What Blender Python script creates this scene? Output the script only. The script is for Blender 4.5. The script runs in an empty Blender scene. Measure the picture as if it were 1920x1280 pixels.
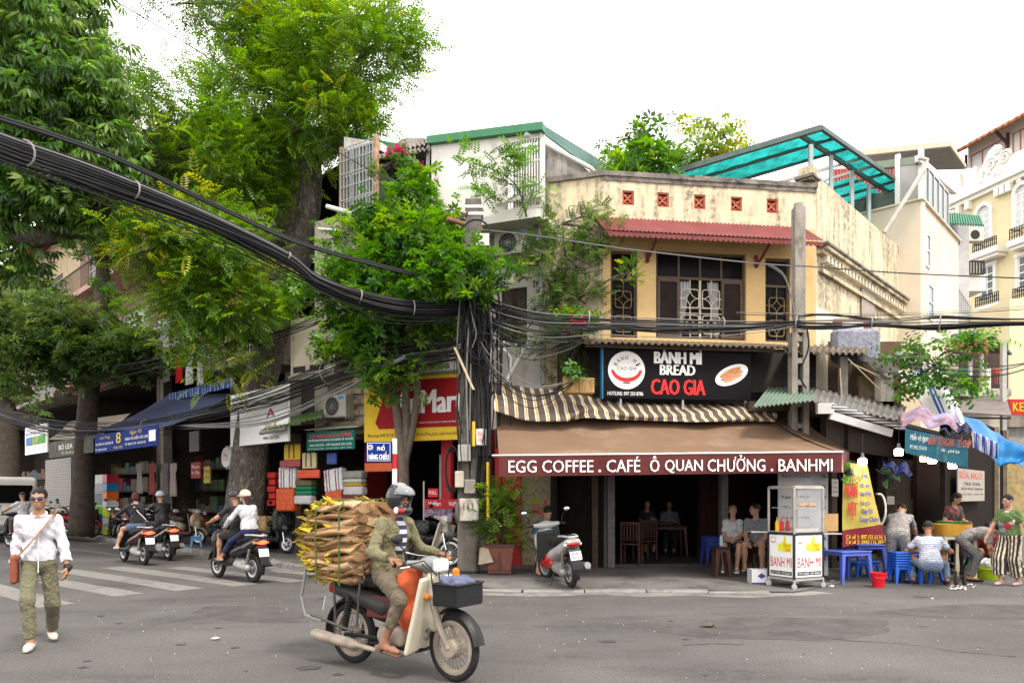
import bpy,math,random
import numpy as np
from mathutils import Vector,Matrix
R=math.radians
SC=bpy.context.scene
COL=SC.collection
F,HZ,CH=1350.0,928.0,1.58
cam_d=bpy.data.cameras.new('camera');cam=bpy.data.objects.new('camera',cam_d);COL.objects.link(cam)
cam.location=(0,0,CH);cam.rotation_euler=(R(90),0,0)
cam_d.sensor_fit='HORIZONTAL';cam_d.sensor_width=36;cam_d.lens=36*F/1920
cam_d.shift_y=(HZ-640)/1920;cam_d.clip_end=3000;cam_d.clip_start=.1
SC.camera=cam
W=bpy.data.worlds.new('World');SC.world=W;W.use_nodes=True
nt=W.node_tree;nt.nodes.clear()
sky=nt.nodes.new('ShaderNodeTexSky');sky.sky_type='NISHITA';sky.sun_disc=False
SUN_EL,SUN_AZ=58,145
sky.sun_elevation=R(SUN_EL);sky.sun_rotation=R(SUN_AZ)
tc=nt.nodes.new('ShaderNodeTexCoord');mp=nt.nodes.new('ShaderNodeMapping');mp.inputs['Scale'].default_value=(1,1,2.2)
nz=nt.nodes.new('ShaderNodeTexNoise');nz.inputs['Scale'].default_value=2.2;nz.inputs['Detail'].default_value=5
rmp=nt.nodes.new('ShaderNodeValToRGB');e=rmp.color_ramp.elements
e[0].position=.3;e[0].color=(17.2,16.9,16.6,1);e[1].position=.75;e[1].color=(21.5,21.1,20.6,1)
mx=nt.nodes.new('ShaderNodeMix');mx.data_type='RGBA';mx.inputs[0].default_value=.93
bg=nt.nodes.new('ShaderNodeBackground');bg.inputs['Strength'].default_value=.06
wo=nt.nodes.new('ShaderNodeOutputWorld');L=nt.links.new
L(tc.outputs['Generated'],mp.inputs['Vector']);L(mp.outputs[0],nz.inputs['Vector']);L(nz.outputs['Fac'],rmp.inputs[0])
L(sky.outputs[0],mx.inputs[6]);L(rmp.outputs[0],mx.inputs[7]);L(mx.outputs[2],bg.inputs['Color']);L(bg.outputs[0],wo.inputs[0])
sd=bpy.data.lights.new('sun','SUN');sd.energy=1.5;sd.angle=R(10);sd.color=(1,.94,.84)
so=bpy.data.objects.new('sun',sd);COL.objects.link(so);so.rotation_euler=(R(90-SUN_EL),0,R(180-SUN_AZ))
vs=SC.view_settings;SC.display_settings.display_device='sRGB';vs.view_transform='Standard';vs.look='None'
vs.exposure=1.42;vs.gamma=1;vs.use_curve_mapping=False
SC.render.engine='CYCLES';cy=SC.cycles;cy.use_denoising=True;cy.max_bounces=7;cy.diffuse_bounces=4
cy.transparent_max_bounces=12;cy.caustics_reflective=False;cy.caustics_refractive=False
def P(px,py,Y):return Vector(((px-960)*Y/F,Y,CH+(HZ-py)*Y/F))
def GY(py,z=0):return F*(CH-z)/(py-HZ)
def G(px,py,z=0):return P(px,py,GY(py,z))
def tag(o,label=None,cat=None,group=None,kind=None):
 for k,v in(('label',label),('category',cat),('group',group),('kind',kind)):
  if v:o[k]=v
 return o
def thing(name,label,cat,loc=(0,0,0),rz=0,group=None):
 o=bpy.data.objects.new(name,None);COL.objects.link(o);o.empty_display_size=.2
 o.location=loc;o.rotation_euler=(0,0,rz)
 return tag(o,label,cat,group)
def inst(name,mesh,parent=None,M=None):
 o=bpy.data.objects.new(name,mesh);COL.objects.link(o)
 if parent:o.parent=parent
 if M is not None:o.matrix_local=M
 return o
def copy_tree(o,parent=None):
 c=o.copy();COL.objects.link(c)
 if parent:c.parent=parent
 for ch in o.children:copy_tree(ch,c)
 return c
class Frame:
 """a facade: origin on the ground, x along it (left to right), y into the building, z up"""
 def __init__(s,ox,oy,dx,dy):
  n=math.hypot(dx,dy);s.o=Vector((ox,oy,0));s.u=Vector((dx/n,dy/n,0));s.n=Vector((-dy/n,dx/n,0));s.rz=math.atan2(dy,dx)
 def w(s,x,y,z):return s.o+s.u*x+s.n*y+Vector((0,0,z))
 def pt(s,px,py,y=0):
  d=Vector(((px-960)/F,1,(HZ-py)/F));c=Vector((0,0,CH));q=s.o+s.n*y
  t=(q-c).dot(s.n)/d.dot(s.n);h=c+d*t-s.o
  return Vector((h.dot(s.u),y,h.z))
 def x(s,px,y=0):return s.pt(px,HZ,y).x
 def z(s,px,py,y=0):return s.pt(px,py,y).z
 def loc(s,v):
  v=Vector(v)-s.o;return Vector((v.dot(s.u),v.dot(s.n),v.z))
 def thing(s,name,label,cat,x=0,y=0,z=0,group=None):return thing(name,label,cat,s.w(x,y,z),s.rz,group)
 def at(s,o,x=0,y=0,z=0):o.location=s.w(x,y,z);o.rotation_euler=(0,0,s.rz);return o
class MB:
 """collects boxes, tubes, sheets; build() links them as one mesh object"""
 def __init__(s):s.v=[];s.f=[];s.mi=[];s.M=Matrix();s.m=0
 def add(s,vs,fs):
  b=len(s.v);M=s.M
  s.v.extend([tuple(M@Vector(q))for q in vs]);s.f.extend([tuple(b+i for i in q)for q in fs]);s.mi.extend([s.m]*len(fs));return s
 def box(s,x0,x1,y0,y1,z0,z1):
  return s.add([(x0,y0,z0),(x1,y0,z0),(x1,y1,z0),(x0,y1,z0),(x0,y0,z1),(x1,y0,z1),(x1,y1,z1),(x0,y1,z1)],[(0,3,2,1),(4,5,6,7),(0,1,5,4),(1,2,6,5),(2,3,7,6),(3,0,4,7)])
 def bbox(s,x0,x1,y0,y1,z0,z1,b=.01):
  """box with chamfered vertical and top edges"""
  def ring(k,z):return[(x0+k,y0,z),(x1-k,y0,z),(x1,y0+k,z),(x1,y1-k,z),(x1-k,y1,z),(x0+k,y1,z),(x0,y1-k,z),(x0,y0+k,z)]
  def ring2(z):return[(x0+b,y0+b,z),(x1-b,y0+b,z),(x1-b,y0+b,z),(x1-b,y1-b,z),(x1-b,y1-b,z),(x0+b,y1-b,z),(x0+b,y1-b,z),(x0+b,y0+b,z)]
  vs=ring2(z0)+ring(b,z0+b)+ring(b,z1-b)+ring2(z1);fs=[]
  for k in range(3):
   for i in range(8):
    j=(i+1)%8;fs.append((k*8+i,k*8+j,k*8+8+j,k*8+8+i))
  fs+=[(0,6,4,2),(24,26,28,30)]
  return s.add(vs,fs)
 def beam(s,a,b,w=.05,h=.05,up=(0,0,1)):
  a=Vector(a);b=Vector(b);d=(b-a).normalized();u=Vector(up)
  r=d.cross(u)
  if r.length<1e-4:r=d.cross(Vector((1,0,0)))
  r.normalize();q=r.cross(d).normalized();vs=[]
  for c in(a,b):
   for i,j in((-1,-1),(1,-1),(1,1),(-1,1)):vs.append(c+r*(i*w/2)+q*(j*h/2))
  return s.add(vs,[(0,1,2,3),(7,6,5,4),(0,4,5,1),(1,5,6,2),(2,6,7,3),(3,7,4,0)])
 def tube(s,pts,r=.02,n=8,cap=True):
  pts=[Vector(p)for p in pts];k=len(pts);rs=r if isinstance(r,(list,tuple))else[r]*k
  t=[(pts[min(i+1,k-1)]-pts[max(i-1,0)]).normalized()for i in range(k)]
  a=t[0].orthogonal().normalized();vs=[]
  for i in range(k):
   a=(a-t[i]*a.dot(t[i]));
   a=a.normalized()if a.length>1e-6 else t[i].orthogonal().normalized()
   b=t[i].cross(a)
   for j in range(n):
    th=2*math.pi*j/n;vs.append(pts[i]+(a*math.cos(th)+b*math.sin(th))*rs[i])
  fs=[(i*n+j,i*n+(j+1)%n,i*n+n+(j+1)%n,i*n+n+j)for i in range(k-1)for j in range(n)]
  if cap:fs+=[tuple(range(n-1,-1,-1)),tuple(range((k-1)*n,k*n))]
  return s.add(vs,fs)
 def lathe(s,prof,n=16,c=(0,0,0),axis='z'):
  """prof: (radius, height) pairs"""
  c=Vector(c);vs=[]
  for r,h in prof:
   for j in range(n):
    th=2*math.pi*j/n;x,y=r*math.cos(th),r*math.sin(th)
    vs.append(c+(Vector((x,y,h))if axis=='z' else Vector((x,h,-y))if axis=='y' else Vector((h,x,y))))
  k=len(prof)
  fs=[(i*n+j,i*n+(j+1)%n,i*n+n+(j+1)%n,i*n+n+j)for i in range(k-1)for j in range(n)]
  if prof[0]!=prof[-1]and prof[0][0]>1e-4:fs.append(tuple(range(n-1,-1,-1)))
  if prof[0]!=prof[-1]and prof[-1][0]>1e-4:fs.append(tuple(range((k-1)*n,k*n)))
  return s.add(vs,fs)
 def torus(s,c,Rr,r,n=28,m=8,axis='y',sq=1.0):
  c=Vector(c);vs=[]
  for i in range(n):
   th=2*math.pi*i/n
   for j in range(m):
    ph=2*math.pi*j/m;q=Rr+r*math.cos(ph);h=r*sq*math.sin(ph);x,y=q*math.cos(th),q*math.sin(th)
    vs.append(c+(Vector((x,h,y))if axis=='y' else Vector((x,y,h))if axis=='z' else Vector((h,x,y))))
  return s.add(vs,[(i*m+j,i*m+(j+1)%m,((i+1)%n)*m+(j+1)%m,((i+1)%n)*m+j)for i in range(n)for j in range(m)])
 def prism(s,poly,y0,y1):
  """polygon in (x, z) extruded along y"""
  n=len(poly);vs=[(x,y0,z)for x,z in poly]+[(x,y1,z)for x,z in poly]
  return s.add(vs,[tuple(range(n)),tuple(range(2*n-1,n-1,-1))]+[(i,i+n,(i+1)%n+n,(i+1)%n)for i in range(n)])
 def sheet(s,nu,nv,fn,t=0):
  """fn(u, v) -> point, u and v in 0..1; t > 0 gives thickness along -normal"""
  vs=[Vector(fn(i/nu,j/nv))for i in range(nu+1)for j in range(nv+1)];q=nv+1
  fs=[(i*q+j,(i+1)*q+j,(i+1)*q+j+1,i*q+j+1)for i in range(nu)for j in range(nv)]
  if not t:return s.add(vs,fs)
  n=len(vs);vs2=[]
  for i in range(nu+1):
   for j in range(nv+1):
    a=vs[min(i+1,nu)*q+j]-vs[max(i-1,0)*q+j];b=vs[i*q+min(j+1,nv)]-vs[i*q+max(j-1,0)]
    k=a.cross(b);k=k.normalized()if k.length>1e-9 else Vector((0,0,1));vs2.append(vs[i*q+j]-k*t)
  fs+=[tuple(n+i for i in reversed(f))for f in fs]
  ed=[i*q for i in range(nu+1)]+[nu*q+j for j in range(1,q)]+[i*q+nv for i in range(nu-1,-1,-1)]+[j for j in range(nv-1,0,-1)]
  fs+=[(ed[i],n+ed[i],n+ed[(i+1)%len(ed)],ed[(i+1)%len(ed)])for i in range(len(ed))]
  return s.add(vs+vs2,fs)
 def mesh(s,name,mats,smooth=None):
  me=bpy.data.meshes.new(name);me.from_pydata(s.v,[],s.f)
  for m in(mats if isinstance(mats,(list,tuple))else[mats]):me.materials.append(m)
  if any(s.mi):me.polygons.foreach_set('material_index',s.mi)
  if smooth is not None:
   me.polygons.foreach_set('use_smooth',[True]*len(me.polygons));me.update()
   if smooth<180:me.set_sharp_from_angle(angle=R(smooth))
  me.update();return me
 def build(s,name,mats,parent=None,smooth=None):return inst(name,s.mesh(name,mats,smooth),parent)
def holes_wall(mb,x0,x1,z0,z1,y0,y1,holes):
 """a wall with rectangular openings (hx0, hx1, hz0, hz1)"""
 xs=sorted({x0,x1,*[min(max(h[i],x0),x1)for h in holes for i in(0,1)]});zs=sorted({z0,z1,*[min(max(h[i],z0),z1)for h in holes for i in(2,3)]})
 for a,b in zip(xs,xs[1:]):
  run=None
  for c,d in list(zip(zs,zs[1:]))+[(None,None)]:
   solid=c is not None and not any(h[0]<(a+b)/2<h[1]and h[2]<(c+d)/2<h[3]for h in holes)
   if solid:run=(run[0],d)if run else(c,d)
   elif run:mb.box(a,b,y0,y1,run[0],run[1]);run=None
 return mb
MATS={}
def hexc(h):
 h=h.lstrip('#');c=[int(h[i:i+2],16)/255 for i in(0,2,4)]
 return tuple(x/12.92 if x<=.04045 else((x+.055)/1.055)**2.4 for x in c)
def mat(name,col,rough=.65,var=.12,scale=5,bump=.15,bscale=60,metal=0,spec=.22,stain=None,stain_amt=.5,stain_scale=(3,3,.6),emit=None,estr=0,alpha=1,trans=0,coat=0,stripes=None,attr=None,sheen=0):
 """stain: second colour shown in blotches (long in z for rain streaks); stripes: list of (position, colour) along an axis"""
 if name in MATS:return MATS[name]
 if isinstance(col,str):col=hexc(col)
 m=bpy.data.materials.new(name);m.use_nodes=True;t=m.node_tree;N=t.nodes;L=t.links.new
 b=N['Principled BSDF'];b.inputs['Roughness'].default_value=rough;b.inputs['Metallic'].default_value=metal
 b.inputs['Specular IOR Level'].default_value=spec;b.inputs['Coat Weight'].default_value=coat
 if sheen:b.inputs['Sheen Weight'].default_value=sheen
 tc=N.new('ShaderNodeTexCoord');src=None
 def mixc(a,c,f):
  x=N.new('ShaderNodeMix');x.data_type='RGBA'
  for s,v in((6,a),(7,c),(0,f)):
   if hasattr(v,'node'):L(v,x.inputs[s])
   else:x.inputs[s].default_value=v if s==0 else(*v,1)
  return x.outputs[2]
 def noise(sc,det=4,vec=None,rough=.6):
  n=N.new('ShaderNodeTexNoise');n.inputs['Scale'].default_value=sc;n.inputs['Detail'].default_value=det;n.inputs['Roughness'].default_value=rough
  L(vec or tc.outputs['Object'],n.inputs['Vector']);return n.outputs['Fac']
 def ramp(v,lo,hi):
  r=N.new('ShaderNodeMapRange');r.inputs[1].default_value=lo;r.inputs[2].default_value=hi;L(v,r.inputs[0]);return r.outputs[0]
 src=col
 if stripes:
  axis,period,bands=stripes;sx=N.new('ShaderNodeSeparateXYZ');L(tc.outputs['Object'],sx.inputs[0])
  q=N.new('ShaderNodeMath');q.operation='MULTIPLY';q.inputs[1].default_value=1/period;L(sx.outputs['XYZ'.index(axis)],q.inputs[0])
  fr=N.new('ShaderNodeMath');fr.operation='FRACT';L(q.outputs[0],fr.inputs[0])
  rp=N.new('ShaderNodeValToRGB');rp.color_ramp.interpolation='CONSTANT';el=rp.color_ramp.elements
  while len(el)<len(bands):el.new(.5)
  for i,(p,c)in enumerate(bands):el[i].position=p;el[i].color=(*(hexc(c)if isinstance(c,str)else c),1)
  L(fr.outputs[0],rp.inputs[0]);src=rp.outputs[0]
 if attr:
  a=N.new('ShaderNodeAttribute');a.attribute_name=attr;src=a.outputs['Color']
 if var:
  f=ramp(noise(scale),.3,.7)
  if hasattr(src,'node'):
   hsv=N.new('ShaderNodeHueSaturation');L(src,hsv.inputs['Color']);r=N.new('ShaderNodeMapRange');r.inputs[3].default_value=1-var;r.inputs[4].default_value=1+var
   L(f,r.inputs[0]);L(r.outputs[0],hsv.inputs['Value']);src=hsv.outputs[0]
  else:src=mixc([c*(1-var)for c in col],[min(1,c*(1+var))for c in col],f)
 if stain:
  st=hexc(stain)if isinstance(stain,str)else stain
  mp=N.new('ShaderNodeMapping');mp.inputs['Scale'].default_value=stain_scale;L(tc.outputs['Object'],mp.inputs[0])
  f=ramp(noise(1.0,7,mp.outputs[0],.65),.62-stain_amt*.25,.78-stain_amt*.18)
  f2=ramp(noise(9,5),.25,.6);ml=N.new('ShaderNodeMath');ml.operation='MULTIPLY';L(f,ml.inputs[0]);L(f2,ml.inputs[1])
  src=mixc(src,st,ml.outputs[0])
 if hasattr(src,'node'):L(src,b.inputs['Base Color'])
 else:b.inputs['Base Color'].default_value=(*src,1)
 if bump:
  bp=N.new('ShaderNodeBump');bp.inputs['Strength'].default_value=bump;bp.inputs['Distance'].default_value=.02;L(noise(bscale,3),bp.inputs['Height']);L(bp.outputs[0],b.inputs['Normal'])
 if emit is not None:b.inputs['Emission Color'].default_value=(*(hexc(emit)if isinstance(emit,str)else emit),1);b.inputs['Emission Strength'].default_value=estr
 if trans:b.inputs['Transmission Weight'].default_value=trans
 if alpha<1:b.inputs['Alpha'].default_value=alpha
 MATS[name]=m;return m
def leafmat(name):
 m=bpy.data.materials.new(name);m.use_nodes=True;t=m.node_tree;N=t.nodes;L=t.links.new;b=N['Principled BSDF']
 a=N.new('ShaderNodeAttribute');a.attribute_name='tint';L(a.outputs['Color'],b.inputs['Base Color']);b.inputs['Roughness'].default_value=.42;b.inputs['Specular IOR Level'].default_value=.45
 tr=N.new('ShaderNodeBsdfTranslucent');h=N.new('ShaderNodeHueSaturation');h.inputs['Hue'].default_value=.485;h.inputs['Saturation'].default_value=1.15;h.inputs['Value'].default_value=2.0
 L(a.outputs['Color'],h.inputs['Color']);L(h.outputs[0],tr.inputs[0]);x=N.new('ShaderNodeMixShader');x.inputs[0].default_value=.42
 L(b.outputs[0],x.inputs[1]);L(tr.outputs[0],x.inputs[2]);L(x.outputs[0],N['Material Output'].inputs[0]);return m
TXT={}
def lettering(parent,s,x0,x1,z0,z1,m,y=-.004,bold=.0,name='lettering',M=None,shear=0,space=1.0):
 key=(s,shear,space)
 if key not in TXT:
  c=bpy.data.curves.new('lettering','FONT');c.body=s;c.resolution_u=2;c.offset=.008 if 'Ở' in s else 0;c.shear=shear;c.space_character=space
  o=bpy.data.objects.new('tmp',c);me=bpy.data.meshes.new_from_object(o);bpy.data.objects.remove(o);bpy.data.curves.remove(c)
  a=np.empty(len(me.vertices)*3);me.vertices.foreach_get('co',a);a=a.reshape(-1,3)
  if len(a):a=a-a.min(0);a[:,:2]/=np.maximum(a.max(0)[:2],1e-6)
  fs=[tuple(p.vertices)for p in me.polygons];bpy.data.meshes.remove(me);TXT[key]=(a,fs)
 a,fs=TXT[key];me=bpy.data.meshes.new('lettering')
 ks=(0,-1,1)if bold else(0,);e=bold*.8*(z1-z0);n=len(a);sg=1 if y<=0 else-1
 me.from_pydata([(x0+e+(x1-x0-2*e)*q[0]+k*e,y-.0004*i,z0+(z1-z0)*q[1])for i,k in enumerate(ks)for q in a],[],[tuple(v+n*i for v in f)for i in range(len(ks))for f in fs]);me.materials.append(m);me.update()
 return inst(name,me,parent,M)
def RC(a,b,ra,rb=None,k=None,flat=False):return('c',np.array(a,float),np.array(b,float),ra,ra if rb is None else rb,k,flat)
def EL(c,r,rot=None,k=None):return('e',np.array(c,float),np.array(r,float),None if rot is None else np.array(rot,float),k)
def BX(c,h,rot=None,rd=.02,k=None):return('b',np.array(c,float),np.array(h,float),None if rot is None else np.array(rot,float),rd,k)
def _bounds(p):
 if p[0]=='c':r=max(p[3],p[4]);return np.minimum(p[1],p[2])-r,np.maximum(p[1],p[2])+r
 r=np.max(p[2])*1.75 if p[3]is not None and p[0]=='b' else(np.max(p[2])if p[3]is not None else p[2]);return p[1]-r,p[1]+r
def _dist(p,X,Y,Z):
 if p[0]=='c':
  a,b,ra,rb=p[1:5];ba=b-a;L2=max(ba@ba,1e-9);px,py,pz=X-a[0],Y-a[1],Z-a[2]
  tt=(px*ba[0]+py*ba[1]+pz*ba[2])/L2;t=np.clip(tt,0,1)
  d=np.sqrt((px-ba[0]*t)**2+(py-ba[1]*t)**2+(pz-ba[2]*t)**2)-(ra+(rb-ra)*t)
  if p[6]:d=np.maximum(d,(tt-1)*math.sqrt(L2))
  return d
 q=np.stack([X-p[1][0],Y-p[1][1],Z-p[1][2]],-1)
 if p[3]is not None:q=q@p[3]
 if p[0]=='e':
  k0=np.sqrt(((q/p[2])**2).sum(-1));k1=np.sqrt(((q/p[2]**2)**2).sum(-1))+1e-9;return k0*(k0-1)/k1
 w=np.abs(q)-(p[2]-p[4]);return np.sqrt((np.maximum(w,0)**2).sum(-1))+np.minimum(w.max(-1),0)-p[4]
def sdf(prims,res=.012,k=.03,subs=(),planes=(),wr=0,wf=1.0):
 """smooth union of prims, minus subs, cut by planes (point, outward normal); returns verts, faces by surface nets; wr: cloth wrinkles"""
 bs=[_bounds(p)for p in prims];lo=np.min([b[0]for b in bs],0)-3*res-k*.5;hi=np.max([b[1]for b in bs],0)+3*res+k*.5
 n=np.ceil((hi-lo)/res).astype(int)+1;ax=[lo[i]+res*np.arange(n[i])for i in range(3)];Fv=np.full(n,.5,np.float32)
 def region(p,pad):
  a,b=_bounds(p);return tuple(slice(max(int((a[i]-pad-lo[i])/res),0),min(int((b[i]+pad-lo[i])/res)+2,n[i]))for i in range(3))
 def grids(s):return ax[0][s[0]][:,None,None],ax[1][s[1]][None,:,None],ax[2][s[2]][None,None,:]
 for p in prims:
  kk=p[5 if p[0]in 'cb' else 4];kk=k if kk is None else kk;s=region(p,kk+3*res);X,Y,Z=grids(s)
  if 0 in(X.size,Y.size,Z.size):continue
  X,Y,Z=np.broadcast_arrays(X,Y,Z);d=_dist(p,X,Y,Z);f=Fv[s];h=np.maximum(kk-np.abs(f-d),0)/max(kk,1e-6);Fv[s]=np.minimum(f,d)-h*h*kk*.25
 if wr:
  X,Y,Z=ax[0][:,None,None]*wf,ax[1][None,:,None]*wf,ax[2][None,None,:]*wf
  Fv+=wr*(np.sin(31*X+19*Z+4*np.sin(17*Y+9*Z))*.6+np.sin(43*Z-22*X+27*Y+3*np.sin(25*X))*.5+np.sin(71*Z+37*Y-50*X)*.25).astype(np.float32)
 for p in subs:
  kk=p[5 if p[0]in 'cb' else 4];kk=.012 if kk is None else kk;s=region(p,kk+3*res);X,Y,Z=grids(s)
  if 0 in(X.size,Y.size,Z.size):continue
  X,Y,Z=np.broadcast_arrays(X,Y,Z);d=-_dist(p,X,Y,Z);f=Fv[s];h=np.maximum(kk-np.abs(f-d),0)/max(kk,1e-6);Fv[s]=np.maximum(f,d)+h*h*kk*.25
 for c,nn in planes:
  Fv=np.maximum(Fv,((ax[0]-c[0])*nn[0])[:,None,None]+((ax[1]-c[1])*nn[1])[None,:,None]+((ax[2]-c[2])*nn[2])[None,None,:]).astype(np.float32)
 ins=Fv<0;c8=[(i,j,l)for i in(0,1)for j in(0,1)for l in(0,1)]
 cut=lambda A,c:A[c[0]:n[0]-1+c[0],c[1]:n[1]-1+c[1],c[2]:n[2]-1+c[2]]
 cnt=sum(cut(ins,c).astype(np.int8)for c in c8);idx=np.argwhere((cnt>0)&(cnt<8))
 vals=np.stack([Fv[idx[:,0]+c[0],idx[:,1]+c[1],idx[:,2]+c[2]]for c in c8],1)
 acc=np.zeros((len(idx),3));num=np.zeros(len(idx));C8=np.array(c8,float)
 for a in range(8):
  for b in range(a+1,8):
   if np.abs(C8[a]-C8[b]).sum()!=1:continue
   va,vb=vals[:,a],vals[:,b];m=(va<0)!=(vb<0);t=np.where(m,va/np.where(m,va-vb,1),0)[:,None]
   acc+=np.where(m[:,None],C8[a]+(C8[b]-C8[a])*t,0);num+=m
 V=lo+(idx+acc/num[:,None])*res;cid=np.full(n,-1,np.int32);cid[idx[:,0],idx[:,1],idx[:,2]]=np.arange(len(idx));Fc=[]
 for d in range(3):
  e=np.zeros(3,int);e[d]=1;A=ins[:n[0]-e[0],:n[1]-e[1],:n[2]-e[2]];B=ins[e[0]:,e[1]:,e[2]:]
  u,w=[(1,2),(2,0),(0,1)][d];E=np.zeros(3,int)
  for flip,mk in((0,A&~B),(1,~A&B)):
   q=np.argwhere(mk);
   if not len(q):continue
   eu=np.zeros(3,int);eu[u]=1;ew=np.zeros(3,int);ew[w]=1
   g=[cid[tuple((q-a).T)]for a in(E,eu,eu+ew,ew)];f=np.stack(g if not flip else g[::-1],1);Fc.append(f[(f>=0).all(1)])
 return V,np.concatenate(Fc)if Fc else np.zeros((0,4),int)
def npmesh(name,V,Fq,mats,smooth=True):
 """fast mesh from arrays of one polygon size"""
 me=bpy.data.meshes.new(name);k=Fq.shape[1];me.vertices.add(len(V));me.vertices.foreach_set('co',np.asarray(V,np.float32).ravel())
 me.loops.add(len(Fq)*k);me.loops.foreach_set('vertex_index',Fq.astype(np.int32).ravel());me.polygons.add(len(Fq))
 me.polygons.foreach_set('loop_start',(np.arange(len(Fq))*k).astype(np.int32))
 for m in(mats if isinstance(mats,(list,tuple))else[mats]):me.materials.append(m)
 if smooth:me.polygons.foreach_set('use_smooth',np.ones(len(Fq),bool))
 me.update(calc_edges=True);me.validate();return me
def blob(name,prims,m,parent=None,res=.012,k=.03,**kw):
 V,Fq=sdf(prims,res,k,**kw);return inst(name,npmesh(name,V,Fq,m),parent)
# ================================================================= ground, pavement, kerb
def asphalt_mat():
 m=mat('asphalt',(.088,.081,.077),rough=.82,var=.24,scale=.45,bump=.5,bscale=170,spec=.3,stain=(.042,.04,.039),stain_amt=.5,stain_scale=(.35,.9,.5))
 t=m.node_tree;N=t.nodes;L=t.links.new;b=N['Principled BSDF'];old=b.inputs['Base Color'].links[0].from_socket
 tc=N.new('ShaderNodeTexCoord');v=N.new('ShaderNodeTexNoise');v.inputs['Scale'].default_value=42;v.inputs['Detail'].default_value=6;v.inputs['Roughness'].default_value=.85;L(tc.outputs['Object'],v.inputs['Vector'])
 r=N.new('ShaderNodeMapRange');r.inputs[1].default_value=.4;r.inputs[2].default_value=.6;r.inputs[3].default_value=.62;r.inputs[4].default_value=1.4;L(v.outputs['Fac'],r.inputs[0])
 h=N.new('ShaderNodeHueSaturation');L(old,h.inputs['Color']);L(r.outputs[0],h.inputs['Value']);L(h.outputs[0],b.inputs['Base Color']);return m
ASPH=asphalt_mat()
PAVE=mat('pavement concrete',(.13,.122,.115),rough=.85,var=.18,scale=1.3,bump=.4,bscale=40,stain=(.05,.046,.043),stain_amt=.6,stain_scale=(1.1,1.1,1))
KERB=mat('kerb stone',(.2,.19,.175),rough=.85,var=.22,scale=3,bump=.5,bscale=50,stain=(.06,.055,.05),stain_amt=.5,stain_scale=(2,2,2))
APRON=mat('worn concrete strip',(.21,.195,.178),rough=.9,var=.25,scale=2,bump=.5,bscale=60,stain=(.075,.07,.066),stain_amt=.75,stain_scale=(1.6,1.6,1))
PAINT=mat('worn road paint',(.215,.2,.185),rough=.85,var=.25,scale=4,bump=.4,bscale=150,stain=(.088,.083,.08),stain_amt=.75,stain_scale=(4,4,4))
mb=MB();mb.add([(-400,-60,0),(400,-60,0),(400,800,0),(-400,800,0)],[(0,1,2,3)]);o=mb.build('road',ASPH);tag(o,kind='structure')
KL=[(-36,46),(-15.1,25.9),(-10.2,21.4),(-4.6,15.35),(-.9,12.05),(-.2,11.75),(4.6,11.72),(5.6,12.6),(12,19.6),(30,39)]
def kpt(s):
 for a,b in zip(KL,KL[1:]):
  d=math.hypot(b[0]-a[0],b[1]-a[1])
  if s<=d or b==KL[-1]:return(a[0]+(b[0]-a[0])*s/d,a[1]+(b[1]-a[1])*s/d)
  s-=d
KLEN=sum(math.hypot(b[0]-a[0],b[1]-a[1])for a,b in zip(KL,KL[1:]))
def kz(x):return .12 if x<-1.1 else .12-.08*min(1,(x+1.1)/.9)if x<3.2 else .04-.03*min(1,(x-3.2)/1.2)
mb=MB();inner=[(30,60),(-36,60)]
pts=[]
s=0
while s<KLEN:pts.append(kpt(s));s+=.8
pts.append(KL[-1])
n=len(pts);vs=[]
for x,y in pts:
 vs.append((x,y,kz(x)))
ext=[]
for x,y in pts:
 dx=.0;yy=y+30;ext.append((x+(0 if abs(x)<5 else 0),yy,kz(x)))
midr=[(x+.0,y+.75,max(kz(x),.1)if x<3.2 else kz(x)+.02*(x<4.4))for x,y in pts];ext=[(x,y,q[2])for(x,y,z),q in zip(ext,midr)]
mb.add(vs+midr+ext,[(k*n+i,k*n+i+1,k*n+n+i+1,k*n+n+i)for k in(0,1)for i in range(n-1)])
pave=tag(mb.build('pavement',PAVE),kind='structure')
random.seed(4);s=17.0;k=0
kerb=tag(bpy.data.objects.new('kerb',None),kind='structure');COL.objects.link(kerb)
while s<56 and k<60:
 a=Vector((*kpt(s),0));ln=.98;b=Vector((*kpt(s+ln),0));s+=1.0;k+=1
 if a.x>4.0:break
 d=(b-a).normalized();nrm=Vector((d.y,-d.x,0));h=kz(b.x)+.006
 m2=MB();z0=-.02
 q=[a+nrm*.12,b+nrm*.12,b-nrm*.06,a-nrm*.06];bz=h-.03
 vs=[(p.x,p.y,z0)for p in q]+[(q[0].x,q[0].y,bz),(q[1].x,q[1].y,bz)]+[((q[0]-nrm*.035).x,(q[0]-nrm*.035).y,h),((q[1]-nrm*.035).x,(q[1]-nrm*.035).y,h),(q[2].x,q[2].y,h),(q[3].x,q[3].y,h)]
 m2.add(vs,[(0,1,5,4),(4,5,7,6),(6,7,8,9),(3,2,1,0),(1,2,8,7,5),(0,4,6,9,3),(2,3,9,8)])
 m2.build('kerb_stone',KERB,kerb)
mb=MB();q=[]
for i in range(82):
 s=22+i*.42;a=Vector((*kpt(s),0));b=Vector((*kpt(s+.1),0))
 if a.x>4.9:break
 d=(b-a).normalized();nrm=Vector((d.y,-d.x,0));w=.36+.1*math.sin(i*1.7)+.07*math.sin(i*.61)
 q.append((a+nrm*.12,a+nrm*(.12+w)))
vs=[(p.x,p.y,.004)for a,b in q for p in(a,b)];mb.add(vs,[(2*i,2*i+1,2*i+3,2*i+2)for i in range(len(q)-1)])
tag(mb.build('kerb_gutter_strip',APRON),kind='structure')
mb=MB()
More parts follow.
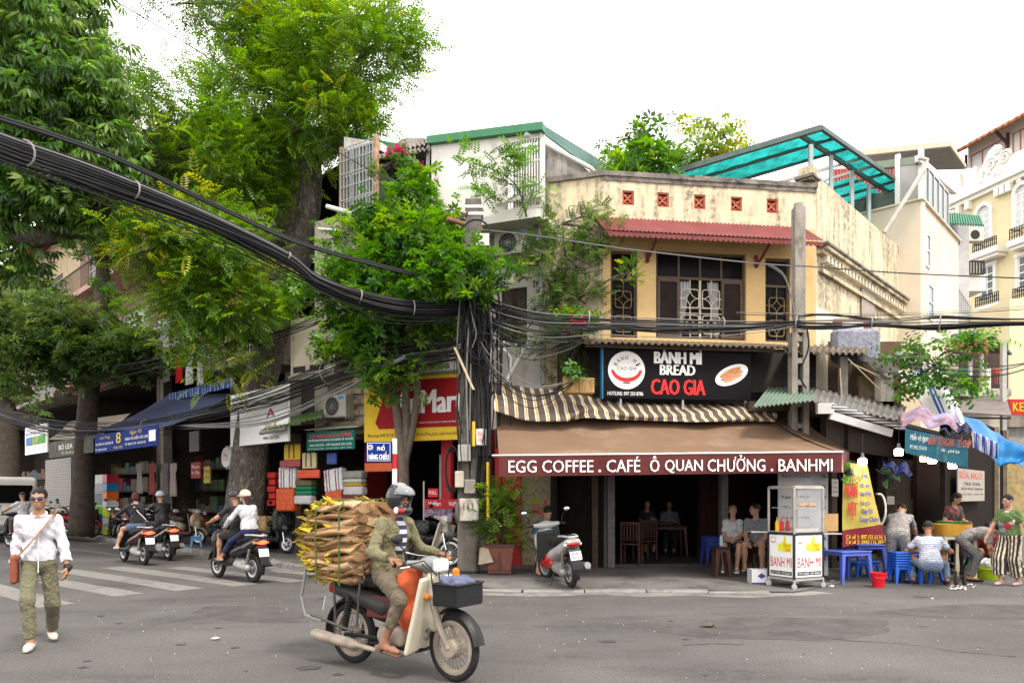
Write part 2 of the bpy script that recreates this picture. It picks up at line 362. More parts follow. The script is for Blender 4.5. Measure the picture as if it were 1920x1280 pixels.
for a,b,w in((G(0,1105),G(108,1135),.47),(G(96,1089),G(243,1115),.47),(G(120,1068.5),G(357,1105),.47),(G(211,1063),G(464,1096.5),.47),(G(330,1063),G(560,1090),.42)):
 if a.x<-6.6 and b.x<-6.4:a=a+(a-b)*.35
 d=(b-a).normalized();nn=Vector((-d.y,d.x,0))*w/2;k=10
 mb.add([(p.x,p.y,.004)for i in range(k+1)for p in(a+(b-a)*i/k+nn*(1+.05*math.sin(i*5+a.x)),a+(b-a)*i/k-nn*(1+.05*math.sin(i*7)))],[(2*i,2*i+1,2*i+3,2*i+2)for i in range(k)])
tag(mb.build('crosswalk_markings',PAINT),kind='structure')
mb=MB();a,b=G(0,1011),G(250,1044)
for i in range(8):
 p,q=a+(b-a)*i/8,a+(b-a)*(i+1)/8;nn=Vector((.05,.05,0));mb.add([(*(p+nn).xy,.0035),(*(p-nn).xy,.0035),(*(q-nn).xy,.0035),(*(q+nn).xy,.0035)],[(0,1,2,3)])
tag(mb.build('road_line',PAINT),kind='structure')
CRK=mat('bitumen seam',(.028,.027,.027),rough=.9,var=.2,bump=.2)
mb=MB();random.seed(9)
for pix in([(1420,1182),(1500,1192),(1600,1201),(1700,1207),(1800,1222),(1920,1232)],[(200,1190),(260,1180),(320,1165),(420,1148),(440,1141)],[(1280,1210),(1330,1206),(1400,1208)]):
 pl=[G(x+0,y)for x,y in pix];fine=[]
 for a,b in zip(pl,pl[1:]):
  for i in range(8):fine.append(a+(b-a)*i/8+Vector((0,random.uniform(-.02,.02),0)))
 for a,b in zip(fine,fine[1:]):
  w=random.uniform(.004,.012);mb.add([(a.x,a.y-w,.003),(b.x,b.y-w,.003),(b.x,b.y+w,.003),(a.x,a.y+w,.003)],[(0,1,2,3)])
tag(mb.build('road_seams',CRK),kind='structure')
random.seed(44);PT=mat('asphalt patch',(.074,.068,.065),rough=.9,var=.25,scale=3,bump=.6,bscale=120);OIL=mat('oil spot',(.056,.052,.05),rough=.55,var=.3,scale=8)
mb=MB()
for cx,cy,w,d,a in((3.2,8.6,1.5,.7,.2),(-3.4,9.6,1.1,.5,-.5),(6.8,9.8,1.8,.6,.1)):
 k=22;mb.add([(cx+(w*math.cos(t)*(1+.1*math.sin(5*t))*math.cos(a)-d*math.sin(t)*math.sin(a)),cy+w*math.cos(t)*math.sin(a)+d*math.sin(t)*(1+.12*math.sin(4*t+1))*math.cos(a),.0022)for t in np.linspace(0,6.283,k+1)[:-1]],[tuple(range(k))])
tag(mb.build('road_patches',PT),kind='structure');mb=MB()
for i in range(46):
 cx,cy,r=random.uniform(-7,8),random.uniform(6.3,11.3),random.uniform(.008,.045)*(1 if i%9 else 2);k=10
 mb.add([(cx+r*1.3*math.cos(t)*random.uniform(.7,1.2),cy+r*math.sin(t)*random.uniform(.7,1.2),.0045)for t in np.linspace(0,6.283,k+1)[:-1]],[tuple(range(k))])
tag(mb.build('road_spots',OIL),kind='structure')
GRT_=mat('pale road grit',(.3,.28,.25),rough=.9);mb=MB()
for i in range(240):
 cx,cy,r=random.uniform(-7,9),random.uniform(6,11.6),random.uniform(.004,.012);mb.add([(cx-r,cy,.004),(cx,cy-r,.004),(cx+r,cy,.004),(cx,cy+r,.004),(cx,cy,.004+r)],[(0,1,4),(1,2,4),(2,3,4),(3,0,4)])
tag(mb.build('road_grit',GRT_),kind='stuff')
LIT=mat('paper litter',(.62,.6,.57),rough=.8,bump=.3);random.seed(3)
for lab,px,py,r,c in(('flattened brown scrap lying on the open road',1328,1175,.11,(.09,.06,.045)),('small pale paper scrap on the road below the zebra crossing',404,1199,.06,None),('white crumpled tissue on the ground in front of the blue table',1559,1100,.06,None),('white crumpled tissue below the snack cart side',1561,1090,.045,None),('tiny pale scrap on the road right of the snack cart',1748,1123,.03,None)):
 g=G(px,py);mb=MB();k=9
 vs=[(r*(.6+.5*random.random())*math.cos(6.283*i/k),.6*r*(.6+.5*random.random())*math.sin(6.283*i/k),.006+random.random()*r*.35)for i in range(k)]+[(0,0,.012+r*.4)]
 mb.add(vs,[(i,(i+1)%k,k)for i in range(k)]+[tuple(range(k-1,-1,-1))]);o=mb.build('paper_scrap',LIT if c is None else mat('brown scrap',c));o.location=(g.x,g.y,0)
 tag(o,lab,'litter')
LEAFL=mat('dry leaf litter',(.2,.12,.05),var=.5,scale=20)
mb=MB();random.seed(12)
for i in range(240):
 s=random.choice((random.uniform(22,33),random.uniform(27,30)));a=Vector((*kpt(s),0));b=Vector((*kpt(s+.1),0));d=(b-a).normalized();nrm=Vector((d.y,-d.x,0));p=a+nrm*(.16+abs(random.gauss(0,.14)))
 th=random.uniform(0,6.28);r=random.uniform(.015,.04);e=[Vector((math.cos(th+t)*r*w,math.sin(th+t)*r*w,.008+random.random()*.02))for t,w in((0,1),(1.57,.45),(3.14,1),(4.71,.45))]
 mb.add([p+q for q in e],[(0,1,2,3)])
tag(mb.build('leaf_litter',LEAFL),kind='stuff')
# ================================================================= corner cafe building
K=Frame(1.86,14.75,1,.135);K2=Frame(.65,15.13,1.21,-.38);S=Frame(6.49,15.38,.684,.73)
YEL=mat('yellow render',(.56,.38,.17),rough=.85,var=.07,scale=2,bump=.25,bscale=35,stain=(.36,.22,.1),stain_amt=.25)
CRM=mat('stained cream render',(.66,.54,.36),rough=.88,var=.1,scale=2.5,bump=.3,bscale=35,stain=(.12,.105,.085),stain_amt=.9,stain_scale=(3.2,3.2,.42))
CRM2=mat('pale cream render',(.68,.6,.45),rough=.88,var=.06,scale=1.5,bump=.25,bscale=35,stain=(.38,.26,.12),stain_amt=.42,stain_scale=(1.5,1.5,.3))
CAP=mat('mossy cement',(.2,.175,.15),rough=.9,var=.35,scale=6,bump=.6,bscale=30,stain=(.04,.038,.034),stain_amt=.8,stain_scale=(4,4,4))
TERR=mat('terracotta',(.36,.1,.055),rough=.8,var=.2,scale=20)
REDM=mat('red painted metal',(.16,.036,.036),rough=.5,var=.14,scale=2,spec=.2,stain=(.09,.03,.03),stain_amt=.4)
FRM=mat('brown window frame',(.085,.055,.038),rough=.6,var=.2,scale=8)
GLS=mat('dark window glass',(.006,.005,.005),rough=.2,var=0,bump=0,spec=.05)
IRON=mat('cream iron grille',(.5,.44,.34),rough=.5,var=.1)
IRON2=mat('brown iron grille',(.2,.13,.06),rough=.5,var=.1)
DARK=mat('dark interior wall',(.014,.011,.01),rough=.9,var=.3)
DWOOD=mat('dark brown wood',(.05,.03,.022),rough=.6,var=.3,scale=6)
WHT=mat('white paint',(.75,.73,.7),rough=.5,var=.05)
BLK=mat('black plastic',(.015,.015,.015),rough=.45,var=.1)
cafe=K.thing('cafe_building','yellow two storey corner building with red tin eave and five terracotta vents','building')
zt=K.z(1300,340);zb=K.z(1300,650);XR=K.x(1530)
wins=[]
for a,b,t,bo in((1145,1195,470,633),(1230,1399,473,636),(1435,1482,484,641)):
 wins.append((K.x(a),K.x(b),K.z((a+b)/2,bo),K.z((a+b)/2,t)))
vz0,vz1=K.z(1311,392),K.z(1311,365);vents=[]
for px in(1178,1243.5,1312,1381,1448):x=K.x(px);vents.append((x-.125,x+.125,vz0,vz1))
zc=K.z(1300,418)
holes_wall(MB(),0,XR,zb,zc,0,.22,wins).build('upper_wall',YEL,cafe)
par=holes_wall(MB(),0,XR,zc,zt,0,.2,vents);par.build('parapet_wall',CRM,cafe)
mb=MB();mb.box(-.02,XR+.02,-.05,.25,zt,zt+.1);mb.box(0,XR,-.025,0,zt-.09,zt);mb.build('parapet_coping',CAP,cafe)
for x0,x1,z0,z1 in vents:
 xc,zc2=(x0+x1)/2,(z0+z1)/2;mb=MB()
 for a,b,c,d in((x0,x1,z0,z0+.03),(x0,x1,z1-.03,z1),(x0,x0+.03,z0+.03,z1-.03),(x1-.03,x1,z0+.03,z1-.03)):mb.box(a,b,.02,.12,c,d)
 mb.torus((xc,.07,zc2),.085,.016,16,5)
 for q in range(4):
  th=q*math.pi/2+.785;mb.beam((xc+.02*math.cos(th),.07,zc2+.02*math.sin(th)),(xc+.12*math.cos(th),.07,zc2+.12*math.sin(th)),.035,.07,(0,1,0))
 mb.lathe([(.035,-.03),(.035,.03)],8,(xc,.07,zc2),'y');vb=mb.build('vent_block',TERR,cafe);MB().box(x0,x1,.14,.15,z0,z1).build('vent_dark_sheet',mat('dark vent sheet',(.1,.07,.055)),vb)  # added dark sheet stands in for the shade in the vent gaps
def ornament(mb,xc,zc,r,y):
 """rounded square with an inner four pointed star"""
 k=[]
 for q in range(4):
  c=[(1,1),(-1,1),(-1,-1),(1,-1)][q]
  for i in range(5):
   th=q*math.pi/2+i*math.pi/8;k.append((xc+c[0]*(r-.06)+.06*math.cos(th),y,zc+c[1]*(r-.06)+.06*math.sin(th)))
 mb.tube(k+[k[0]],.011,5,False)
 for q in range(4):
  c=[(1,1),(-1,1),(-1,-1),(1,-1)][q];p=[]
  for i in range(7):
   th=i*math.pi/12;p.append((xc+c[0]*r*(1-math.cos(th))if 0 else xc+c[0]*(r-r*math.sin(th)),y,zc+c[1]*(r-r*math.cos(th))))
  mb.tube(p,.009,5,False)
def window(parent,x0,x1,z0,z1,zr,nx,grille,shut=None):
 """recessed timber window with a transom at zr; nx panes over it"""
 f=MB();y0,y1=.07,.14;t=.05
 f.box(x0,x0+t,y0,y1,z0,z1);f.box(x1-t,x1,y0,y1,z0,z1);f.box(x0+t,x1-t,y0,y1,z0,z0+t);f.box(x0+t,x1-t,y0,y1,z1-t,z1);f.box(x0+t,x1-t,y0,y1,zr-t/2,zr+t/2)
 w=(x1-x0-2*t)/nx
 for i in range(1,nx):f.box(x0+t+w*i-.022,x0+t+w*i+.022,y0+.004,y1,zr+t/2,z1-t)
 fr=f.build('window',FRM,parent)
 for i in range(nx):MB().box(x0+t+w*i+(.022 if i else 0),x0+t+w*(i+1)-(.022 if i<nx-1 else 0),.1,.11,zr+t/2,z1-t).build('pane',GLS,fr)
 MB().box(x0-.0,x1,.2,.215,z0,z1).build('back_panel',DARK,fr)
 return fr
zr=K.z(1315,521)
for wi,(x0,x1,z0,z1)in enumerate(wins):
 if wi!=1:
  zrr=K.z(1170,522)if wi==0 else K.z(1458,535);fr=window(cafe,x0,x1,z0,z1,zrr,1,0)
  MB().box(x0+.05,x1-.05,.12,.13,z0+.05,zrr-.025).build('pane',GLS,fr)
  g=MB();xc=(x0+x1)/2
  for zz in(zrr-.42,z0+.3):ornament(g,xc,zz,.17,.055)
  for dx in(0,):g.tube([(xc+dx,.055,z0+.06),(xc+dx,.055,z0+.13)],.008,5);g.tube([(xc,.055,z0+.47),(xc,.055,zrr-.59)],.008,5);g.tube([(xc,.055,zrr-.25),(xc,.055,zrr-.03)],.008,5)
  g.tube([(x0+.05,.055,zrr-.42),(xc-.17,.055,zrr-.42)],.008,5);g.tube([(xc+.17,.055,zrr-.42),(x1-.05,.055,zrr-.42)],.008,5);g.build('grille',IRON2,cafe)
 else:
  fr=window(cafe,x0,x1,z0,z1,zr,4,1);xa,xb=K.x(1276),K.x(1355)
  for a,b in((x0+.05,xa),(xb,x1-.05)):
   sh=MB();t=.055;sh.box(a,a+t,.05,.1,z0+.05,zr-.03);sh.box(b-t,b,.05,.1,z0+.05,zr-.03);sh.box(a+t,b-t,.05,.1,z0+.05,z0+.05+t);sh.box(a+t,b-t,.05,.1,zr-.03-t,zr-.03)
   so_=sh.build('shutter',FRM,cafe);MB().box(a+t,b-t,.065,.085,z0+.05+t,zr-.03-t).build('shutter_panel',mat('dark shutter panel',(.02,.012,.01),rough=.6,var=.3,scale=4,spec=.08),so_)
  g=MB();xm=(xa+xb)/2;g.box(xm-.02,xm+.02,.08,.13,z0+.05,zr-.03)
  for sx in(-1,1):
   xc=xm+sx*(xb-xa)/4
   for zz in(zr-.42,z0+.32):ornament(g,xc,zz,.19,.06)
   for a,b in((z0+.05,z0+.13),(z0+.51,zr-.61),(zr-.23,zr-.03)):g.tube([(xc,.06,a),(xc,.06,b)],.011,5)
  for zz in(z0+.66,z0+.55):g.tube([(xa,.06,zz),(xb,.06,zz)],.01,5)
  for zz in(zr-.42,z0+.32):g.tube([(xa,.06,zz),(xm-(xb-xa)/4-.19,.06,zz)],.01,5);g.tube([(xm-(xb-xa)/4+.19,.06,zz),(xm+(xb-xa)/4-.19,.06,zz)],.01,5);g.tube([(xm+(xb-xa)/4+.19,.06,zz),(xb,.06,zz)],.01,5)
  g.build('grille',IRON,cafe)
  CUR=mat('grey lace curtain',(.4,.39,.39),rough=.9,var=.15)
  for a,b,sg in((xa+.02,xa+.28,1),(xb-.28,xb-.02,-1)):
   MB().sheet(24,8,lambda u,v:((a+(b-a)*u)if sg*1>0 and 0 else((a if sg>0 else b)+sg*(b-a)*u*(1-.75*v)),.17+.02*math.sin(u*22),zr-.03-(zr-z0-.08)*v)).build('curtain',CUR,cafe,180)
ea=K.thing('red_tin_eave','dark red corrugated tin eave with scalloped edge above the upper windows','awning')
x0,x1=K.x(1140,-.75),K.x(1543,-.75);za,zb2=K.z(1300,416),K.z(1300,440,-.75)
MB().sheet(260,6,lambda u,v:(x0-.08+(x1-x0+.1)*u,.0-.78*v,za+(zb2-za)*v+.014*math.sin(u*(x1-x0)/.085*6.283)),.004).build('tin_sheet',REDM,ea,60)
mb=MB();nsc=42;w=(x1-x0)/nsc
for i in range(nsc):
 xa=x0+w*i;mb.prism([(xa,zb2-.02)]+[(xa+w/2-w/2*math.cos(t*math.pi/6),zb2-.06-.055*math.sin(t*math.pi/6))for t in range(7)]+[(xa+w,zb2-.02)],-.765,-.757)
mb.build('scalloped_fringe',REDM,ea)
for px in(1213,1417):x=K.x(px);MB().prism([(x-.03,zb2-.1),(x+.03,zb2-.1),(x+.03,zb2-.35),(x-.03,zb2-.35)],-.06,0).add([(x-.02,-.7,zb2),(x+.02,-.7,zb2),(x+.02,-.02,zb2-.3),(x-.02,-.02,zb2-.3),(x-.02,-.7,zb2-.04),(x+.02,-.7,zb2-.04),(x+.02,-.02,zb2-.36),(x-.02,-.02,zb2-.36)],[(0,1,2,3),(7,6,5,4),(0,4,5,1),(1,5,6,2),(2,6,7,3),(3,7,4,0)]).build('bracket',REDM,ea)
lw=K2.thing('stained_side_wing','narrow stained cream wing of the yellow corner building overgrown by a fig shrub','building');LW=1.268
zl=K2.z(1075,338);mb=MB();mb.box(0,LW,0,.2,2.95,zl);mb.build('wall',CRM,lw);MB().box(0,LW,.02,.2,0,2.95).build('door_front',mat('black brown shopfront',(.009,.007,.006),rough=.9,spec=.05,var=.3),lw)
mb=MB();mb.box(-.03,LW+.03,-.06,.25,zl,zl+.11);mb.build('coping',CAP,lw)
sw=S.thing('side_wall_block','long cream side wall of the corner building with black rain streaks and a toothed cornice','building');SL=6.35
ztop=S.z(1540,335);mb=MB();mb.box(.0,SL,.02,.25,5.62,ztop);mb.build('parapet_wall',CRM,sw)
mb=MB();mb.box(0,SL,.0,.22,3.2,5.62);mb.build('lower_wall',CRM2,sw)
mb=MB();mb.box(-.2,.1,.0,.3,ztop-.15,ztop+.14);mb.build('corner_pier',CRM,sw);MB().box(-.27,.16,-.05,.36,ztop-.12,ztop-.06).build('pier_cap',CAP,sw)
cz=6.9
cor=MB();cor.box(.15,SL+.1,-.2,.02,cz-.06,cz+.02);cor.box(.1,SL+.1,-.12,.02,cz-.14,cz-.06);cor.box(.2,SL,-.07,.0,cz-.52,cz-.44);c_=cor.build('cornice',CRM,sw)
mb=MB()
for i in range(26):x=.35+i*.23;mb.box(x,x+.1,-.13,.02,cz-.28,cz-.142)
mb.build('cornice_teeth',CRM2,c_)
MB().box(.05,SL+.1,-.24,.02,cz+.02,cz+.07).build('cornice_top',CAP,sw)
MB().box(S.x(1614),S.x(1638),-.03,.0,S.z(1626,640),S.z(1626,538)).build('shutter',mat('grey brown shutter',(.3,.25,.2),var=.1),sw)
SGN=K.thing('bread_shop_sign','black banh mi sign with smiling white badge and red lettering above the brown awning','sign',0,-.9)
def kx(px):return K.x(px,-.9)
sx0,sx1=kx(1131),kx(1408);sz0,sz1=K.z(1270,748,-.9),K.z(1270,652,-.9)
SB=mat('black sign board',(.007,.006,.007),rough=.6,var=.1,spec=.08);MB().box(sx0,sx1,0,.12,sz0,sz1).build('board',SB,SGN)
mb=MB();mb.box(sx0-.03,sx0,-.01,.13,sz0-.02,sz1+.02);mb.build('edge_strip',mat('blue strip',(.03,.16,.3)),SGN)
def kz9(px,py):return K.z(px,py,-.9)
WSG=mat('sign white',(.72,.71,.69),rough=.4,var=.03,bump=0);RSG=mat('sign red',(.55,.02,.02),rough=.4,var=.03,bump=0);BSG=mat('sign black',(.02,.018,.018),rough=.5,var=0,bump=0)
cx,cz_=kx(1174.5),kz9(1174.5,694);rr=(kx(1209)-kx(1140))/2
badge=MB().lathe([(rr,-.012),(rr,0)],40,(cx,0,cz_),'y').build('round_badge',WSG,SGN)
def arc_text(parent,s,cx,cz,r,a0,a1,h,m,y):
 n=len(s)
 for i,ch in enumerate(s):
  if ch==' ':continue
  a=R(a0+(a1-a0)*i/max(n-1,1));M=Matrix.Translation((cx+r*math.sin(a),y,cz+r*math.cos(a)))@Matrix.Rotation(a,4,'Y')
  lettering(parent,ch,-h*.36,h*.36,0,h*(1.25 if ch in 'ÁÌ' else 1),m,0,.012,'letter',M)
arc_text(badge,'BÁNH MÌ',cx,cz_,rr*.56,-62,62,rr*.2,BSG,-.016)
lettering(badge,'CAO GIA',cx-rr*.52,cx+rr*.55,cz_+rr*.0,cz_+rr*.18,BSG,-.016)
mb=MB();q=[(cx+rr*.86*math.cos(t),cz_+rr*.1+rr*.72*math.sin(t))for t in np.linspace(R(188),R(352),20)]+[(cx+rr*.7*math.cos(t),cz_+rr*.1+rr*.5*math.sin(t))for t in np.linspace(R(350),R(190),20)]
mb.prism(q,-.017,-.0125);mb.build('red_smile',RSG,badge);MB().box(cx-rr*.18,cx+rr*.2,-.017,-.0125,cz_-rr*.7,cz_-rr*.64).build('chin_dash',BSG,badge)
lettering(SGN,'BÁNH MÌ',kx(1226),kx(1316),kz9(1270,682),kz9(1270,654),WSG,bold=.07)
lettering(SGN,'BREAD',kx(1237),kx(1304),kz9(1270,703),kz9(1270,684),WSG,bold=.07)
lettering(SGN,'CAO GIA',kx(1220),kx(1323),kz9(1270,740),kz9(1270,711),RSG,bold=.06)
lettering(SGN,'HOTLINE: 097 250 8786',kx(1139),kx(1206),kz9(1172,741),kz9(1172,734),WSG,bold=.03)
ex,ez=kx(1371.5),kz9(1371.5,703);Mx=Matrix.Translation((ex,0,ez))@Matrix.Rotation(R(-24),4,'Y')
mb=MB();mb.M=Mx;mb.prism([(.36*math.cos(t),.18*math.sin(t))for t in np.linspace(0,6.283,32)[:-1]],-.012,0);pl=mb.build('oval_plate',WSG,SGN)
def oval(w,h,x,z,m,y,nm):
 mb=MB();mb.M=Mx;mb.prism([(x+w*math.cos(t),z+h*math.sin(t))for t in np.linspace(0,6.283,18)[:-1]],y,y+.003);mb.build(nm,m,pl)
oval(.24,.055,-.01,.06,mat('bread crust',(.45,.2,.07),var=.25,scale=14),-.02,'bread_roll');oval(.25,.05,.0,-.01,mat('salad green',(.1,.2,.03),var=.4,scale=20),-.017,'salad')
for i in range(5):oval(.055,.035,-.17+i*.085,-.015-.02*(i%2),mat('meat pink',(.6,.2,.16),var=.2),-.023,'meat_slice')
oval(.2,.035,-.0,-.075,mat('bread base',(.5,.3,.13),var=.2),-.02,'bread_roll')
for px in(1165,1282,1400):MB().beam((kx(px),.06,sz0),(kx(px),.06,sz0-.25),.04,.04).build('support',mat('grey steel',(.3,.3,.3),metal=.6,rough=.45),SGN)
cr=K.thing('rusty_strip_roof','rusty corrugated strip roof below the upper windows over the black sign','roof')
RUST=mat('old corrugated cement',(.15,.115,.085),rough=.9,var=.35,scale=5,bump=.5,stain=(.05,.035,.025),stain_amt=.6,stain_scale=(3,3,3))
xa,xb=K.x(1100,-1.1),K.x(1505,-1.1);z1,z0=K.z(1300,648),K.z(1300,657,-1.15)
z0+=.1;z1=z0+.3
MB().sheet(300,3,lambda u,v:(xa+(xb-xa)*u,-.0-1.15*v,z1+(z0-z1)*v+.022*math.sin(u*(xb-xa)/.13*6.283)),.012).build('corrugated_sheet',RUST,cr,60)
MB().beam((xa,-1.0,z0-.03),(xb,-1.0,z0-.03),.06,.06).build('batten',DWOOD,cr)
rm=K.thing('cafe_room','dark open cafe room under the awning with slim posts','room')
XL0,XR0=-.9,K.x(1580,.3);DP=6.0;FLR=.135
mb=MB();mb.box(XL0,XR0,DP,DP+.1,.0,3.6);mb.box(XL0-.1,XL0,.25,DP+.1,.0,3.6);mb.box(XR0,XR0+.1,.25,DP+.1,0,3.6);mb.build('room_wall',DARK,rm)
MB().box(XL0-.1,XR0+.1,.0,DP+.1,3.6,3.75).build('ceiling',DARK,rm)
MB().box(XL0,XR0,.25,DP,.0,FLR).build('floor',mat('dark tile floor',(.05,.045,.042),rough=.5,var=.25,scale=2),rm)
MB().box(XL0,XR,.0,.24,2.95,zb).build('lintel',mat('dark lintel',(.05,.042,.036),var=.2),rm)
PST=mat('grey painted post',(.12,.108,.098),rough=.7,var=.25,scale=8,stain=(.07,.06,.05),stain_amt=.5)
for px,w,m in((1115,.06,DWOOD),(1145,.075,PST),(1357,.075,PST)):
 x=K.x(px,.1);MB().box(x-w,x+w,.05,.2,.0,2.95).build('post',m,rm)
MB().box(K.x(1118,.15),K.x(1142,.15),.1,.16,0,2.95).build('door_leaf',mat('grey green door',(.07,.07,.06),var=.15),rm)
x0=K.x(974,.05)
AW=thing('cafe_awning','wide brown fabric awning with dark red valance lettered in white over the corner cafe','awning',(2.6,12.0,0))
def awl(v):return Vector(v)-Vector((2.6,12,0))
BRF=mat('brown awning fabric',(.165,.1,.062),rough=.5,var=.1,scale=.9,bump=.12,bscale=14,spec=.35,stain=(.25,.175,.125),stain_amt=.5,stain_scale=(.8,.8,2))
VAL=mat('dark red valance',(.085,.014,.013),rough=.42,var=.14,scale=3,bump=.25,bscale=9)
fl,fr_=P(936,855,12.0),P(1578,848,12.25);bl,br=P(930,762,14.1),P(1447,790,14.2);br2=P(1500,782,14.9)
bl.z=3.25;br.z=3.05
def awn(u,v):
 a=fl.lerp(fr_,u);b=bl.lerp(br,u);p=a.lerp(b,v);p.z+=-.10*math.sin(v*math.pi)*(1-.2*math.sin(u*9))-.012*math.sin(u*40+v*6)*math.sin(v*math.pi);return awl(p)
MB().sheet(40,10,awn,.006).build('canopy',BRF,AW,60)
MB().sheet(10,6,lambda u,v:awl((fr_.lerp(P(1590,845,13.9),u)).lerp(br.lerp(br2,u),v)+Vector((0,0,-.05*math.sin(v*3.14)))),.006).build('side_canopy',BRF,AW,60)
vb0,vb1=P(935,893,12.0),P(1578,885,12.25);ln=(fr_-fl).length
Mv=Matrix(((fr_-fl).normalized().to_tuple()+(0,),))if 0 else None
du=(fr_-fl).normalized();dn=Vector((-du.y,du.x,0)).normalized()
def val(u,v):
 p=fl.lerp(fr_,u).lerp(vb0.lerp(vb1,u),v);return awl(p-dn*(.008*math.sin(u*37)*v+.012*math.sin(u*13+1)*v))
MB().sheet(70,3,val,.004).build('valance',VAL,AW,60)
MB().sheet(10,2,lambda u,v:awl(fr_.lerp(P(1592,846,13.9),u).lerp(vb1.lerp(P(1592,886,13.9),u),v)),.004).build('side_valance',VAL,AW,60)
MB().tube([awl(fl+Vector((-.12,.0,.01))),awl(fr_+Vector((.02,0,.01)))],.022,8).build('front_bar',mat('galvanised bar',(.42,.4,.38),metal=.7,rough=.4),AW)
for a,b in((fl,Vector((fl.x+.1,14.3,2.7))),(fr_,Vector((fr_.x-.3,14.9,2.7)))):MB().tube([awl(a),awl(b)],.016,6).build('arm',mat('galvanised bar',(.4,.4,.4)),AW)
Ma=Matrix.Translation(awl(vb0)-dn*.034)@Matrix(((du.x,dn.x,0,0),(du.y,dn.y,0,0),(du.z,0,1,0),(0,0,0,1)))
hv=(fl-vb0).length
for s,a,b in(('EGG COFFEE',953,1110),('.',1119,1124),('CAFÉ',1134,1197),('Ô',1215,1233),('QUAN',1243,1314),('CHƯỞNG',1323,1432),('.',1442,1447),('BANHMI',1457,1560)):
 f0,f1=(a-935)/643*ln,(b-935)/643*ln;top=.79
 if s=='CAFÉ':top=.96
 if s=='Ô':top=.98
 if s=='CHƯỞNG':top=1.02
 zl0=.185 if s!='QUAN' else .12
 lettering(AW,s,f0,f1,hv*zl0,hv*(top if s!='.' else .32),WSG,0,.0 if s=='CHƯỞNG' else .014,M=Ma)
STRP=mat('striped brown canvas',(.1,.07,.05),rough=.75,var=.08,scale=6,stripes=('X',.19,[(0,(.085,.062,.05)),(.5,(.62,.56,.46)),(.64,(.085,.062,.05)),(.69,(.5,.31,.09)),(.8,(.62,.55,.42)),(.84,(.085,.062,.05))]))
ST=K.thing('striped_canvas','old brown canvas with white and yellow stripes rumpled along the top of the awning','cloth',0,-1.2)
tops=[(922,716),(960,722),(1010,727),(1060,733),(1100,742),(1140,750),(1200,755),(1300,757),(1400,757),(1456,762)];bots=[(930,770),(975,787),(1010,790),(1060,790),(1100,783),(1140,786),(1200,788),(1300,791),(1400,790),(1455,790)]
def lerp_list(l,u):
 t=u*(len(l)-1);i=min(int(t),len(l)-2);f=t-i;return(l[i][0]+(l[i+1][0]-l[i][0])*f,l[i][1]+(l[i+1][1]-l[i][1])*f)
def stf(u,v):
 a=lerp_list(tops,u);b=lerp_list(bots,u);yy=-.55-.75*v-.16*math.sin(v*3.1)+.05*math.sin(u*25+v*4)*v+(.055*math.sin(v*11+u*7+2*math.sin(u*16))if u>.3 else .03*math.sin(v*7+u*20))
 p=K.pt(a[0]+(b[0]-a[0])*v,a[1]+(b[1]-a[1])*v,yy);q=Vector((p.x,p.y+1.2,p.z));q.x+=.03*math.sin(v*5+u*30);return q
MB().sheet(110,16,stf,.006).build('cloth',STRP,ST,180)
MB().tube([K.loc(P(918,745,14.0))+Vector((0,1.2,0)),stf(0.02,.1)+Vector((0,.1,0))],.02,6).build('roller_end',mat('galvanised bar',(.4,.4,.4)),ST)
# ================================================================= buildings along the left street
WB=Frame(-1.81,16.1,2.46,-.97);GB=Frame(-4.8,17.95,2.99,-1.85);LS=Frame(-4.8,17.95,.72,-.694)
WRN=mat('white render',(.64,.6,.56),rough=.85,var=.05,scale=1.5,bump=.2,bscale=40,stain=(.3,.27,.23),stain_amt=.3,stain_scale=(1.5,1.5,.4))
GRN=mat('green roof sheet',(.045,.17,.085),rough=.45,var=.15,scale=2)
DGRN=mat('dark green roof sheet',(.04,.11,.085),rough=.4,var=.15,scale=2)
CONC=mat('weathered concrete',(.27,.24,.2),rough=.9,var=.15,scale=2,bump=.4,stain=(.06,.055,.048),stain_amt=.7,stain_scale=(1.5,1.5,.5))
BEI=mat('beige panel',(.46,.4,.32),rough=.8,var=.06,scale=2,stain=(.2,.16,.12),stain_amt=.35)
WIR=mat('white iron bars',(.66,.63,.6),rough=.5,var=.1)
ALU=mat('grey aluminium frame',(.36,.36,.35),rough=.4,metal=.5,var=.1)
GGL=mat('grey green glass',(.1,.12,.115),rough=.15,var=.3,scale=2,bump=0,spec=.25)
OCH=mat('ochre render',(.46,.26,.07),rough=.85,var=.12,scale=2,stain=(.14,.09,.05),stain_amt=.5)
PNK=mat('pink render',(.5,.3,.27),rough=.85,var=.1,stain=(.15,.1,.09),stain_amt=.5)
BRN=mat('brown render',(.16,.11,.085),rough=.85,var=.2,scale=2,stain=(.05,.04,.03),stain_amt=.5)
TIN=mat('old grey tin',(.22,.2,.18),rough=.6,var=.2,scale=3,metal=.2,stain=(.1,.06,.04),stain_amt=.5)
ACW=mat('air conditioner casing',(.45,.42,.36),rough=.5,var=.06)
STEEL=mat('galvanised steel',(.42,.41,.39),rough=.45,metal=.6,var=.12)
def frect(fr,px0,px1,py0,py1,y=0):
 pm=(px0+px1)/2;return fr.x(px0,y),fr.x(px1,y),fr.z(pm,py1,y),fr.z(pm,py0,y)
def corr(mb,a,b,c,d,n,amp=.02,t=.006):
 """corrugated sheet: a-b upper edge, d-c lower edge, n waves along the edge"""
 a,b,c,d=map(Vector,(a,b,c,d));up=(b-a).cross(d-a).normalized()
 if up.z<0:up=-up
 return mb.sheet(n*6,3,lambda u,v:a.lerp(b,u).lerp(d.lerp(c,u),v)+up*amp*math.sin(u*n*6.283),t)
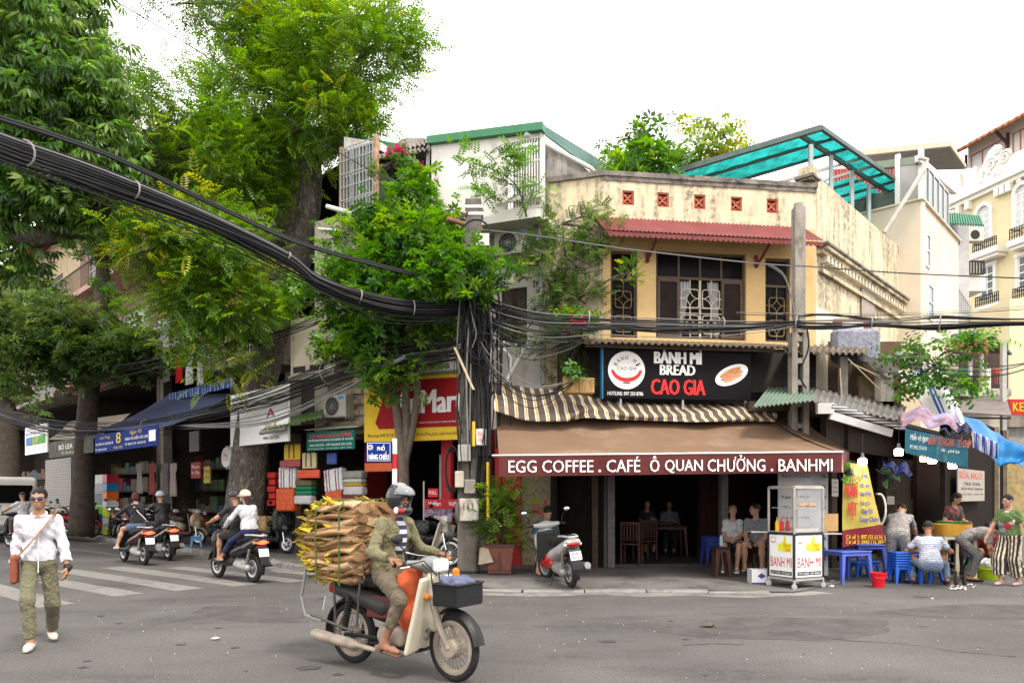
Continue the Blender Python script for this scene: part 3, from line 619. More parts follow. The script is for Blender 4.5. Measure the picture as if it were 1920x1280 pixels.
def aircon(fr,label,px0,px1,py0,py1,y,group='air conditioner units on the walls'):
 x0,x1,z0,z1=frect(fr,px0,px1,py0,py1,y);t=fr.thing('air_conditioner',label,'air conditioner',x0,y,z0,group)
 w,h=x1-x0,z1-z0;MB().bbox(0,w,0,.3,0,h,.015).build('casing',ACW,t);r=min(h*.42,w*.34)
 g=MB().lathe([(r,-.008),(r,.0)],24,(w*.4,0,h*.5),'y');gg=g.build('fan_opening',BLK,t)
 m2=MB()
 for k in(.35,.65,.95):m2.torus((w*.4,-.012,h*.5),r*k,.006,24,4)
 for k in range(6):th=k*math.pi/6;m2.beam((w*.4-r*math.cos(th),-.012,h*.5-r*math.sin(th)),(w*.4+r*math.cos(th),-.012,h*.5+r*math.sin(th)),.006,.006,(0,1,0))
 m2.build('guard_grille',ALU,t);MB().box(w*.68,w*.9,-.003,0,h*.78,h*.92).build('badge',mat('blue badge',(.05,.3,.6)),t)
 for x in(.05,w-.05):MB().beam((x,.05,-.02),(x,.35,-.02),.04,.04).build('bracket',STEEL,t)
 return t
def bars(mb,x0,x1,z0,z1,y,nx,nz,r=.008):
 for i in range(nx+1):x=x0+(x1-x0)*i/nx;mb.beam((x,y,z0),(x,y,z1),r*2,r*2,(0,1,0))
 for j in range(nz+1):z=z0+(z1-z0)*j/nz;mb.beam((x0,y-.01,z),(x1,y-.01,z),r*2,r*2,(0,1,0))
 return mb
def glazed(parent,x0,x1,z0,z1,y,nx,nz,fm,gm,t=.04,nm='window'):
 f=MB()
 for i in range(nx+1):x=x0+(x1-x0-t)*i/nx;f.box(x,x+t,y,y+.06,z0,z1)
 for j in range(nz+1):
  z=z0+(z1-z0-t)*j/nz
  for i in range(nx):f.box(x0+(x1-x0-t)*i/nx+t,x0+(x1-x0-t)*(i+1)/nx,y+.003,y+.057,z,z+t)
 fo=f.build(nm,fm,parent)
 for i in range(nx):
  for j in range(nz):MB().box(x0+(x1-x0-t)*i/nx+t,x0+(x1-x0-t)*(i+1)/nx,y+.025,y+.035,z0+(z1-z0-t)*j/nz+t,z0+(z1-z0-t)*(j+1)/nz).build('pane',gm,fo)
 return fo
wb=WB.thing('white_house','white three storey house with green roof edge and barred corner window above the utility pole','building')
wx1=WB.x(1016);yo=-.55;ux0,ux1=WB.x(809,yo),WB.x(1016,yo)
zt0,zt1=WB.z(809,270,yo),WB.z(1014,246,yo);zsl=WB.z(960,408,yo);zsl0=zsl
bx0,bx1,bz0,bz1=frect(WB,946,1012,262,388,yo)
mb=MB();q=[(ux0,zsl0),(bx0,zsl0),(bx0,zt0+(zt1-zt0)*(bx0-ux0)/(ux1-ux0)),(ux0,zt0)];mb.prism(q,yo,yo+.2);mb.box(bx0,ux1,yo,yo+.2,zsl0,bz0);mb.box(bx1,ux1,yo,yo+.2,bz0,zt1);mb.box(bx0,bx1,yo+.02,yo+.2,bz1,zt1)
mb.build('upper_wall',WRN,wb)
MB().box(bx0,bx1,yo+.5,yo+.55,bz0-.2,zt1).build('recess_wall',mat('shaded grey wall',(.2,.19,.17),var=.2),wb)
bars(MB(),bx0,bx1,bz0,bz1,yo+.04,13,3,.011).build('window_bars',WIR,wb)
sl=MB();sl.box(ux0-.02,ux1+.05,yo-.25,.3,zsl-.16,zsl0);sl.build('floor_slab',WRN,wb);MB().box(WB.x(930,yo),ux1,yo-.1,yo,WB.z(970,379,yo),WB.z(970,371,yo)).build('window_sill',WRN,wb)
f=MB();f.prism([(ux0-.05,zt0-.03),(ux1+.05,zt1-.03),(ux1+.05,zt1+.13),(ux0-.05,zt0+.13)],yo-.12,yo+.1);f.build('roof_edge',GRN,wb)
lower=holes_wall(MB(),WB.x(808),wx1,3.0,zsl-.16,0,.2,[(*frect(WB,940,988,540,650)[:2],*frect(WB,940,988,540,650)[2:])]);lower.build('lower_wall',WRN,wb)
lx0,lx1,lz0,lz1=frect(WB,940,988,540,650);sh=MB();sh.box(lx0,lx0+.06,.03,.09,lz0,lz1);sh.box(lx1-.06,lx1,.03,.09,lz0,lz1);sh.box((lx0+lx1)/2-.05,(lx0+lx1)/2+.05,.03,.09,lz0,lz1)
so_=sh.build('shutter',DWOOD,wb);lv=MB()
for i in range(30):
 z=lz0+(lz1-lz0)*(i+.5)/30;lv.beam((lx0+.06,.06,z),((lx0+lx1)/2-.05,.06,z),.05,.008,(0,-.6,.8));lv.beam(((lx0+lx1)/2+.05,.06,z),(lx1-.06,.06,z),.05,.008,(0,-.6,.8))
o=lv.build('louvre_slats',mat('pale louvre',(.2,.17,.14),var=.2),so_);o['kind']='stuff';MB().box(lx0,lx1,.15,.19,lz0,lz1).build('shutter_back',BLK,so_)
mb=MB().add([WB.loc(p)for p in(P(1015,240,15.0),P(1165,330,17.6),P(1125,326,17.0),P(1016,262,15.05))],[(0,1,2,3)])
mb=MB().sheet(8,2,lambda u,v:WB.loc(P(1014,234,14.95).lerp(P(1172,330,18.2),u).lerp(P(1012,248,14.9).lerp(P(1118,326,16.6),u),v)),.03);mb.build('side_roof',DGRN,wb)
mb=MB().add([WB.loc(p)for p in(P(1018,262,15.2),P(1118,330,16.7),P(1118,400,16.7),P(1018,400,15.2),P(1018,262,15.6),P(1118,330,17.1),P(1118,400,17.1),P(1018,400,15.6))],[(0,1,2,3),(7,6,5,4),(0,4,5,1),(1,5,6,2),(3,7,4,0)]);mb.build('gable_wall',mat('grey gable render',(.3,.275,.25),rough=.9,var=.2,scale=2,stain=(.08,.07,.065),stain_amt=.8,stain_scale=(2,2,.8)),wb)
MB().tube([WB.loc(P(985,250,14.6)),WB.loc(P(1108,316,15.6)),WB.loc(P(1122,332,15.8))],.05,8).build('gutter_pipe',mat('white pvc',(.66,.65,.62),rough=.4),wb)
MB().tube([WB.loc(P(1013,255,14.9)),WB.loc(P(1010,420,14.9)),WB.loc(P(1018,720,14.9))],.055,8).build('downpipe',mat('grey pvc',(.36,.36,.36),rough=.4),wb)
MB().tube([WB.loc(P(803,275,15.6)),WB.loc(P(800,400,15.6))],.04,6).build('thin_pipe',mat('grey pvc',(.36,)*3),wb)
aircon(WB,'large cream air conditioner unit under the white house slab beside the pole',926,990,432,476,-.3)
aircon(WB,'small cream air conditioner unit at the left edge of the white house',805,842,394,425,-.9)
t=WB.thing('hose_loops','pale bent air conditioner hoses tangled above the awning','hose',*WB.loc(P(950,690,14.5)).xy,0)
for pts in([(915,655),(945,655),(958,672),(955,700),(950,712)],[(1000,620),(985,650),(962,690),(950,715)],[(936,640),(970,648),(1010,655)]):
 MB().tube([Vector((t.matrix_basis.inverted()@P(x,y,14.5)))for x,y in pts],.028,6).build('hose',mat('white pvc',(.5,.5,.5)),t)
br=WB.thing('white_balcony','white metal balcony railing with clutter behind the small round tree','balcony',0,-.6,0)
x0,x1,z0,z1=frect(WB,790,862,648,694,-.6);mb=MB()
for k in range(4):z=z0+(z1-z0)*k/3;mb.beam((x0-.6,0,z),(x1,0,z),.04,.04)
for k in range(9):x=x0-.6+(x1-x0+.6)*k/8;mb.beam((x,0.02,z0),(x,.02,z1),.025,.025)
mb.build('railing',WIR,br);MB().box(x0-.6,x1,-.05,.6,z0-.15,z0-.03).build('slab',CONC,br);MB().box(x0+.1,x0+.6,.15,.5,z0-.02,z1+.05).build('storage_box',ACW,br)
gb=GB.thing('concrete_house','grey concrete house with caged glass balcony and corrugated porch roof left of the white house','building')
gx1=GB.x(806);x0,x1,z0,z1=frect(GB,642,702,272,420,-1.0)
MB().box(GB.x(590),gx1,.9,1.1,3.0,GB.z(700,300,.9)).build('back_wall',DARK,gb)
mb=MB();mb.box(x0-.02,x1+.02,-1.0,.9,z0-.55,z0);mb.build('cage_parapet',CONC,gb)
glazed(gb,x0,x1,z0,z1,-.97,4,3,ALU,GGL,.045,'glazing')
bars(MB(),x0,x1,z0,z1,-1.05,10,6,.009).build('cage_bars',ALU,gb)
mb=MB();mb.box(x0-.07,x0,-1.03,-.93,z0,z1+.08);mb.box(x1,x1+.07,-1.03,-.93,z0,z1+.1);mb.build('cage_post',mat('rusty post',(.35,.22,.14),var=.4,scale=9),gb)
for k in range(1):pass
sd_=MB()
for k in range(7):yy=-.93+k*.27;sd_.beam((x0-.04,yy,z0),(x0-.04,yy,z1),.02,.02)
for k in range(5):z=z0+(z1-z0)*k/4;sd_.beam((x0-.04,-.95,z),(x0-.04,.8,z),.02,.02)
sd_.build('cage_side_bars',ALU,gb)
MB().box(x0-.02,x0+.01,-.9,.85,z0,z1).build('cage_side_panel',GGL,gb)
mb=MB();mb.prism([(x0-.05,z1+.08),(x1+.1,z1-.22),(x1+.1,GB.z(702,266,-1)),(x0-.05,GB.z(642,256,-1)+.05)],-.9,-.7);mb.build('white_gable',WRN,gb)
MB().beam(GB.loc(P(640,256,17.0)),GB.loc(P(748,276,15.9)),.1,.12).build('green_verge',GRN,gb)
mb=MB();corr(mb,GB.loc(P(706,292,16.0)),GB.loc(P(806,268,15.6)),GB.loc(P(798,258,16.9)),GB.loc(P(770,262,17.3)),12,.03,.01);mb.build('porch_roof',TIN,gb)
mb=MB();corr(mb,GB.loc(P(690,296,15.7)),GB.loc(P(806,280,15.4)),GB.loc(P(806,262,16.6)),GB.loc(P(762,260,17.2)),14,.03,.01);mb.build('porch_roof',TIN,gb)
mb=MB();corr(mb,GB.loc(P(560,300,18.0)),GB.loc(P(642,262,16.8)),GB.loc(P(650,250,18)),GB.loc(P(580,280,19)),10,.03,.01);mb.build('left_porch_roof',TIN,gb)
MB().box(GB.x(706,-.6),gx1,-.6,.9,GB.z(750,452,-.6)-.2,GB.z(750,452,-.6)).build('balcony_slab',CONC,gb)
MB().box(GB.x(590,-.4),GB.x(645,-.4),-.4,.9,3.0,GB.z(620,408,-.4)).build('corner_column',BEI,gb)
MB().box(GB.x(640,-.3),gx1,-.3,.88,3.9,GB.z(700,470,-.3)).build('middle_wall',mat('dim beige render',(.34,.3,.24),var=.1,stain=(.1,.09,.07),stain_amt=.5),gb)
xx0,xx1=GB.x(612,-.45),GB.x(690,-.45);led=MB()
for k in range(6):z=GB.z(650,800-k*20,-.45);MB().box(xx0,xx1,-.5,-.3,z,z+.12).build('ledge',mat('stained ledge',(.42,.33,.22),rough=.9,var=.2,scale=5,stain=(.05,.045,.04),stain_amt=.8,stain_scale=(3,3,1)),gb)
MB().box(xx0,xx1,-.42,-.3,3.0,GB.z(650,680,-.4)).build('ledge_wall',CONC,gb)
mb=MB();x0,x1,z0,z1=frect(GB,545,628,592,700,-1.0);mb.box(x0,x1,-1.0,-.2,z0,z1);mb.build('beige_balcony',BEI,gb);MB().box(x0-.03,x1+.03,-1.05,-.15,z0-.12,z0).build('balcony_sill',CONC,gb)
for a in(0,1):MB().box(x0+.1+a*.55,x0+.5+a*.6,-1.015,-.99,z0+.06,z0+.2).build('vent_slot',BLK,gb)
aircon(GB,'dirty old air conditioner unit on the ledged wall beside the yellow red sign',606,648,740,782,-.75)
for px0,py0,px1,py1 in((613,387,676,404),(597,429,632,432)):
 o=MB().tube([P(px0,py0,16.2),P(px1,py1,15.9)],.05 if py0<400 else .03,8).build('drain_pipe',mat('white pvc',(.6,)*3));tag(o,'pale drain pipe sticking out below the caged balcony' if py0<400 else 'thin grey pipe end beside the big tree trunk','pipe','pipes jutting from the concrete house')
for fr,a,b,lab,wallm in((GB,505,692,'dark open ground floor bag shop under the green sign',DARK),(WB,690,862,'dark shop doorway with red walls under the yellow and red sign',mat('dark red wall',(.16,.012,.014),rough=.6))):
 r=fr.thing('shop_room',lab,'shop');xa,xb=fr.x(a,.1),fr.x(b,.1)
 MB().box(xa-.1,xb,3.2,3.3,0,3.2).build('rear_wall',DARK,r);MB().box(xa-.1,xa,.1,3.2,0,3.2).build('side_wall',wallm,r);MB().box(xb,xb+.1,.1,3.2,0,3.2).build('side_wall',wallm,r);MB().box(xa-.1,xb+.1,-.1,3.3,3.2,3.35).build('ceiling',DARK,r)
 MB().box(xa,xb,.1,3.2,.0,.15).build('floor',PAVE,r)
 if fr is WB:
  for p0,p1 in((735,757),(827,845)):MB().box(fr.x(p0,0),fr.x(p1,0),.0,.15,.15,3.2).build('door_jamb',mat('shop red',(.3,.015,.018),rough=.5),r)
  MB().box(fr.x(812),fr.x(836),.3,.34,.5,2.5).build('door_panel',mat('grey green door panel',(.3,.33,.32),rough=.4),r)
def row_house(label,pxr,pxl,zf,wall,topz,roofm,upper,ground_wall=None,bal=None):
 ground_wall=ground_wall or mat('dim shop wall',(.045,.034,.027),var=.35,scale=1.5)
 h=LS.thing('row_house',label,'building',group='terraced houses along the left street');xa,xb=LS.x(pxl),LS.x(pxr)
 holes=[];w=xb-xa
 for lv_ in range(len(zf)):
  z=zf[lv_];nw=2
  for k in range(nw):holes.append((xa+w*(.12+k*.46),xa+w*(.12+k*.46)+w*.3,z+.5,z+2.3))
 holes_wall(MB(),xa,xb,zf[0]-.35,topz,0,.25,holes).build('front_wall',wall,h)
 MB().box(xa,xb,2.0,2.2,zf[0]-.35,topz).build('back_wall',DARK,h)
 for q in holes:glazed(h,*q,.06,2,2,upper,GGL if random.random()>.4 else GLS,.05)
 for z in zf:
  MB().box(xa+.03,xb-.03,-1.0,0,z-.2,z).build('balcony_slab',bal or CONC,h);rl=MB();n=int(w/.14)
  for k in range(n+1):x=xa+.06+(w-.12)*k/n;rl.beam((x,-.96,z),(x,-.96,z+.85),.018,.018)
  rl.beam((xa+.03,-.96,z+.87),(xb-.03,-.96,z+.87),.05,.04);rl.build('railing',random.choice((FRM,WIR,IRON2,ALU)),h)
 mb=MB();corr(mb,(xa-.1,2.2,topz+.5),(xb+.1,2.2,topz+.5),(xb+.1,-1.0,topz-.05),(xa-.1,-1.0,topz-.05),int(w/.25),.03,.01);mb.build('roof',roofm,h)
 MB().box(xa,xb,3.0,3.1,0,zf[0]-.2).build('shop_rear_wall',ground_wall,h)
 for x in(xa,xb-.12):MB().box(x,x+.12,.3,3.0,.0,zf[0]-.35).build('shop_side_wall',ground_wall,h)
 for x in(xa,xb-.3):MB().box(x,x+.3,.0,.3,.0,zf[0]-.35).build('shop_pier',random.choice((CONC,BRN)),h)
 MB().box(xa,xb,.0,3.0,zf[0]-.36,zf[0]-.21).build('shop_ceiling',DARK,h)
 return h
random.seed(21)
h1=row_house('narrow brown fronted row house behind the big leaning tree trunk',545,440,[5.2,8.4],BRN,11.2,TIN,FRM)
h2=row_house('ochre row house with laundry over a blue striped awning',440,300,[6.0,9.5],OCH,12.6,TIN,mat('brown red window frame',(.2,.05,.035)))
h3=row_house('brown row house with pink balcony behind the crossing',300,150,[6.2,9.7],mat('red brown slatted cladding',(.2,.13,.1),rough=.8,var=.2,stripes=('Z',.22,[(0,(.24,.15,.115)),(.85,(.1,.06,.045))])),13.4,mat('red tin',(.4,.03,.03),rough=.5,var=.1),WIR,bal=PNK)
h4=row_house('dark row house at the far left end with tan window posts',150,-40,[6.0,9.6],mat('tan render',(.4,.3,.17),var=.15,stain=(.1,.08,.05),stain_amt=.5),13.6,mat('red tin',(.4,.03,.03)),ALU)
def board(fr,name,label,px0,px1,py0,py1,y,m,cat='sign',t=.05,group=None,sk=(0,0)):
 x0,x1,z0,z1=frect(fr,px0,px1,py0,py1,y);o=fr.thing(name,label,cat,(x0+x1)/2,y,z0,group);w,h=x1-x0,z1-z0
 MB().box(-w/2,w/2,0,t,0,h).build('board',m,o);return o,w,h
NB=mat('sign blue',(.007,.025,.15),rough=.7,var=.08,bump=0,spec=.06);YS=mat('sign yellow',(.62,.4,.02),rough=.6,var=.04,bump=0)
bs,w,h=board(LS,'shop_banner','blue shop banner with a yellow number eight under striped awning',178,296,806,842,-3.0,NB,t=.02)
lettering(bs,'Linh Trang',-.40*w,-.22*w,.68*h,.88*h,YS,-.01,.01,shear=.3);lettering(bs,'Ngọc Vũ',.1*w,.28*w,.68*h,.95*h,YS,-.01,.01,shear=.3)
lettering(bs,'8',-.12*w,-.04*w,.38*h,.95*h,YS,-.01,.03);lettering(bs,'HÀNG CHIẾU',-.16*w,-.01*w,.1*h,.3*h,YS,-.01,.02)
lettering(bs,'CHUYÊN CÁC LOẠI BAO BÌ',-.48*w,-.17*w,.36*h,.56*h,WSG,-.01,.02);lettering(bs,'MÀNH VÀ CHIẾU CÁC LOẠI',.03*w,.37*w,.42*h,.68*h,WSG,-.01,.02)
lettering(bs,'ĐT: 0903 276 247',-.48*w,-.28*w,.1*h,.22*h,WSG,-.01,.01);lettering(bs,'ĐT: 0986 931 529 - 043 9241 827',.03*w,.34*w,.2*h,.32*h,WSG,-.01,.01);MB().box(.38*w,.47*w,-.006,0,.25*h,.78*h).build('white_patch',WSG,bs)
BAW=mat('blue striped awning',(.05,.07,.16),rough=.7,var=.1,scale=1,stripes=('X',.2,[(0,(.02,.03,.09)),(.62,(.2,.22,.29)),(.78,(.018,.026,.08))]))
aw2=LS.thing('blue_striped_awning','dark blue striped awning sloping over the pavement left of the big tree','awning',LS.x(300,-2),-2,0)
bo=Vector(aw2.location);inv=lambda p,o:(Matrix.Rotation(-o.rotation_euler.z,4,'Z')@(Vector(p)-Vector(o.location)))
a,b,c,d=LS.pt(318,738,-.6),LS.pt(437,738,-.6),LS.pt(300,803,-3.0),LS.pt(177,808,-3.0)
ox=LS.x(300,-2)
MB().sheet(40,6,lambda u,v:(lambda q:Vector((q.x-ox,q.y+2,q.z-.12*math.sin(v*3.14))))(a.lerp(b,u).lerp(d.lerp(c,u),v)),.008).build('canopy',BAW,aw2,60)
bx=mat('bright blue stripes',(.03,.1,.35),stripes=('X',.42,[(0,(.02,.06,.3)),(.3,(.5,.45,.35)),(.38,(.02,.06,.3)),(.62,(.08,.22,.45)),(.75,(.5,.5,.5)),(.82,(.02,.06,.3))]))
x0,x1,z0,z1=frect(LS,316,436,723,739,-.9);MB().sheet(30,2,lambda u,v:(x0-ox+(x1-x0)*u,2-.9-.03*math.sin(u*30)*v,z1+(z0-z1)*v),.006).build('rolled_valance',bx,aw2)
gsg,w,h=board(LS,'grey_banner','weathered grey fabric valance with pale letters behind the thin tree trunk',92,175,822,853,-2.2,mat('grey green canvas',(.09,.09,.07),rough=.9,var=.3,scale=3),t=.015)
lettering(gsg,'BÓ LEA - TÚI',-.25*w,.3*w,.42*h,.8*h,WSG,-.006,.02);lettering(gsg,'TÂN',-.2*w,.1*w,.1*h,.3*h,mat('faded letter',(.4,.4,.36)),-.006,.01)
caw=LS.thing('brown_canvas_awning','faded brown canvas awning above the grey banner','awning',LS.x(130,-1.5),-1.5,0);ox3=LS.x(130,-1.5)
a,b,c,d=LS.pt(130,790,-.4),LS.pt(245,775,-.4),LS.pt(176,822,-2.2),LS.pt(91,824,-2.2)
MB().sheet(12,5,lambda u,v:(lambda q:Vector((q.x-ox3,q.y+1.5,q.z-.08*math.sin(v*3.14))))(a.lerp(b,u).lerp(d.lerp(c,u),v)),.008).build('canopy',mat('brown canvas',(.2,.165,.13),rough=.9,var=.2),caw)
bo_,w,h=board(LS,'booking_sign','white booking office sign with three small holiday pictures',47,88,797,850,-1.6,WSG)
lettering(bo_,'TOUR IN HANOI',-.4*w,.4*w,.86*h,.94*h,RSG,-.006,.02);lettering(bo_,'BOOKING OFFICE',-.44*w,.44*w,.68*h,.8*h,NB,-.006,.02)
for k,c in enumerate(((.05,.16,.4),(.2,.3,.06),(.06,.28,.05))):MB().box(-.44*w+k*.3*w,-.16*w+k*.3*w,-.012,-.002,.32*h,.62*h).build('picture',mat('picture %d'%k,c,var=.5,scale=4),bo_)
for k in range(3):lettering(bo_,'Halong Bay - Sapa - Hue - Saigon',-.44*w,.44*w,(.22-k*.07)*h,(.26-k*.07)*h,NB,-.006)
rs=LS.thing('round_sign','small round white lit box sign with red script beside big trunk','sign',*LS.pt(423,857,-.9));MB().lathe([(.27,0),(.29,.03),(.29,.14),(.27,.17)],28,(0,0,0),'y').build('drum',WSG,rs)
lettering(rs,'Mee',-.12,.12,0,.12,RSG,-.006,.01,shear=.3);lettering(rs,'beauty salon',-.2,.2,-.1,-.04,RSG,-.006,.0)
for k in range(10):th=k*.628;MB().lathe([(.028,0),(.028,.04)],8,(.31*math.cos(th),.06,.31*math.sin(th)),'y').build('bulb',WSG,rs)
wsn,w,h=board(LS,'salon_sign','tall white sign board with red letter behind the big trunk',432,540,730,832,-1.3,WSG)
lettering(wsn,'A',.15*w,.3*w,.45*h,.62*h,mat('magenta ink',(.4,.01,.08)),-.006,.03);lettering(wsn,'Sen Ái',.12*w,.34*w,.27*h,.4*h,mat('magenta ink',(.4,.01,.08)),-.006,0,shear=.4);lettering(wsn,'0903 434 226',.1*w,.36*w,.06*h,.12*h,BSG,-.006,.01)
gaw=GB.thing('green_tin_awning','green tin awning over the bag shop left end','awning',GB.x(545,-1.4),-1.4,0);ox4=GB.x(545,-1.4)
a,b,c,d=GB.pt(540,785,-.4),GB.pt(606,768,-.4),GB.pt(604,782,-1.6),GB.pt(488,808,-1.6);mb=MB();mb.M=Matrix.Translation((-ox4,1.4,0));corr(mb,a,b,c,d,12,.015,.01);mb.build('canopy',mat('mossy green tin',(.09,.2,.06),rough=.6,var=.3,scale=3,stain=(.2,.16,.1),stain_amt=.6),gaw)
MB().tube([GB.pt(488,812,-1.6)+Vector((-ox4,1.4,0)),GB.pt(536,803,-1.6)+Vector((-ox4,1.4,0))],.045,8).build('gutter',TIN,gaw)
tg=mat('sign teal',(.006,.11,.085),rough=.8,var=.08);tsn,w,h=board(GB,'teal_banner','teal green shop banner with rows of red and white letters',575,665,808,843,-1.0,tg,t=.015)
PKL=mat('sign pink red',(.65,.08,.1));lettering(tsn,'CỬA HÀNG DUNG & HƯƠNG',-.43*w,.44*w,.68*h,.95*h,PKL,-.008,.03);lettering(tsn,'CHUYÊN BÁN BUÔN & BÁN LẺ CÁC LOẠI BAO TẢI - BAO DỨA',-.46*w,.47*w,.46*h,.64*h,WSG,-.008,.02);lettering(tsn,'BAO GAI DỨA - DÂY NILONG CÁC LOẠI',-.42*w,.44*w,.2*h,.38*h,WSG,-.008,.02);lettering(tsn,'Số 40 Hàng Chiếu   ĐT: 04 39281 - 0903 19268',-.46*w,.44*w,.05*h,.13*h,WSG,-.008,.01)
ta=GB.thing('teal_banner_roller','pale roller tube holding the teal banner','awning',GB.x(620,-1.0),-1.0,0);zz=GB.z(620,804,-1);MB().sheet(10,2,lambda u,v:(-w/2-.05+(w+.15)*u,.5-.52*v,zz+.12-.12*v),.03).build('roller_cover',mat('moss grey cloth',(.3,.31,.24),var=.2),ta)
vm,w,h=board(WB,'yellow_red_shop_sign','large yellow and red shop sign with white lettering behind the small tree',683,866,706,826,-.75,YS,t=.12)
VR=mat('sign crimson',(.25,.005,.008),rough=.7,var=.05,bump=0);rv=MB().prism([(-.5*w+.16*w,.2*h),(.5*w,.2*h),(.5*w,.95*h),(-.5*w+.3*w,.95*h),(-.5*w+.25*w,.9*h),(-.5*w+.12*w,.3*h)],-.008,0).build('red_panel',VR,vm)
lettering(vm,'VinMart',-.21*w,.52*w,.42*h,.78*h,WSG,-.014,.06);lettering(vm,'CÔNG TY CỔ PHẦN DỊCH VỤ THƯƠNG MẠI TỔNG HỢP',.08*w,.48*w,.26*h,.3*h,WSG,-.014)
lettering(vm,'Điện thoại: 0949 767 232   Số 40 Hàng Chiếu, Phường Đồng Xuân, Quận Hoàn Kiếm',-.46*w,.47*w,.06*h,.14*h,BSG,-.006)
# ================================================================= roofs, tower and houses on the right
CTW=mat('cream tower render',(.66,.56,.43),rough=.85,var=.05,scale=1.2,bump=.2,stain=(.4,.3,.18),stain_amt=.3,stain_scale=(1.2,1.2,.3))
PLW=mat('palest render',(.7,.66,.58),rough=.85,var=.04,scale=1,bump=.15)
TW=Frame(11.1,19.55,.684,.73)
tw=TW.thing('cream_tower_house','tall plain cream house with glazed roof room behind the side wall','building')
TL=TW.x(1797);zf=1.58+(928-375)*19.55/F
def twl(p):return TW.loc(p)
MB().box(0,TL,0,4,0,zf).build('side_wall',CTW,tw)
a=twl(P(1672,384,20.3));a.z=0;mb=MB();b=Vector((0,0,0));d=(a-b);nn=Vector((-d.y,d.x,0)).normalized()*.2
if nn.dot(twl(Vector((11.1,18,0))))<0:nn=-nn
vs=[b,a,a-nn,b-nn];mb.add([(*v.xy,0)for v in vs]+[(*v.xy,zf)for v in vs],[(0,1,2,3),(7,6,5,4),(0,4,5,1),(1,5,6,2),(2,6,7,3),(3,7,4,0)]);mb.build('front_wall',CTW,tw)
for p0,p1,y0,y1 in((1735,1743,440,502),(1738,1749,535,600)):
 q=frect(TW,p0,p1,y0,y1);glazed(tw,*q,-.04,1,2,WHT,GGL,.04)
zr2=zf+1.25;gl=glazed(tw,.25,TL-1.2,zf+.05,zf+1.2,.0,5,1,ALU,GGL,.07)
MB().box(-.06,TL,-.08,4,zf,zf+.05).build('ledge',CTW,tw)
q0,q1=twl(P(1682,372,20.0)),twl(P(1727,374,19.5));mb=MB();mb.add([(*q0.xy,zf),(*q1.xy,zf),(*q1.xy,zf+1.25),(*q0.xy,zf+1.1)],[(0,1,2,3)]);mb.build('front_glazing',mat('pale grey glass',(.4,.38,.37),rough=.2,var=.05),tw)
MB().beam(q0+Vector((0,-.02,-.3)),q0+Vector((0,-.02,1.2)),.12,.12).beam(q1+Vector((0,0,0)),q1+Vector((0,0,1.35)),.12,.12).build('corner_post',WHT,tw)
mb=MB();mb.sheet(6,3,lambda u,v:twl(P(1722,298,19.2).lerp(P(1790,360,24.5),u).lerp(P(1700,318,22).lerp(P(1740,345,26),u),v)),.1);mb.build('roof',mat('brown soffit',(.14,.11,.1),rough=.7,var=.2),tw)
MB().beam(twl(P(1720,297,19.15)),twl(P(1791,360,24.5)),.12,.16).build('gutter',WHT,tw)
mb=MB();mb.sheet(6,3,lambda u,v:twl(P(1600,290,22).lerp(P(1778,272,24.5),u).lerp(P(1640,318,25).lerp(P(1808,314,28),u),v)),.08);mb.build('upper_roof',mat('grey roof soffit',(.17,.16,.15),var=.2),tw)
MB().beam(twl(P(1598,289,21.9)),twl(P(1778,271,24.4)),.14,.16).build('upper_roof_fascia',mat('pale olive metal',(.4,.38,.28),var=.1),tw)
MB().beam(twl(P(1778,271,24.4)),twl(P(1808,313,28)),.14,.14).build('upper_roof_verge',mat('pale olive metal',(.4,.38,.28)),tw)
MB().beam(twl(P(1640,312,20.6)),twl(P(1724,302,19.6)),.2,.2).build('green_beam',mat('grey green beam',(.22,.26,.2)),tw)
mb=MB();mb.tube([twl(P(1722,296,19.0)),twl(P(1738,300,19.0)),twl(P(1733,318,19.0)),twl(P(1658,436,19.2))],.06,8);mb.build('rain_pipe',mat('pale pipe',(.5,.46,.4)),tw)
mb=MB();corr(mb,twl(P(1555,318,22)),twl(P(1682,308,21.2)),twl(P(1682,368,21.2)),twl(P(1555,372,22)),22,.03,.01);mb.build('red_tin_wall',mat('pinkish red tin',(.45,.12,.1),rough=.5,var=.1),tw)
gw=thing('terrace_wall','grey green plaster wall with a small dark window on the roof terrace behind the mesh canopy','wall',P(1640,450,20.4));gl_=lambda p:p-Vector(gw.location)
mb=MB();A_,B_=P(1585,365,21.4),P(1684,360,20.2);A2,B2=P(1585,480,21.4),P(1684,480,20.2);k=Vector((.1,.25,0));mb.add([gl_(v)for v in(A2,B2,B_,A_,A2+k,B2+k,B_+k,A_+k)],[(0,1,2,3),(7,6,5,4),(0,4,5,1),(1,5,6,2),(2,6,7,3),(3,7,4,0)]);mb.build('plaster',mat('grey green plaster',(.16,.17,.14),var=.2,stain=(.06,.06,.05),stain_amt=.5),gw)
mb=MB();k=Vector((0,-.06,0));mb.add([gl_(v)for v in(P(1622,428,20.95)+k,P(1651,430,20.6)+k,P(1651,398,20.6)+k,P(1622,402,20.95)+k)],[(0,1,2,3)]);mb.build('window',GLS,gw)
cn=thing('teal_mesh_canopy','teal shade net canopy on a rusty steel frame over the corner roof terrace','canopy',(7,17,8));cl=lambda p:Vector(p)-Vector(cn.location)
A_,B_,C_=P(1254,326,17.0),P(1540,240,16.5),P(1706,356,21.0);D_=A_+C_-B_
TEAL=mat('teal shade net',(.012,.2,.19),rough=.7,var=.35,scale=3,bump=0,stain=(.01,.08,.07),stain_amt=.5,stain_scale=(5,1.2,5))
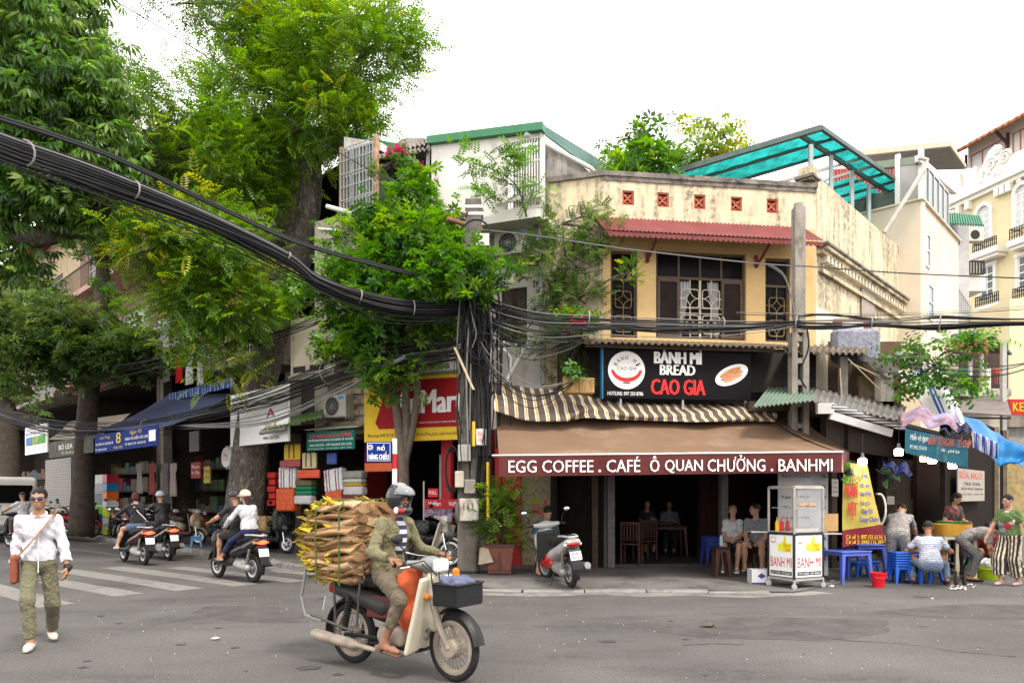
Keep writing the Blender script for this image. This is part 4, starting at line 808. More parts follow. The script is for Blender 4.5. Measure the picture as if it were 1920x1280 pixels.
t=TEAL.node_tree;tr=t.nodes.new('ShaderNodeBsdfTranslucent');tr.inputs[0].default_value=(.02,.5,.46,1);x=t.nodes.new('ShaderNodeMixShader');x.inputs[0].default_value=.62;pb=t.nodes['Principled BSDF']
t.links.new(pb.inputs['Base Color'].links[0].from_socket,pb.inputs['Base Color']);h=t.nodes.new('ShaderNodeHueSaturation');h.inputs['Value'].default_value=1.7;t.links.new(pb.inputs['Base Color'].links[0].from_socket,h.inputs['Color']);t.links.new(h.outputs[0],tr.inputs[0])
t.links.new(pb.outputs[0],x.inputs[1]);t.links.new(tr.outputs[0],x.inputs[2]);t.links.new(x.outputs[0],t.nodes['Material Output'].inputs[0])
cp=lambda u,v:cl(A_.lerp(B_,u).lerp(D_.lerp(C_,u),v))
for u0,u1,v0,v1 in((0,1,.01,.27),(.84,1,.27,1),(0,.62,.52,1),(.62,.8,.62,.93)):
 MB().sheet(30,14,lambda u,v:cp(u0+(u1-u0)*u,v0+(v1-v0)*v)+Vector((0,0,.03+.025*math.sin(u*41+v*9)*math.sin(v*23+u*5)))).build('net_sheet',TEAL,cn,180)
GFR=mat('dark green steel',(.07,.1,.09),rough=.5,var=.2);RFR=mat('rust flecked steel',(.36,.34,.32),rough=.6,var=.2,stain=(.25,.1,.05),stain_amt=.3)
for v in(.0,.13,.27):MB().beam(cp(0,v),cp(1,v),.11 if v==0 else .06,.12 if v==0 else .07).build('purlin',GFR,cn)
for v in(.42,.55,.68,.82,.94):MB().beam(cp(.0,v),cp(1,v),.06,.07).build('purlin',RFR if v in(.42,.55)else GFR,cn)
for u in(.86,1.0):MB().beam(cp(u,0),cp(u,1),.08,.1).build('rafter',GFR,cn)
for px,y0,y1 in((1520,272,345),(1558,292,400),(1597,318,420),(1629,346,430)):
 Yp=16.6+(px-1520)/109*3.2;MB().beam(cl(P(px,y0,Yp)),cl(P(px,y1+40,Yp)),.085,.085).build('post',mat('grey green post',(.3,.34,.34),rough=.5),cn)
OB=Frame(28.45,46,.26,-1)
PYL=mat('pale yellow render',(.64,.54,.33),rough=.8,var=.04,scale=1,bump=.1);STU=mat('white stucco',(.72,.69,.62),rough=.8,var=.06,bump=.15,bscale=20)
ob=OB.thing('ornate_yellow_house','tall pale yellow house with white stucco scrolls arched windows and black iron balconies','building')
XE=9.0;zc0=OB.z(1792,384);MB().box(-.3,XE,0,6,0,zc0).build('facade',PYL,ob)
def oz(px,py,y=0):return OB.z(px,py,y)
mb=MB();mb.box(-.6,XE,-.45,0,zc0,zc0+.3);mb.box(-.5,XE,-.25,0,zc0-.25,zc0);cb=mb.build('cornice',STU,ob)
for px in(1802,1820,1875,1886,1897):x=OB.x(px);mb=MB();mb.box(x-.14,x+.14,-.35,0,zc0-.75,zc0-.25);mb.build('corbel',STU,cb)
poly=[(OB.x(p),oz(p,y))for p,y in((1786,376),(1786,330),(1800,326),(1803,352),(1815,345),(1818,318),(1831,312),(1834,330),(1846,306),(1856,284),(1868,272),(1880,288),(1895,292),(1920,280),(1960,262),(1960,310))]
poly[0]=(poly[0][0],zc0+.3);poly[-1]=(poly[-1][0],zc0+.3);MB().prism(poly,-.1,.25).build('pediment',STU,ob)
for px,y,r in((1858,308,.42),(1884,295,.42),(1870,282,.25)):
 p=OB.pt(px,y,-.12);mb=MB()
 mb.tube([(p.x+r*(1-i/22)*math.cos(i*.6),-.14,p.z+r*(1-i/22)*math.sin(i*.6))for i in range(20)],.09,6);mb.build('scroll',STU,ob)
random.seed(5)
for i in range(26):
 p=OB.pt(random.uniform(1838,1912),random.uniform(318,342),-.12);mb=MB();mb.lathe([(.0,-.12),(.16,-.06),(.18,0)],8,p,'y');mb.build('stucco_leaf',STU,ob)
def ob_window(px,ytop,ybot,wpx,arch):
 x0,x1=OB.x(px-wpx),OB.x(px+wpx);z0,z1=oz(px,ybot),oz(px,ytop);w=x1-x0
 f=MB();f.box(x0-.18,x0,-.16,.05,z0,z1);f.box(x1,x1+.18,-.16,.05,z0,z1)
 if arch:
  n=12;xc=(x0+x1)/2
  for r0,r1,y0,y1,nm,m in((w/2,w/2+.22,-.16,.05,0,0),):
   f.prism([(xc+r1*math.cos(t),z1+r1*math.sin(t))for t in np.linspace(0,math.pi,n)]+[(xc+r0*math.cos(t),z1+r0*math.sin(t))for t in np.linspace(math.pi,0,n)],y0,y1)
 else:f.box(x0-.25,x1+.25,-.2,.05,z1,z1+.22)
 wd=f.build('window',STU,ob);xc=(x0+x1)/2
 gls=mat('milky sky glass',(.5,.5,.49),rough=.15,var=.1)
 if arch:MB().prism([(xc+w/2*math.cos(t),z1+w/2*math.sin(t))for t in np.linspace(0,math.pi,12)],-.02,-.01).build('fanlight',gls,wd)
 glazed(ob,x0,x1,z0,z1,-.09,2,4,WHT,GGL if not arch else gls,.06)
def ob_balcony(pxa,pxb,ytop,ybot):
 xa,xb=OB.x(pxa,-.8),OB.x(pxb,-.8);pm=(pxa+pxb)/2;z1,z0=oz(pm,ytop,-.8),oz(pm,ybot,-.8)
 b=MB().box(xa-.1,xb+.1,-.9,0,z0-.35,z0).box(xa,xb,-.75,0,z0-.55,z0-.35).build('balcony',STU,ob)
 r=MB();bars(r,xa,xb,z0,z1,-.8,12,1,.02);r.beam((xa,0,z1),(xa,-.8,z1),.05,.04)
 for k in range(6):r.torus((xa+(xb-xa)*(k+.5)/6,-.8,(z0+z1)/2),.15,.02,10,4)
 r.build('iron_railing',BLK,b)
ob_window(1846,400,452,12,True);ob_window(1918,360,425,12,True);ob_window(1853,500,558,12,False);ob_window(1926,478,540,14,False);ob_window(1856,610,680,12,False);ob_window(1928,590,660,14,False)
ob_balcony(1824,1868,450,468);ob_balcony(1893,1950,420,442);ob_balcony(1829,1872,552,572);ob_balcony(1899,1950,535,556);ob_balcony(1835,1876,655,675);ob_balcony(1905,1950,642,664)
q=OB.pt(1835,330,1.5);x0,x1=OB.x(1815,1.5),XE;zt2=oz(1815,272,1.5);MB().box(x0,x1,1.5,1.8,zc0,zt2+1.2).build('attic_wall',STU,ob)
for pa,pb in((1822,1888),(1900,1945)):
 xa,xb=OB.x(pa,1.5),OB.x(pb,1.5);glazed(ob,xa,xb,zc0+.4,oz(1822,292,1.5),1.42,3,2,mat('orange brown frame',(.36,.13,.06)),mat('milky sky glass',(.5,)*3),.09)
ze=oz(1795,287,.6);mb=MB();mb.sheet(60,3,lambda u,v:(-1.6+(XE+1.6)*u,.2+3.3*v,ze+1.7*v+.06*math.sin(u*150)),.12);mb.build('tile_roof',mat('orange roof tile',(.34,.14,.07),rough=.8,var=.25,scale=2),ob)
for px in(1812,1890):p=OB.pt(px,265,.6);MB().beam((OB.x(px,1.4),.45,ze),(OB.x(px,1.4),1.45,ze-.75),.12,.12,(1,0,0)).beam((OB.x(px,1.4),1.38,ze),(OB.x(px,1.4),1.38,ze-.9),.12,.12,(1,0,0)).build('bracket',DWOOD,ob)
gh=thing('narrow_grey_house','narrow grey house with green tin roof and blue glass window','building',P(1795,900,31)-Vector((0,0,P(1795,900,31).z)));gq=lambda p:p-Vector(gh.location)
def pbox(mb,px0,px1,py0,py1,Y,dep,o):
 a,b=P(px0,py1,Y),P(px1,py0,Y);lo=Vector(o.location);return mb.box(a.x-lo.x,b.x-lo.x,Y-lo.y,Y+dep-lo.y,a.z-lo.z,b.z-lo.z)
pbox(MB(),1770,1812,410,760,31.2,4,gh).build('wall',mat('blue grey tile',(.22,.24,.26),rough=.5,var=.12,scale=3),gh)
pbox(MB(),1796,1817,400,780,30.9,.5,gh).build('frame_pier',mat('grey frame',(.36,.35,.35),rough=.6),gh)
pbox(MB(),1776,1798,460,492,31.0,.15,gh).build('window',mat('blue glass',(.1,.2,.34),rough=.2,var=.1),gh);pbox(MB(),1774,1800,444,458,30.8,.4,gh).build('lintel',mat('dark panel',(.05,.05,.05)),gh)
mb=MB();corr(mb,gq(P(1768,398,30.6)),gq(P(1838,406,30.2)),gq(P(1846,424,29.6)),gq(P(1768,420,30.0)),16,.05,.02);mb.build('roof',mat('green tin',(.05,.16,.1),rough=.5,var=.15),gh)
pbox(MB(),1815,1848,513,545,33,2,gh).build('white_box_room',PLW,gh);mb=MB();a,b=gq(P(1818,490,32.8)),gq(P(1845,514,32.8));bars(mb,a.x,b.x,b.z,a.z,a.y,5,1,.03);mb.build('railing',BLK,gh)
pbox(MB(),1773,1790,508,570,30.5,.1,gh).build('white_window',WHT,gh);mb=MB()
for k in range(9):mb.beam(gq(P(1790+k*3.5,530+k*5.5,30)),gq(P(1790+k*3.5,565+k*5.5,30)),.04,.04)
mb.beam(gq(P(1788,528,30)),gq(P(1822,578,30)),.06,.06);mb.build('stair_railing',mat('grey bars',(.3,)*3),gh)
aircon_t=thing('air_conditioner','distant white air conditioner unit beside the green tin roof','air conditioner',P(1815,452,40),0,'air conditioner units on the walls');MB().bbox(0,.9,0,.4,0,.75,.03).build('casing',ACW,aircon_t);MB().lathe([(.26,-.01),(.26,0)],16,(.4,0,.36),'y').build('fan_opening',BLK,aircon_t)
bh=thing('balcony_house','small old house with red fascia over a cluttered upper balcony at the right','building',P(1840,900,21.5)-Vector((0,0,P(1840,900,21.5).z)))
bq=lambda p:p-Vector(bh.location);old=mat('old pale render',(.4,.36,.3),rough=.9,var=.15,stain=(.12,.1,.08),stain_amt=.6)
pbox(MB(),1795,1888,738,1000,22.0,3,bh).build('lower_wall',old,bh);pbox(MB(),1793,1897,728,742,21.4,1.5,bh).build('floor_slab',old,bh)
pbox(MB(),1800,1890,640,730,24.2,.2,bh).build('rear_wall',DWOOD,bh)
mb=MB();mb.sheet(3,3,lambda u,v:bq(P(1790,628,21.6).lerp(P(1862,626,21.2),u).lerp(P(1838,655,23.6).lerp(P(1898,662,23.4),u),v)),.07);mb.build('roof',mat('dark soffit',(.08,.07,.065)),bh)
pbox(MB(),1792,1853,632,662,21.3,.1,bh).build('red_fascia',mat('faded red board',(.3,.07,.06),var=.2),bh);pbox(MB(),1790,1862,625,631,21.25,.2,bh).build('green_edge',GRN,bh)
for px in(1821,1842,1884):pbox(MB(),px-2.5,px+2.5,655,735,21.5,.09,bh).build('post',mat('white grey post',(.45,.44,.42),var=.1),bh)
pbox(MB(),1798,1818,690,735,21.7,.05,bh).build('green_panel',mat('green panel',(.03,.22,.12)),bh);pbox(MB(),1850,1858,690,735,22,.3,bh).build('white_locker',WHT,bh);pbox(MB(),1866,1876,690,720,22.4,.3,bh).build('red_cloth',mat('red cloth',(.45,.05,.03)),bh)
mb=MB();a,b=bq(P(1860,700,21.5)),bq(P(1884,735,21.5));bars(mb,a.x,b.x,b.z,a.z,a.y,6,1,.012);a,b=bq(P(1796,705,21.5)),bq(P(1830,740,21.5));bars(mb,a.x,b.x,b.z,a.z,a.y,9,1,.012);mb.build('railing',BLK,bh)
mb=MB();mb.sheet(4,3,lambda u,v:bq(P(1785,752,21.8).lerp(P(1885,742,21.2),u).lerp(P(1800,775,19.6).lerp(P(1896,781,19.4),u),v)),.04);mb.build('lean_to_roof',mat('grey lean to',(.14,.12,.11),var=.2),bh)
MB().beam(bq(P(1808,783,19.8)),bq(P(1895,784,19.5)),.05,.05).build('roof_rail',BLK,bh)
pbox(MB(),1880,1888,640,900,20.6,.12,bh).build('drain_column',mat('grey pipe column',(.35,.34,.32),var=.15),bh)
kr=thing('bakery_sign','red sign with yellow capitals cut off by the right edge','sign',P(1896,777,26));wv=2.2;hv_=P(0,748,26).z-P(0,777,26).z;MB().box(-.05,wv,0,.15,0,hv_).build('board',mat('warm red board',(.38,.02,.015)),kr);lettering(kr,'KERS',.05,.85,.12,hv_-.12,YS,-.01,.03)
bd=thing('grey_corner_house','grey stone corner house with ornate band under the red sign at the right edge','building',(P(1905,900,27).x,27,0));bdl=lambda*a:pbox(MB(),*a,bd)
bdl(1893,2100,775,800,27.2,3).build('stone_band',CONC,bd);bdl(1893,2100,800,838,27.4,3).build('scroll_band',mat('grey stucco',(.25,.24,.22),var=.3,scale=5),bd);bdl(1890,2100,838,1010,27.6,3).build('shop_wall',mat('ochre shop wall',(.3,.22,.1),var=.3),bd);bdl(1893,2100,560,748,27.6,3).build('upper_wall',PYL,bd)
ls_=thing('loft_shed','ramshackle dark loft with bent tin roof and peeling pillar right of the black sign','shed',(P(1590,800,14.4).x,14.4,0));ll=lambda p:p-Vector(ls_.location)
lb=lambda a,b,c,d,Y,dep:pbox(MB(),a,b,c,d,Y,dep,ls_)
lb(1408,1690,640,800,15.9,.12).build('rear_wall',mat('brown loft wall',(.1,.065,.04),rough=.9,var=.35,scale=3),ls_);lb(1405,1690,752,770,14.0,1.9).build('loft_floor',DWOOD,ls_)
lb(1576,1590,668,765,14.1,.12).build('post',mat('grey timber',(.16,.14,.12),var=.3,stain=(.05,.04,.04)),ls_);lb(1652,1676,700,772,14.0,.25).build('peeling_pillar',mat('peeling white pillar',(.48,.44,.37),var=.2,stain=(.12,.1,.08),stain_amt=.7),ls_)
lb(1610,1655,705,768,14.6,.1).build('stained_board',mat('stained board',(.2,.14,.08),var=.4,stain=(.06,.05,.04)),ls_)
mb=MB();corr(mb,ll(P(1480,646,15.6)),ll(P(1630,652,15.4)),ll(P(1625,664,13.9)),ll(P(1470,662,13.9)),13,.03,.012);mb.build('tin_roof',RUST,ls_)
mb=MB();mb.sheet(10,3,lambda u,v:ll(P(1600,662,14.0).lerp(P(1668,712,13.8),u).lerp(P(1620,655,15.8).lerp(P(1690,690,15.6),u),v)+Vector((0,0,.03*math.sin(u*20)))),.02);mb.build('bent_sheet',mat('blackened tin',(.04,.035,.03),rough=.8,var=.4),ls_)
for a,b in(((1590,672),(1660,740)),((1595,680),(1650,706)),((1575,690),(1578,745))):MB().tube([ll(P(*a,13.95)),ll(P(*b,13.9))],.012,5).build('cane',mat('bamboo cane',(.36,.28,.18)),ls_)
gs=thing('green_tin_sheet','faded green corrugated tin sheet beside the right end of the awning','roof sheet',P(1470,760,13.2));mb=MB();gl2=lambda p:p-Vector(gs.location);corr(mb,gl2(P(1440,728,14.6)),gl2(P(1540,728,14.6)),gl2(P(1520,752,12.9)),gl2(P(1412,764,12.9)),13,.02,.01);mb.build('sheet',mat('faded green tin',(.13,.185,.14),rough=.7,var=.15,scale=2,stain=(.12,.11,.09),stain_amt=.4),gs)
g2=thing('grey_tin_sheet','grey fibre cement sheet sloping under the loft toward the food stalls','roof sheet',P(1600,770,13.3));mb=MB();gl3=lambda p:p-Vector(g2.location);corr(mb,gl3(P(1530,728,14.4)),gl3(P(1700,762,14.2)),gl3(P(1690,790,13.0)),gl3(P(1520,752,13.0)),14,.02,.012);mb.build('sheet',mat('grey fibre cement',(.15,.145,.13),rough=.85,var=.2,stain=(.1,.09,.08),stain_amt=.6),g2)
r3=thing('rolled_stall_awning','grey rolled stall awning with pale edges slanting below the grey sheet','awning',P(1620,790,12.9));r3l=lambda p:p-Vector(r3.location)
MB().tube([r3l(P(1556,762,12.9)),r3l(P(1694,800,13.3))],.07,10).build('cloth_roll',mat('striped roll',(.3,.29,.28),stripes=('Z',.05,[(0,(.45,.44,.43)),(.45,(.06,.06,.08))])),r3);MB().beam(r3l(P(1556,778,12.9)),r3l(P(1672,812,13.2)),.05,.14).build('metal_rail',STEEL,r3)
for px,py in((1548,748),(1550,768)):pass
MB().box(*(lambda a,b:(a.x-.06,b.x+.06,-.05,.05,a.z,b.z))(r3l(P(1540,775,12.85)),r3l(P(1558,755,12.85)))).build('gear_box',STEEL,r3)
sf=thing('old_sofa','upturned grey patterned sofa with a brown wooden frame stored on the loft roof','sofa',P(1605,680,15.2));sl_=lambda p:p-Vector(sf.location)
MB().bbox(-.5,.5,-.1,.18,0,.72,.08).build('cushion_back',mat('grey patterned upholstery',(.2,.2,.24),rough=.9,var=.4,scale=16),sf);MB().box(-.38,.42,.2,.26,.62,.98).build('wooden_back',mat('red brown wood',(.2,.06,.03),rough=.5),sf);MB().box(-.2,.25,.19,.2,.76,.9).build('pale_inset',WHT,sf)
sr=S.thing('stall_room','dark brown food stall room behind the diners under tarps','shop');XS=7.2
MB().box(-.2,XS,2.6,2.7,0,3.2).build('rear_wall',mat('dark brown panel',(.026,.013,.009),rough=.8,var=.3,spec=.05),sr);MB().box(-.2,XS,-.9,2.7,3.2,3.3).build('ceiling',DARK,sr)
for px,w,m in((1556,.16,DWOOD),(1575,.1,DWOOD),(1655,.09,DWOOD),(1698,.1,mat('peeling white pillar',(.4,)*3)),(1722,.07,DWOOD),(1770,.07,DWOOD)):x=S.x(px,-.1);MB().box(x-w,x+w,-.2,-.0,0,3.2).build('post',m,sr)
MB().box(S.x(1600),S.x(1640),.3,.36,.0,2.9).build('brown_door',mat('dark red brown door',(.09,.025,.02),rough=.5,var=.2),sr);MB().box(S.x(1664),S.x(1690),.5,.56,.0,2.9).build('brown_door',mat('dark red brown door',(.09,)*3),sr)
MB().box(-.3,XS,-.32,-.2,2.55,3.35).build('fascia_beam',DWOOD,sr)
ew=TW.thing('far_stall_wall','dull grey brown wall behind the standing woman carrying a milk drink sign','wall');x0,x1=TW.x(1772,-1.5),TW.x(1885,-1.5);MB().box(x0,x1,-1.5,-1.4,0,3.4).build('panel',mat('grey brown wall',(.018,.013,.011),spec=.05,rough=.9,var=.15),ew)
for px in(1872,1888):x=TW.x(px,-1.6);MB().box(x-.05,x+.05,-1.62,-1.52,0,3.4).build('timber_post',mat('pale timber post',(.25,.2,.13),var=.3),ew)
sn,w,h=board(TW,'milk_drink_sign','dim white poster headed with red capitals about corn milk',1796,1846,880,939,-1.65,mat('aged poster',(.3,.26,.22),var=.1),t=.02)
lettering(sn,'SỮA NGÔ',-.46*w,.4*w,.7*h,.98*h,RSG,-.006,.02);lettering(sn,'TRÀ THÁI',-.3*w,.3*w,.5*h,.62*h,BSG,-.006,.02);lettering(sn,'SỮA ĐẬU NÀNH',-.4*w,.42*w,.34*h,.45*h,BSG,-.006,.02);lettering(sn,'THẠCH ĐEN - NƯỚC MÍA',-.42*w,.44*w,.18*h,.26*h,BSG,-.006,.0)
rp_,w,h=board(S,'red_notice','small red notice hung on a post behind the food vendor',1757,1771,912,940,-.3,mat('notice red',(.4,.03,.05)),t=.015);lettering(rp_,'BÚN',-.35*w,.35*w,.65*h,.9*h,WSG,-.004,.02);lettering(rp_,'MIẾN',-.4*w,.4*w,.35*h,.58*h,WSG,-.004,.02);lettering(rp_,'PHỞ',-.35*w,.35*w,.08*h,.3*h,WSG,-.004,.02)
MB().box(-1.6,TL,-.3,-.2,0,3.3).build('dark_stall_sheet',mat('dark brown panel',(.03,.017,.013)),tw)  # dark sheet added over the cream wall, its colour standing for stall shade
for lab,a in(('pale paper notice on a post right of the duck banner',(1664,1677,930,945)),('white price papers taped on the stall pillar',(1708,1728,880,935)),('two small price papers on the dark post beside the menu board',(1560,1572,898,930))):
 o,w,h=board(S,'paper_notice',lab,*a,-.32,mat('notice paper',(.5,.47,.43),var=.1),'notice',.006)
 for k in range(3):lettering(o,('Bún ngan','Miến','Phở 40k')[k],-.4*w,.4*w,h*(.75-.27*k),h*(.88-.27*k),BSG,-.003)
tb=thing('teal_stall_banner','worn teal stall banner with salmon capitals hanging over the food vendor','banner',P(1697,852,12.4));dirx=(P(1815,845,11.9)-P(1697,845,12.4));rz=math.atan2(dirx.y,dirx.x);tb.rotation_euler=(0,0,rz);wl=dirx.xy.length
hh=P(0,792,12.4).z-P(0,838,12.4).z;TEB=mat('worn teal cloth',(.02,.1,.14),rough=.8,var=.2,scale=4,stain=(.2,.3,.32),stain_amt=.25)
slope=-.28
MB().sheet(40,3,lambda u,v:(wl*u,.02*math.sin(u*15)*v,hh*(1.08-1.0*v)+slope*u+(.02*math.sin(u*120)if v>.95 else 0)),.004).build('cloth',TEB,tb,60)
SAL=mat('salmon ink',(.36,.1,.075));Ms=Matrix.Translation((0,-.03,0))@Matrix(((1,0,0,0),(0,1,0,0),(slope/wl,0,1,0),(0,0,0,1)))
lettering(tb,'Miến vịt ngan',.04*wl,.32*wl,.55*hh,.92*hh,WSG,0,.0,M=Ms);lettering(tb,'BÚN TỪ NGAN - TẾ CHÍP',.33*wl,.97*wl,.5*hh,.98*hh,SAL,0,.02,M=Ms);lettering(tb,'ĐT: 0912 151 6116',.06*wl,.32*wl,.26*hh,.42*hh,WSG,0,.0,M=Ms);lettering(tb,'Mì - phở bò',.55*wl,.82*wl,.22*hh,.4*hh,WSG,0,.0,M=Ms)
def tarp(name,label,A,B,C,D,m,amp=.05,fq=9,n=24,sag=.1,cat='tarpaulin'):
 A,B,C,D=[P(*q)for q in(A,B,C,D)];o=thing(name,label,cat,(A+B+C+D)/4);lo=Vector(o.location);nn=(B-A).cross(D-A).normalized()
 MB().sheet(n,n//2,lambda u,v:A.lerp(B,u).lerp(D.lerp(C,u),v)-lo+nn*amp*(math.sin(u*fq+2*v)+.5*math.sin(v*fq*1.3+u*5))-Vector((0,0,sag*math.sin(u*3.14)*math.sin(v*3.14))),.006).build('sheet',m,o,180);return o
BTP=mat('blue tarpaulin',(.015,.14,.34),rough=.5,var=.12,scale=2,bump=.2,bscale=8);STP=mat('blue and white striped tarpaulin',(.6,.58,.55),rough=.6,var=.06,stripes=('X',.36,[(0,(.62,.6,.57)),(.36,(.04,.08,.4)),(.46,(.62,.6,.57)),(.52,(.04,.08,.4)),(.6,(.62,.6,.57))]))
FLR_=mat('patterned oilcloth',(.24,.12,.12),rough=.6,var=.5,scale=5,stain=(.2,.25,.45),stain_amt=.8,stain_scale=(6,6,6))
tarp('blue_tarp','bright blue tarpaulin stretched down to the right frame edge',(1796,768,15.5),(1872,812,14.0),(1960,868,11.0),(1874,872,11.4),BTP,.04)
tarp('blue_tarp','loose end of blue tarpaulin hanging at the far right above the woman',(1872,818,11.5),(1930,846,11.2),(1925,862,11.2),(1874,873,11.3),BTP,.04)
tarp('striped_tarp','blue and white striped tarpaulin drooping behind the leafy sapling',(1682,692,15.2),(1768,694,15.5),(1812,790,14.2),(1752,782,14.2),STP,.06,7,sag=-.4)
tarp('striped_tarp','narrow piece of striped tarpaulin hanging beside the tan sheet',(1783,752,15.4),(1792,752,15.4),(1812,800,14.4),(1788,800,14.4),STP,.03)
tarp('tan_sheet','tan plywood coloured sheet between two striped tarpaulins',(1760,730,15.6),(1786,738,15.6),(1790,795,14.5),(1766,790,14.5),mat('tan sheet',(.42,.3,.18),var=.1),.02)
tarp('flowered_oilcloth','rumpled pink and blue patterned oilcloth on top of the teal stall banner',(1690,765,13.2),(1795,790,13.0),(1800,803,12.0),(1694,795,12.4),FLR_,.07,12,sag=-.15)
tarp('navy_cloth','dark navy cloth roll at the right end of the teal stall banner',(1765,790,12.4),(1818,798,12.2),(1818,812,11.8),(1762,806,12.0),mat('navy cloth',(.015,.015,.05),var=.2),.03,20)
tarp('striped_fringe','blue and white striped fringe hanging beside the blue tarpaulin',(1820,806,11.9),(1872,830,11.6),(1871,861,11.6),(1824,838,11.9),mat('fringe stripes',(.1,.1,.4),stripes=('X',.06,[(0,(.5,.5,.52)),(.5,(.04,.06,.3))])),.03,60,sag=0)
tarp('dark_blue_tarp','dark blue tarpaulin bunched under the stall roof behind the lamps',(1655,862,13.4),(1705,872,13.2),(1712,892,13.0),(1660,876,13.2),mat('dark blue plastic',(.02,.025,.1),rough=.35),.05,14)
for lab,px,py,Y,c in(('bright white stall lamp above the duck banner',1617,866,12.6,(1,.95,.85)),('bright white stall lamp left of the teal banner',1685,848,12.6,(1,.97,.92)),('orange stall lamp of the close pair',1733,859,12.4,(1,.5,.12)),('white stall lamp of the close pair',1748,862,12.3,(1,.92,.85)),('white stall lamp right of the close pair',1786,872,12.8,(1,.95,.9))):
 p=P(px,py,Y);l=thing('stall_lamp',lab,'lamp',p,0,'lit bulbs over the food stalls')
 MB().lathe([(0,-.06),(.062,-.055),(.07,-.02),(.07,.05),(.04,.07)],14).build('bulb',mat('lit bulb %s'%px,c,emit=c,estr=5,bump=0,var=0),l);MB().lathe([(.05,.07),(.03,.1),(.022,.16),(0,.165)],10).build('socket',mat('grey lamp socket',(.12,.12,.12)),l);MB().tube([(0,0,.16),(.03,.05,.5)],.006,4).build('cord',BLK,l)
 ld=bpy.data.lights.new('bulb light','POINT');ld.energy=5 if c[1]>.6 else 4;ld.color=c;ld.shadow_soft_size=.08;lo=bpy.data.objects.new('bulb_light',ld);COL.objects.link(lo);lo.parent=l;lo.location=(0,-.05,-.14)
# ================================================================= trees and plants
LEAF=leafmat('leaf');BARK=mat('grey brown bark',(.1,.085,.07),rough=.95,var=.35,scale=7,bump=1.0,bscale=18,stain=(.26,.24,.2),stain_amt=.5,stain_scale=(9,9,5))
for n_ in BARK.node_tree.nodes:
 if n_.type=='BUMP':n_.inputs['Distance'].default_value=.09
BARKD=mat('dark bark',(.055,.042,.034),rough=.95,var=.3,scale=7,bump=.8,bscale=20)
def tmpl(kind):
 """one spray: leaves as quads (base, left, tip, right) in local space, x along the twig"""
 out=[]
 def leaf(p,d,up,ln,w):
  p,d,up=np.array(p,float),np.array(d,float),np.array(up,float);d/=np.linalg.norm(d);s=np.cross(up,d);s/=np.linalg.norm(s);u2=np.cross(d,s)
  out.append([p,p+d*ln*.5+s*w+u2*w*.35,p+d*ln-u2*ln*.12,p+d*ln*.5-s*w+u2*w*.35])
 if kind=='pinnate':
  for i in range(6):
   x=.05+.3*i/5;z=-.5*x*x
   for sg in(-1,1):leaf((x,0,z),(.55,sg,-.25),(0,0,1),.115*(.7+.3*math.sin(i*.6)),.0175)
  leaf((.36,0,-.06),(1,0,-.4),(0,0,1),.12,.02)
 elif kind=='whorl':
  for i in range(7):th=i*.8976;leaf((.02*math.cos(th)+.1,.02*math.sin(th),0),(math.cos(th)+.25,math.sin(th),.15-.35*(i%2)),(0,0,1),.17,.036)
  for i in range(4):th=i*1.571+.5;leaf((.12+.01*math.cos(th),.01*math.sin(th),.02),(math.cos(th)+.3,math.sin(th),.7),(0,0,1),.1,.022)
 elif kind=='droop':
  for i in range(8):th=i*.785;leaf((.1+.02*math.cos(th),.02*math.sin(th),0),(math.cos(th)+.2,math.sin(th),-.9-.3*(i%2)),(math.cos(th)*.6,math.sin(th)*.6,.8),.26,.036)
 elif kind=='small':
  for i in range(9):x=.03+.2*i/8;sg=1 if i%2 else-1;leaf((x,0,-.3*x*x),(.7,sg,.25),(0,0,1),.08,.019)
 elif kind=='heart':
  for i in range(5):x=.04+.25*i/4;sg=1 if i%2 else-1;leaf((x,0,0),(.5,sg,-.7),(0,-sg*.6,.8),.14,.05)
 elif kind=='strap':
  for i in range(9):th=i*.7;leaf((0,0,0),(math.cos(th)*.7,math.sin(th)*.7,.8-.5*(i%3)/2),(0,0,1),.5,.03)
 return np.array(out)
PAL={'bright':[((.1,.2,.022),3),((.072,.155,.02),3),((.17,.275,.028),2.4),((.3,.32,.03),.35),((.05,.11,.013),.8)],'lime':[((.15,.25,.02),2),((.3,.33,.03),1.3),((.06,.14,.012),2)],'dark':[((.07,.15,.027),3),((.095,.19,.035),2.6),((.14,.23,.055),1.3),((.035,.075,.018),.8)],'mid':[((.06,.11,.024),3),((.08,.145,.034),2),((.13,.18,.055),.8),((.035,.065,.018),1.2)],'fresh':[((.075,.19,.02),3),((.05,.14,.018),3),((.14,.26,.03),1.6),((.03,.085,.015),1.8)],'grey':[((.09,.13,.06),3),((.06,.09,.04),3),((.16,.17,.05),1)],'pink':[((.5,.03,.12),1)],'yellow':[((.2,.27,.03),2),((.1,.17,.02),2),((.3,.28,.03),1)]}
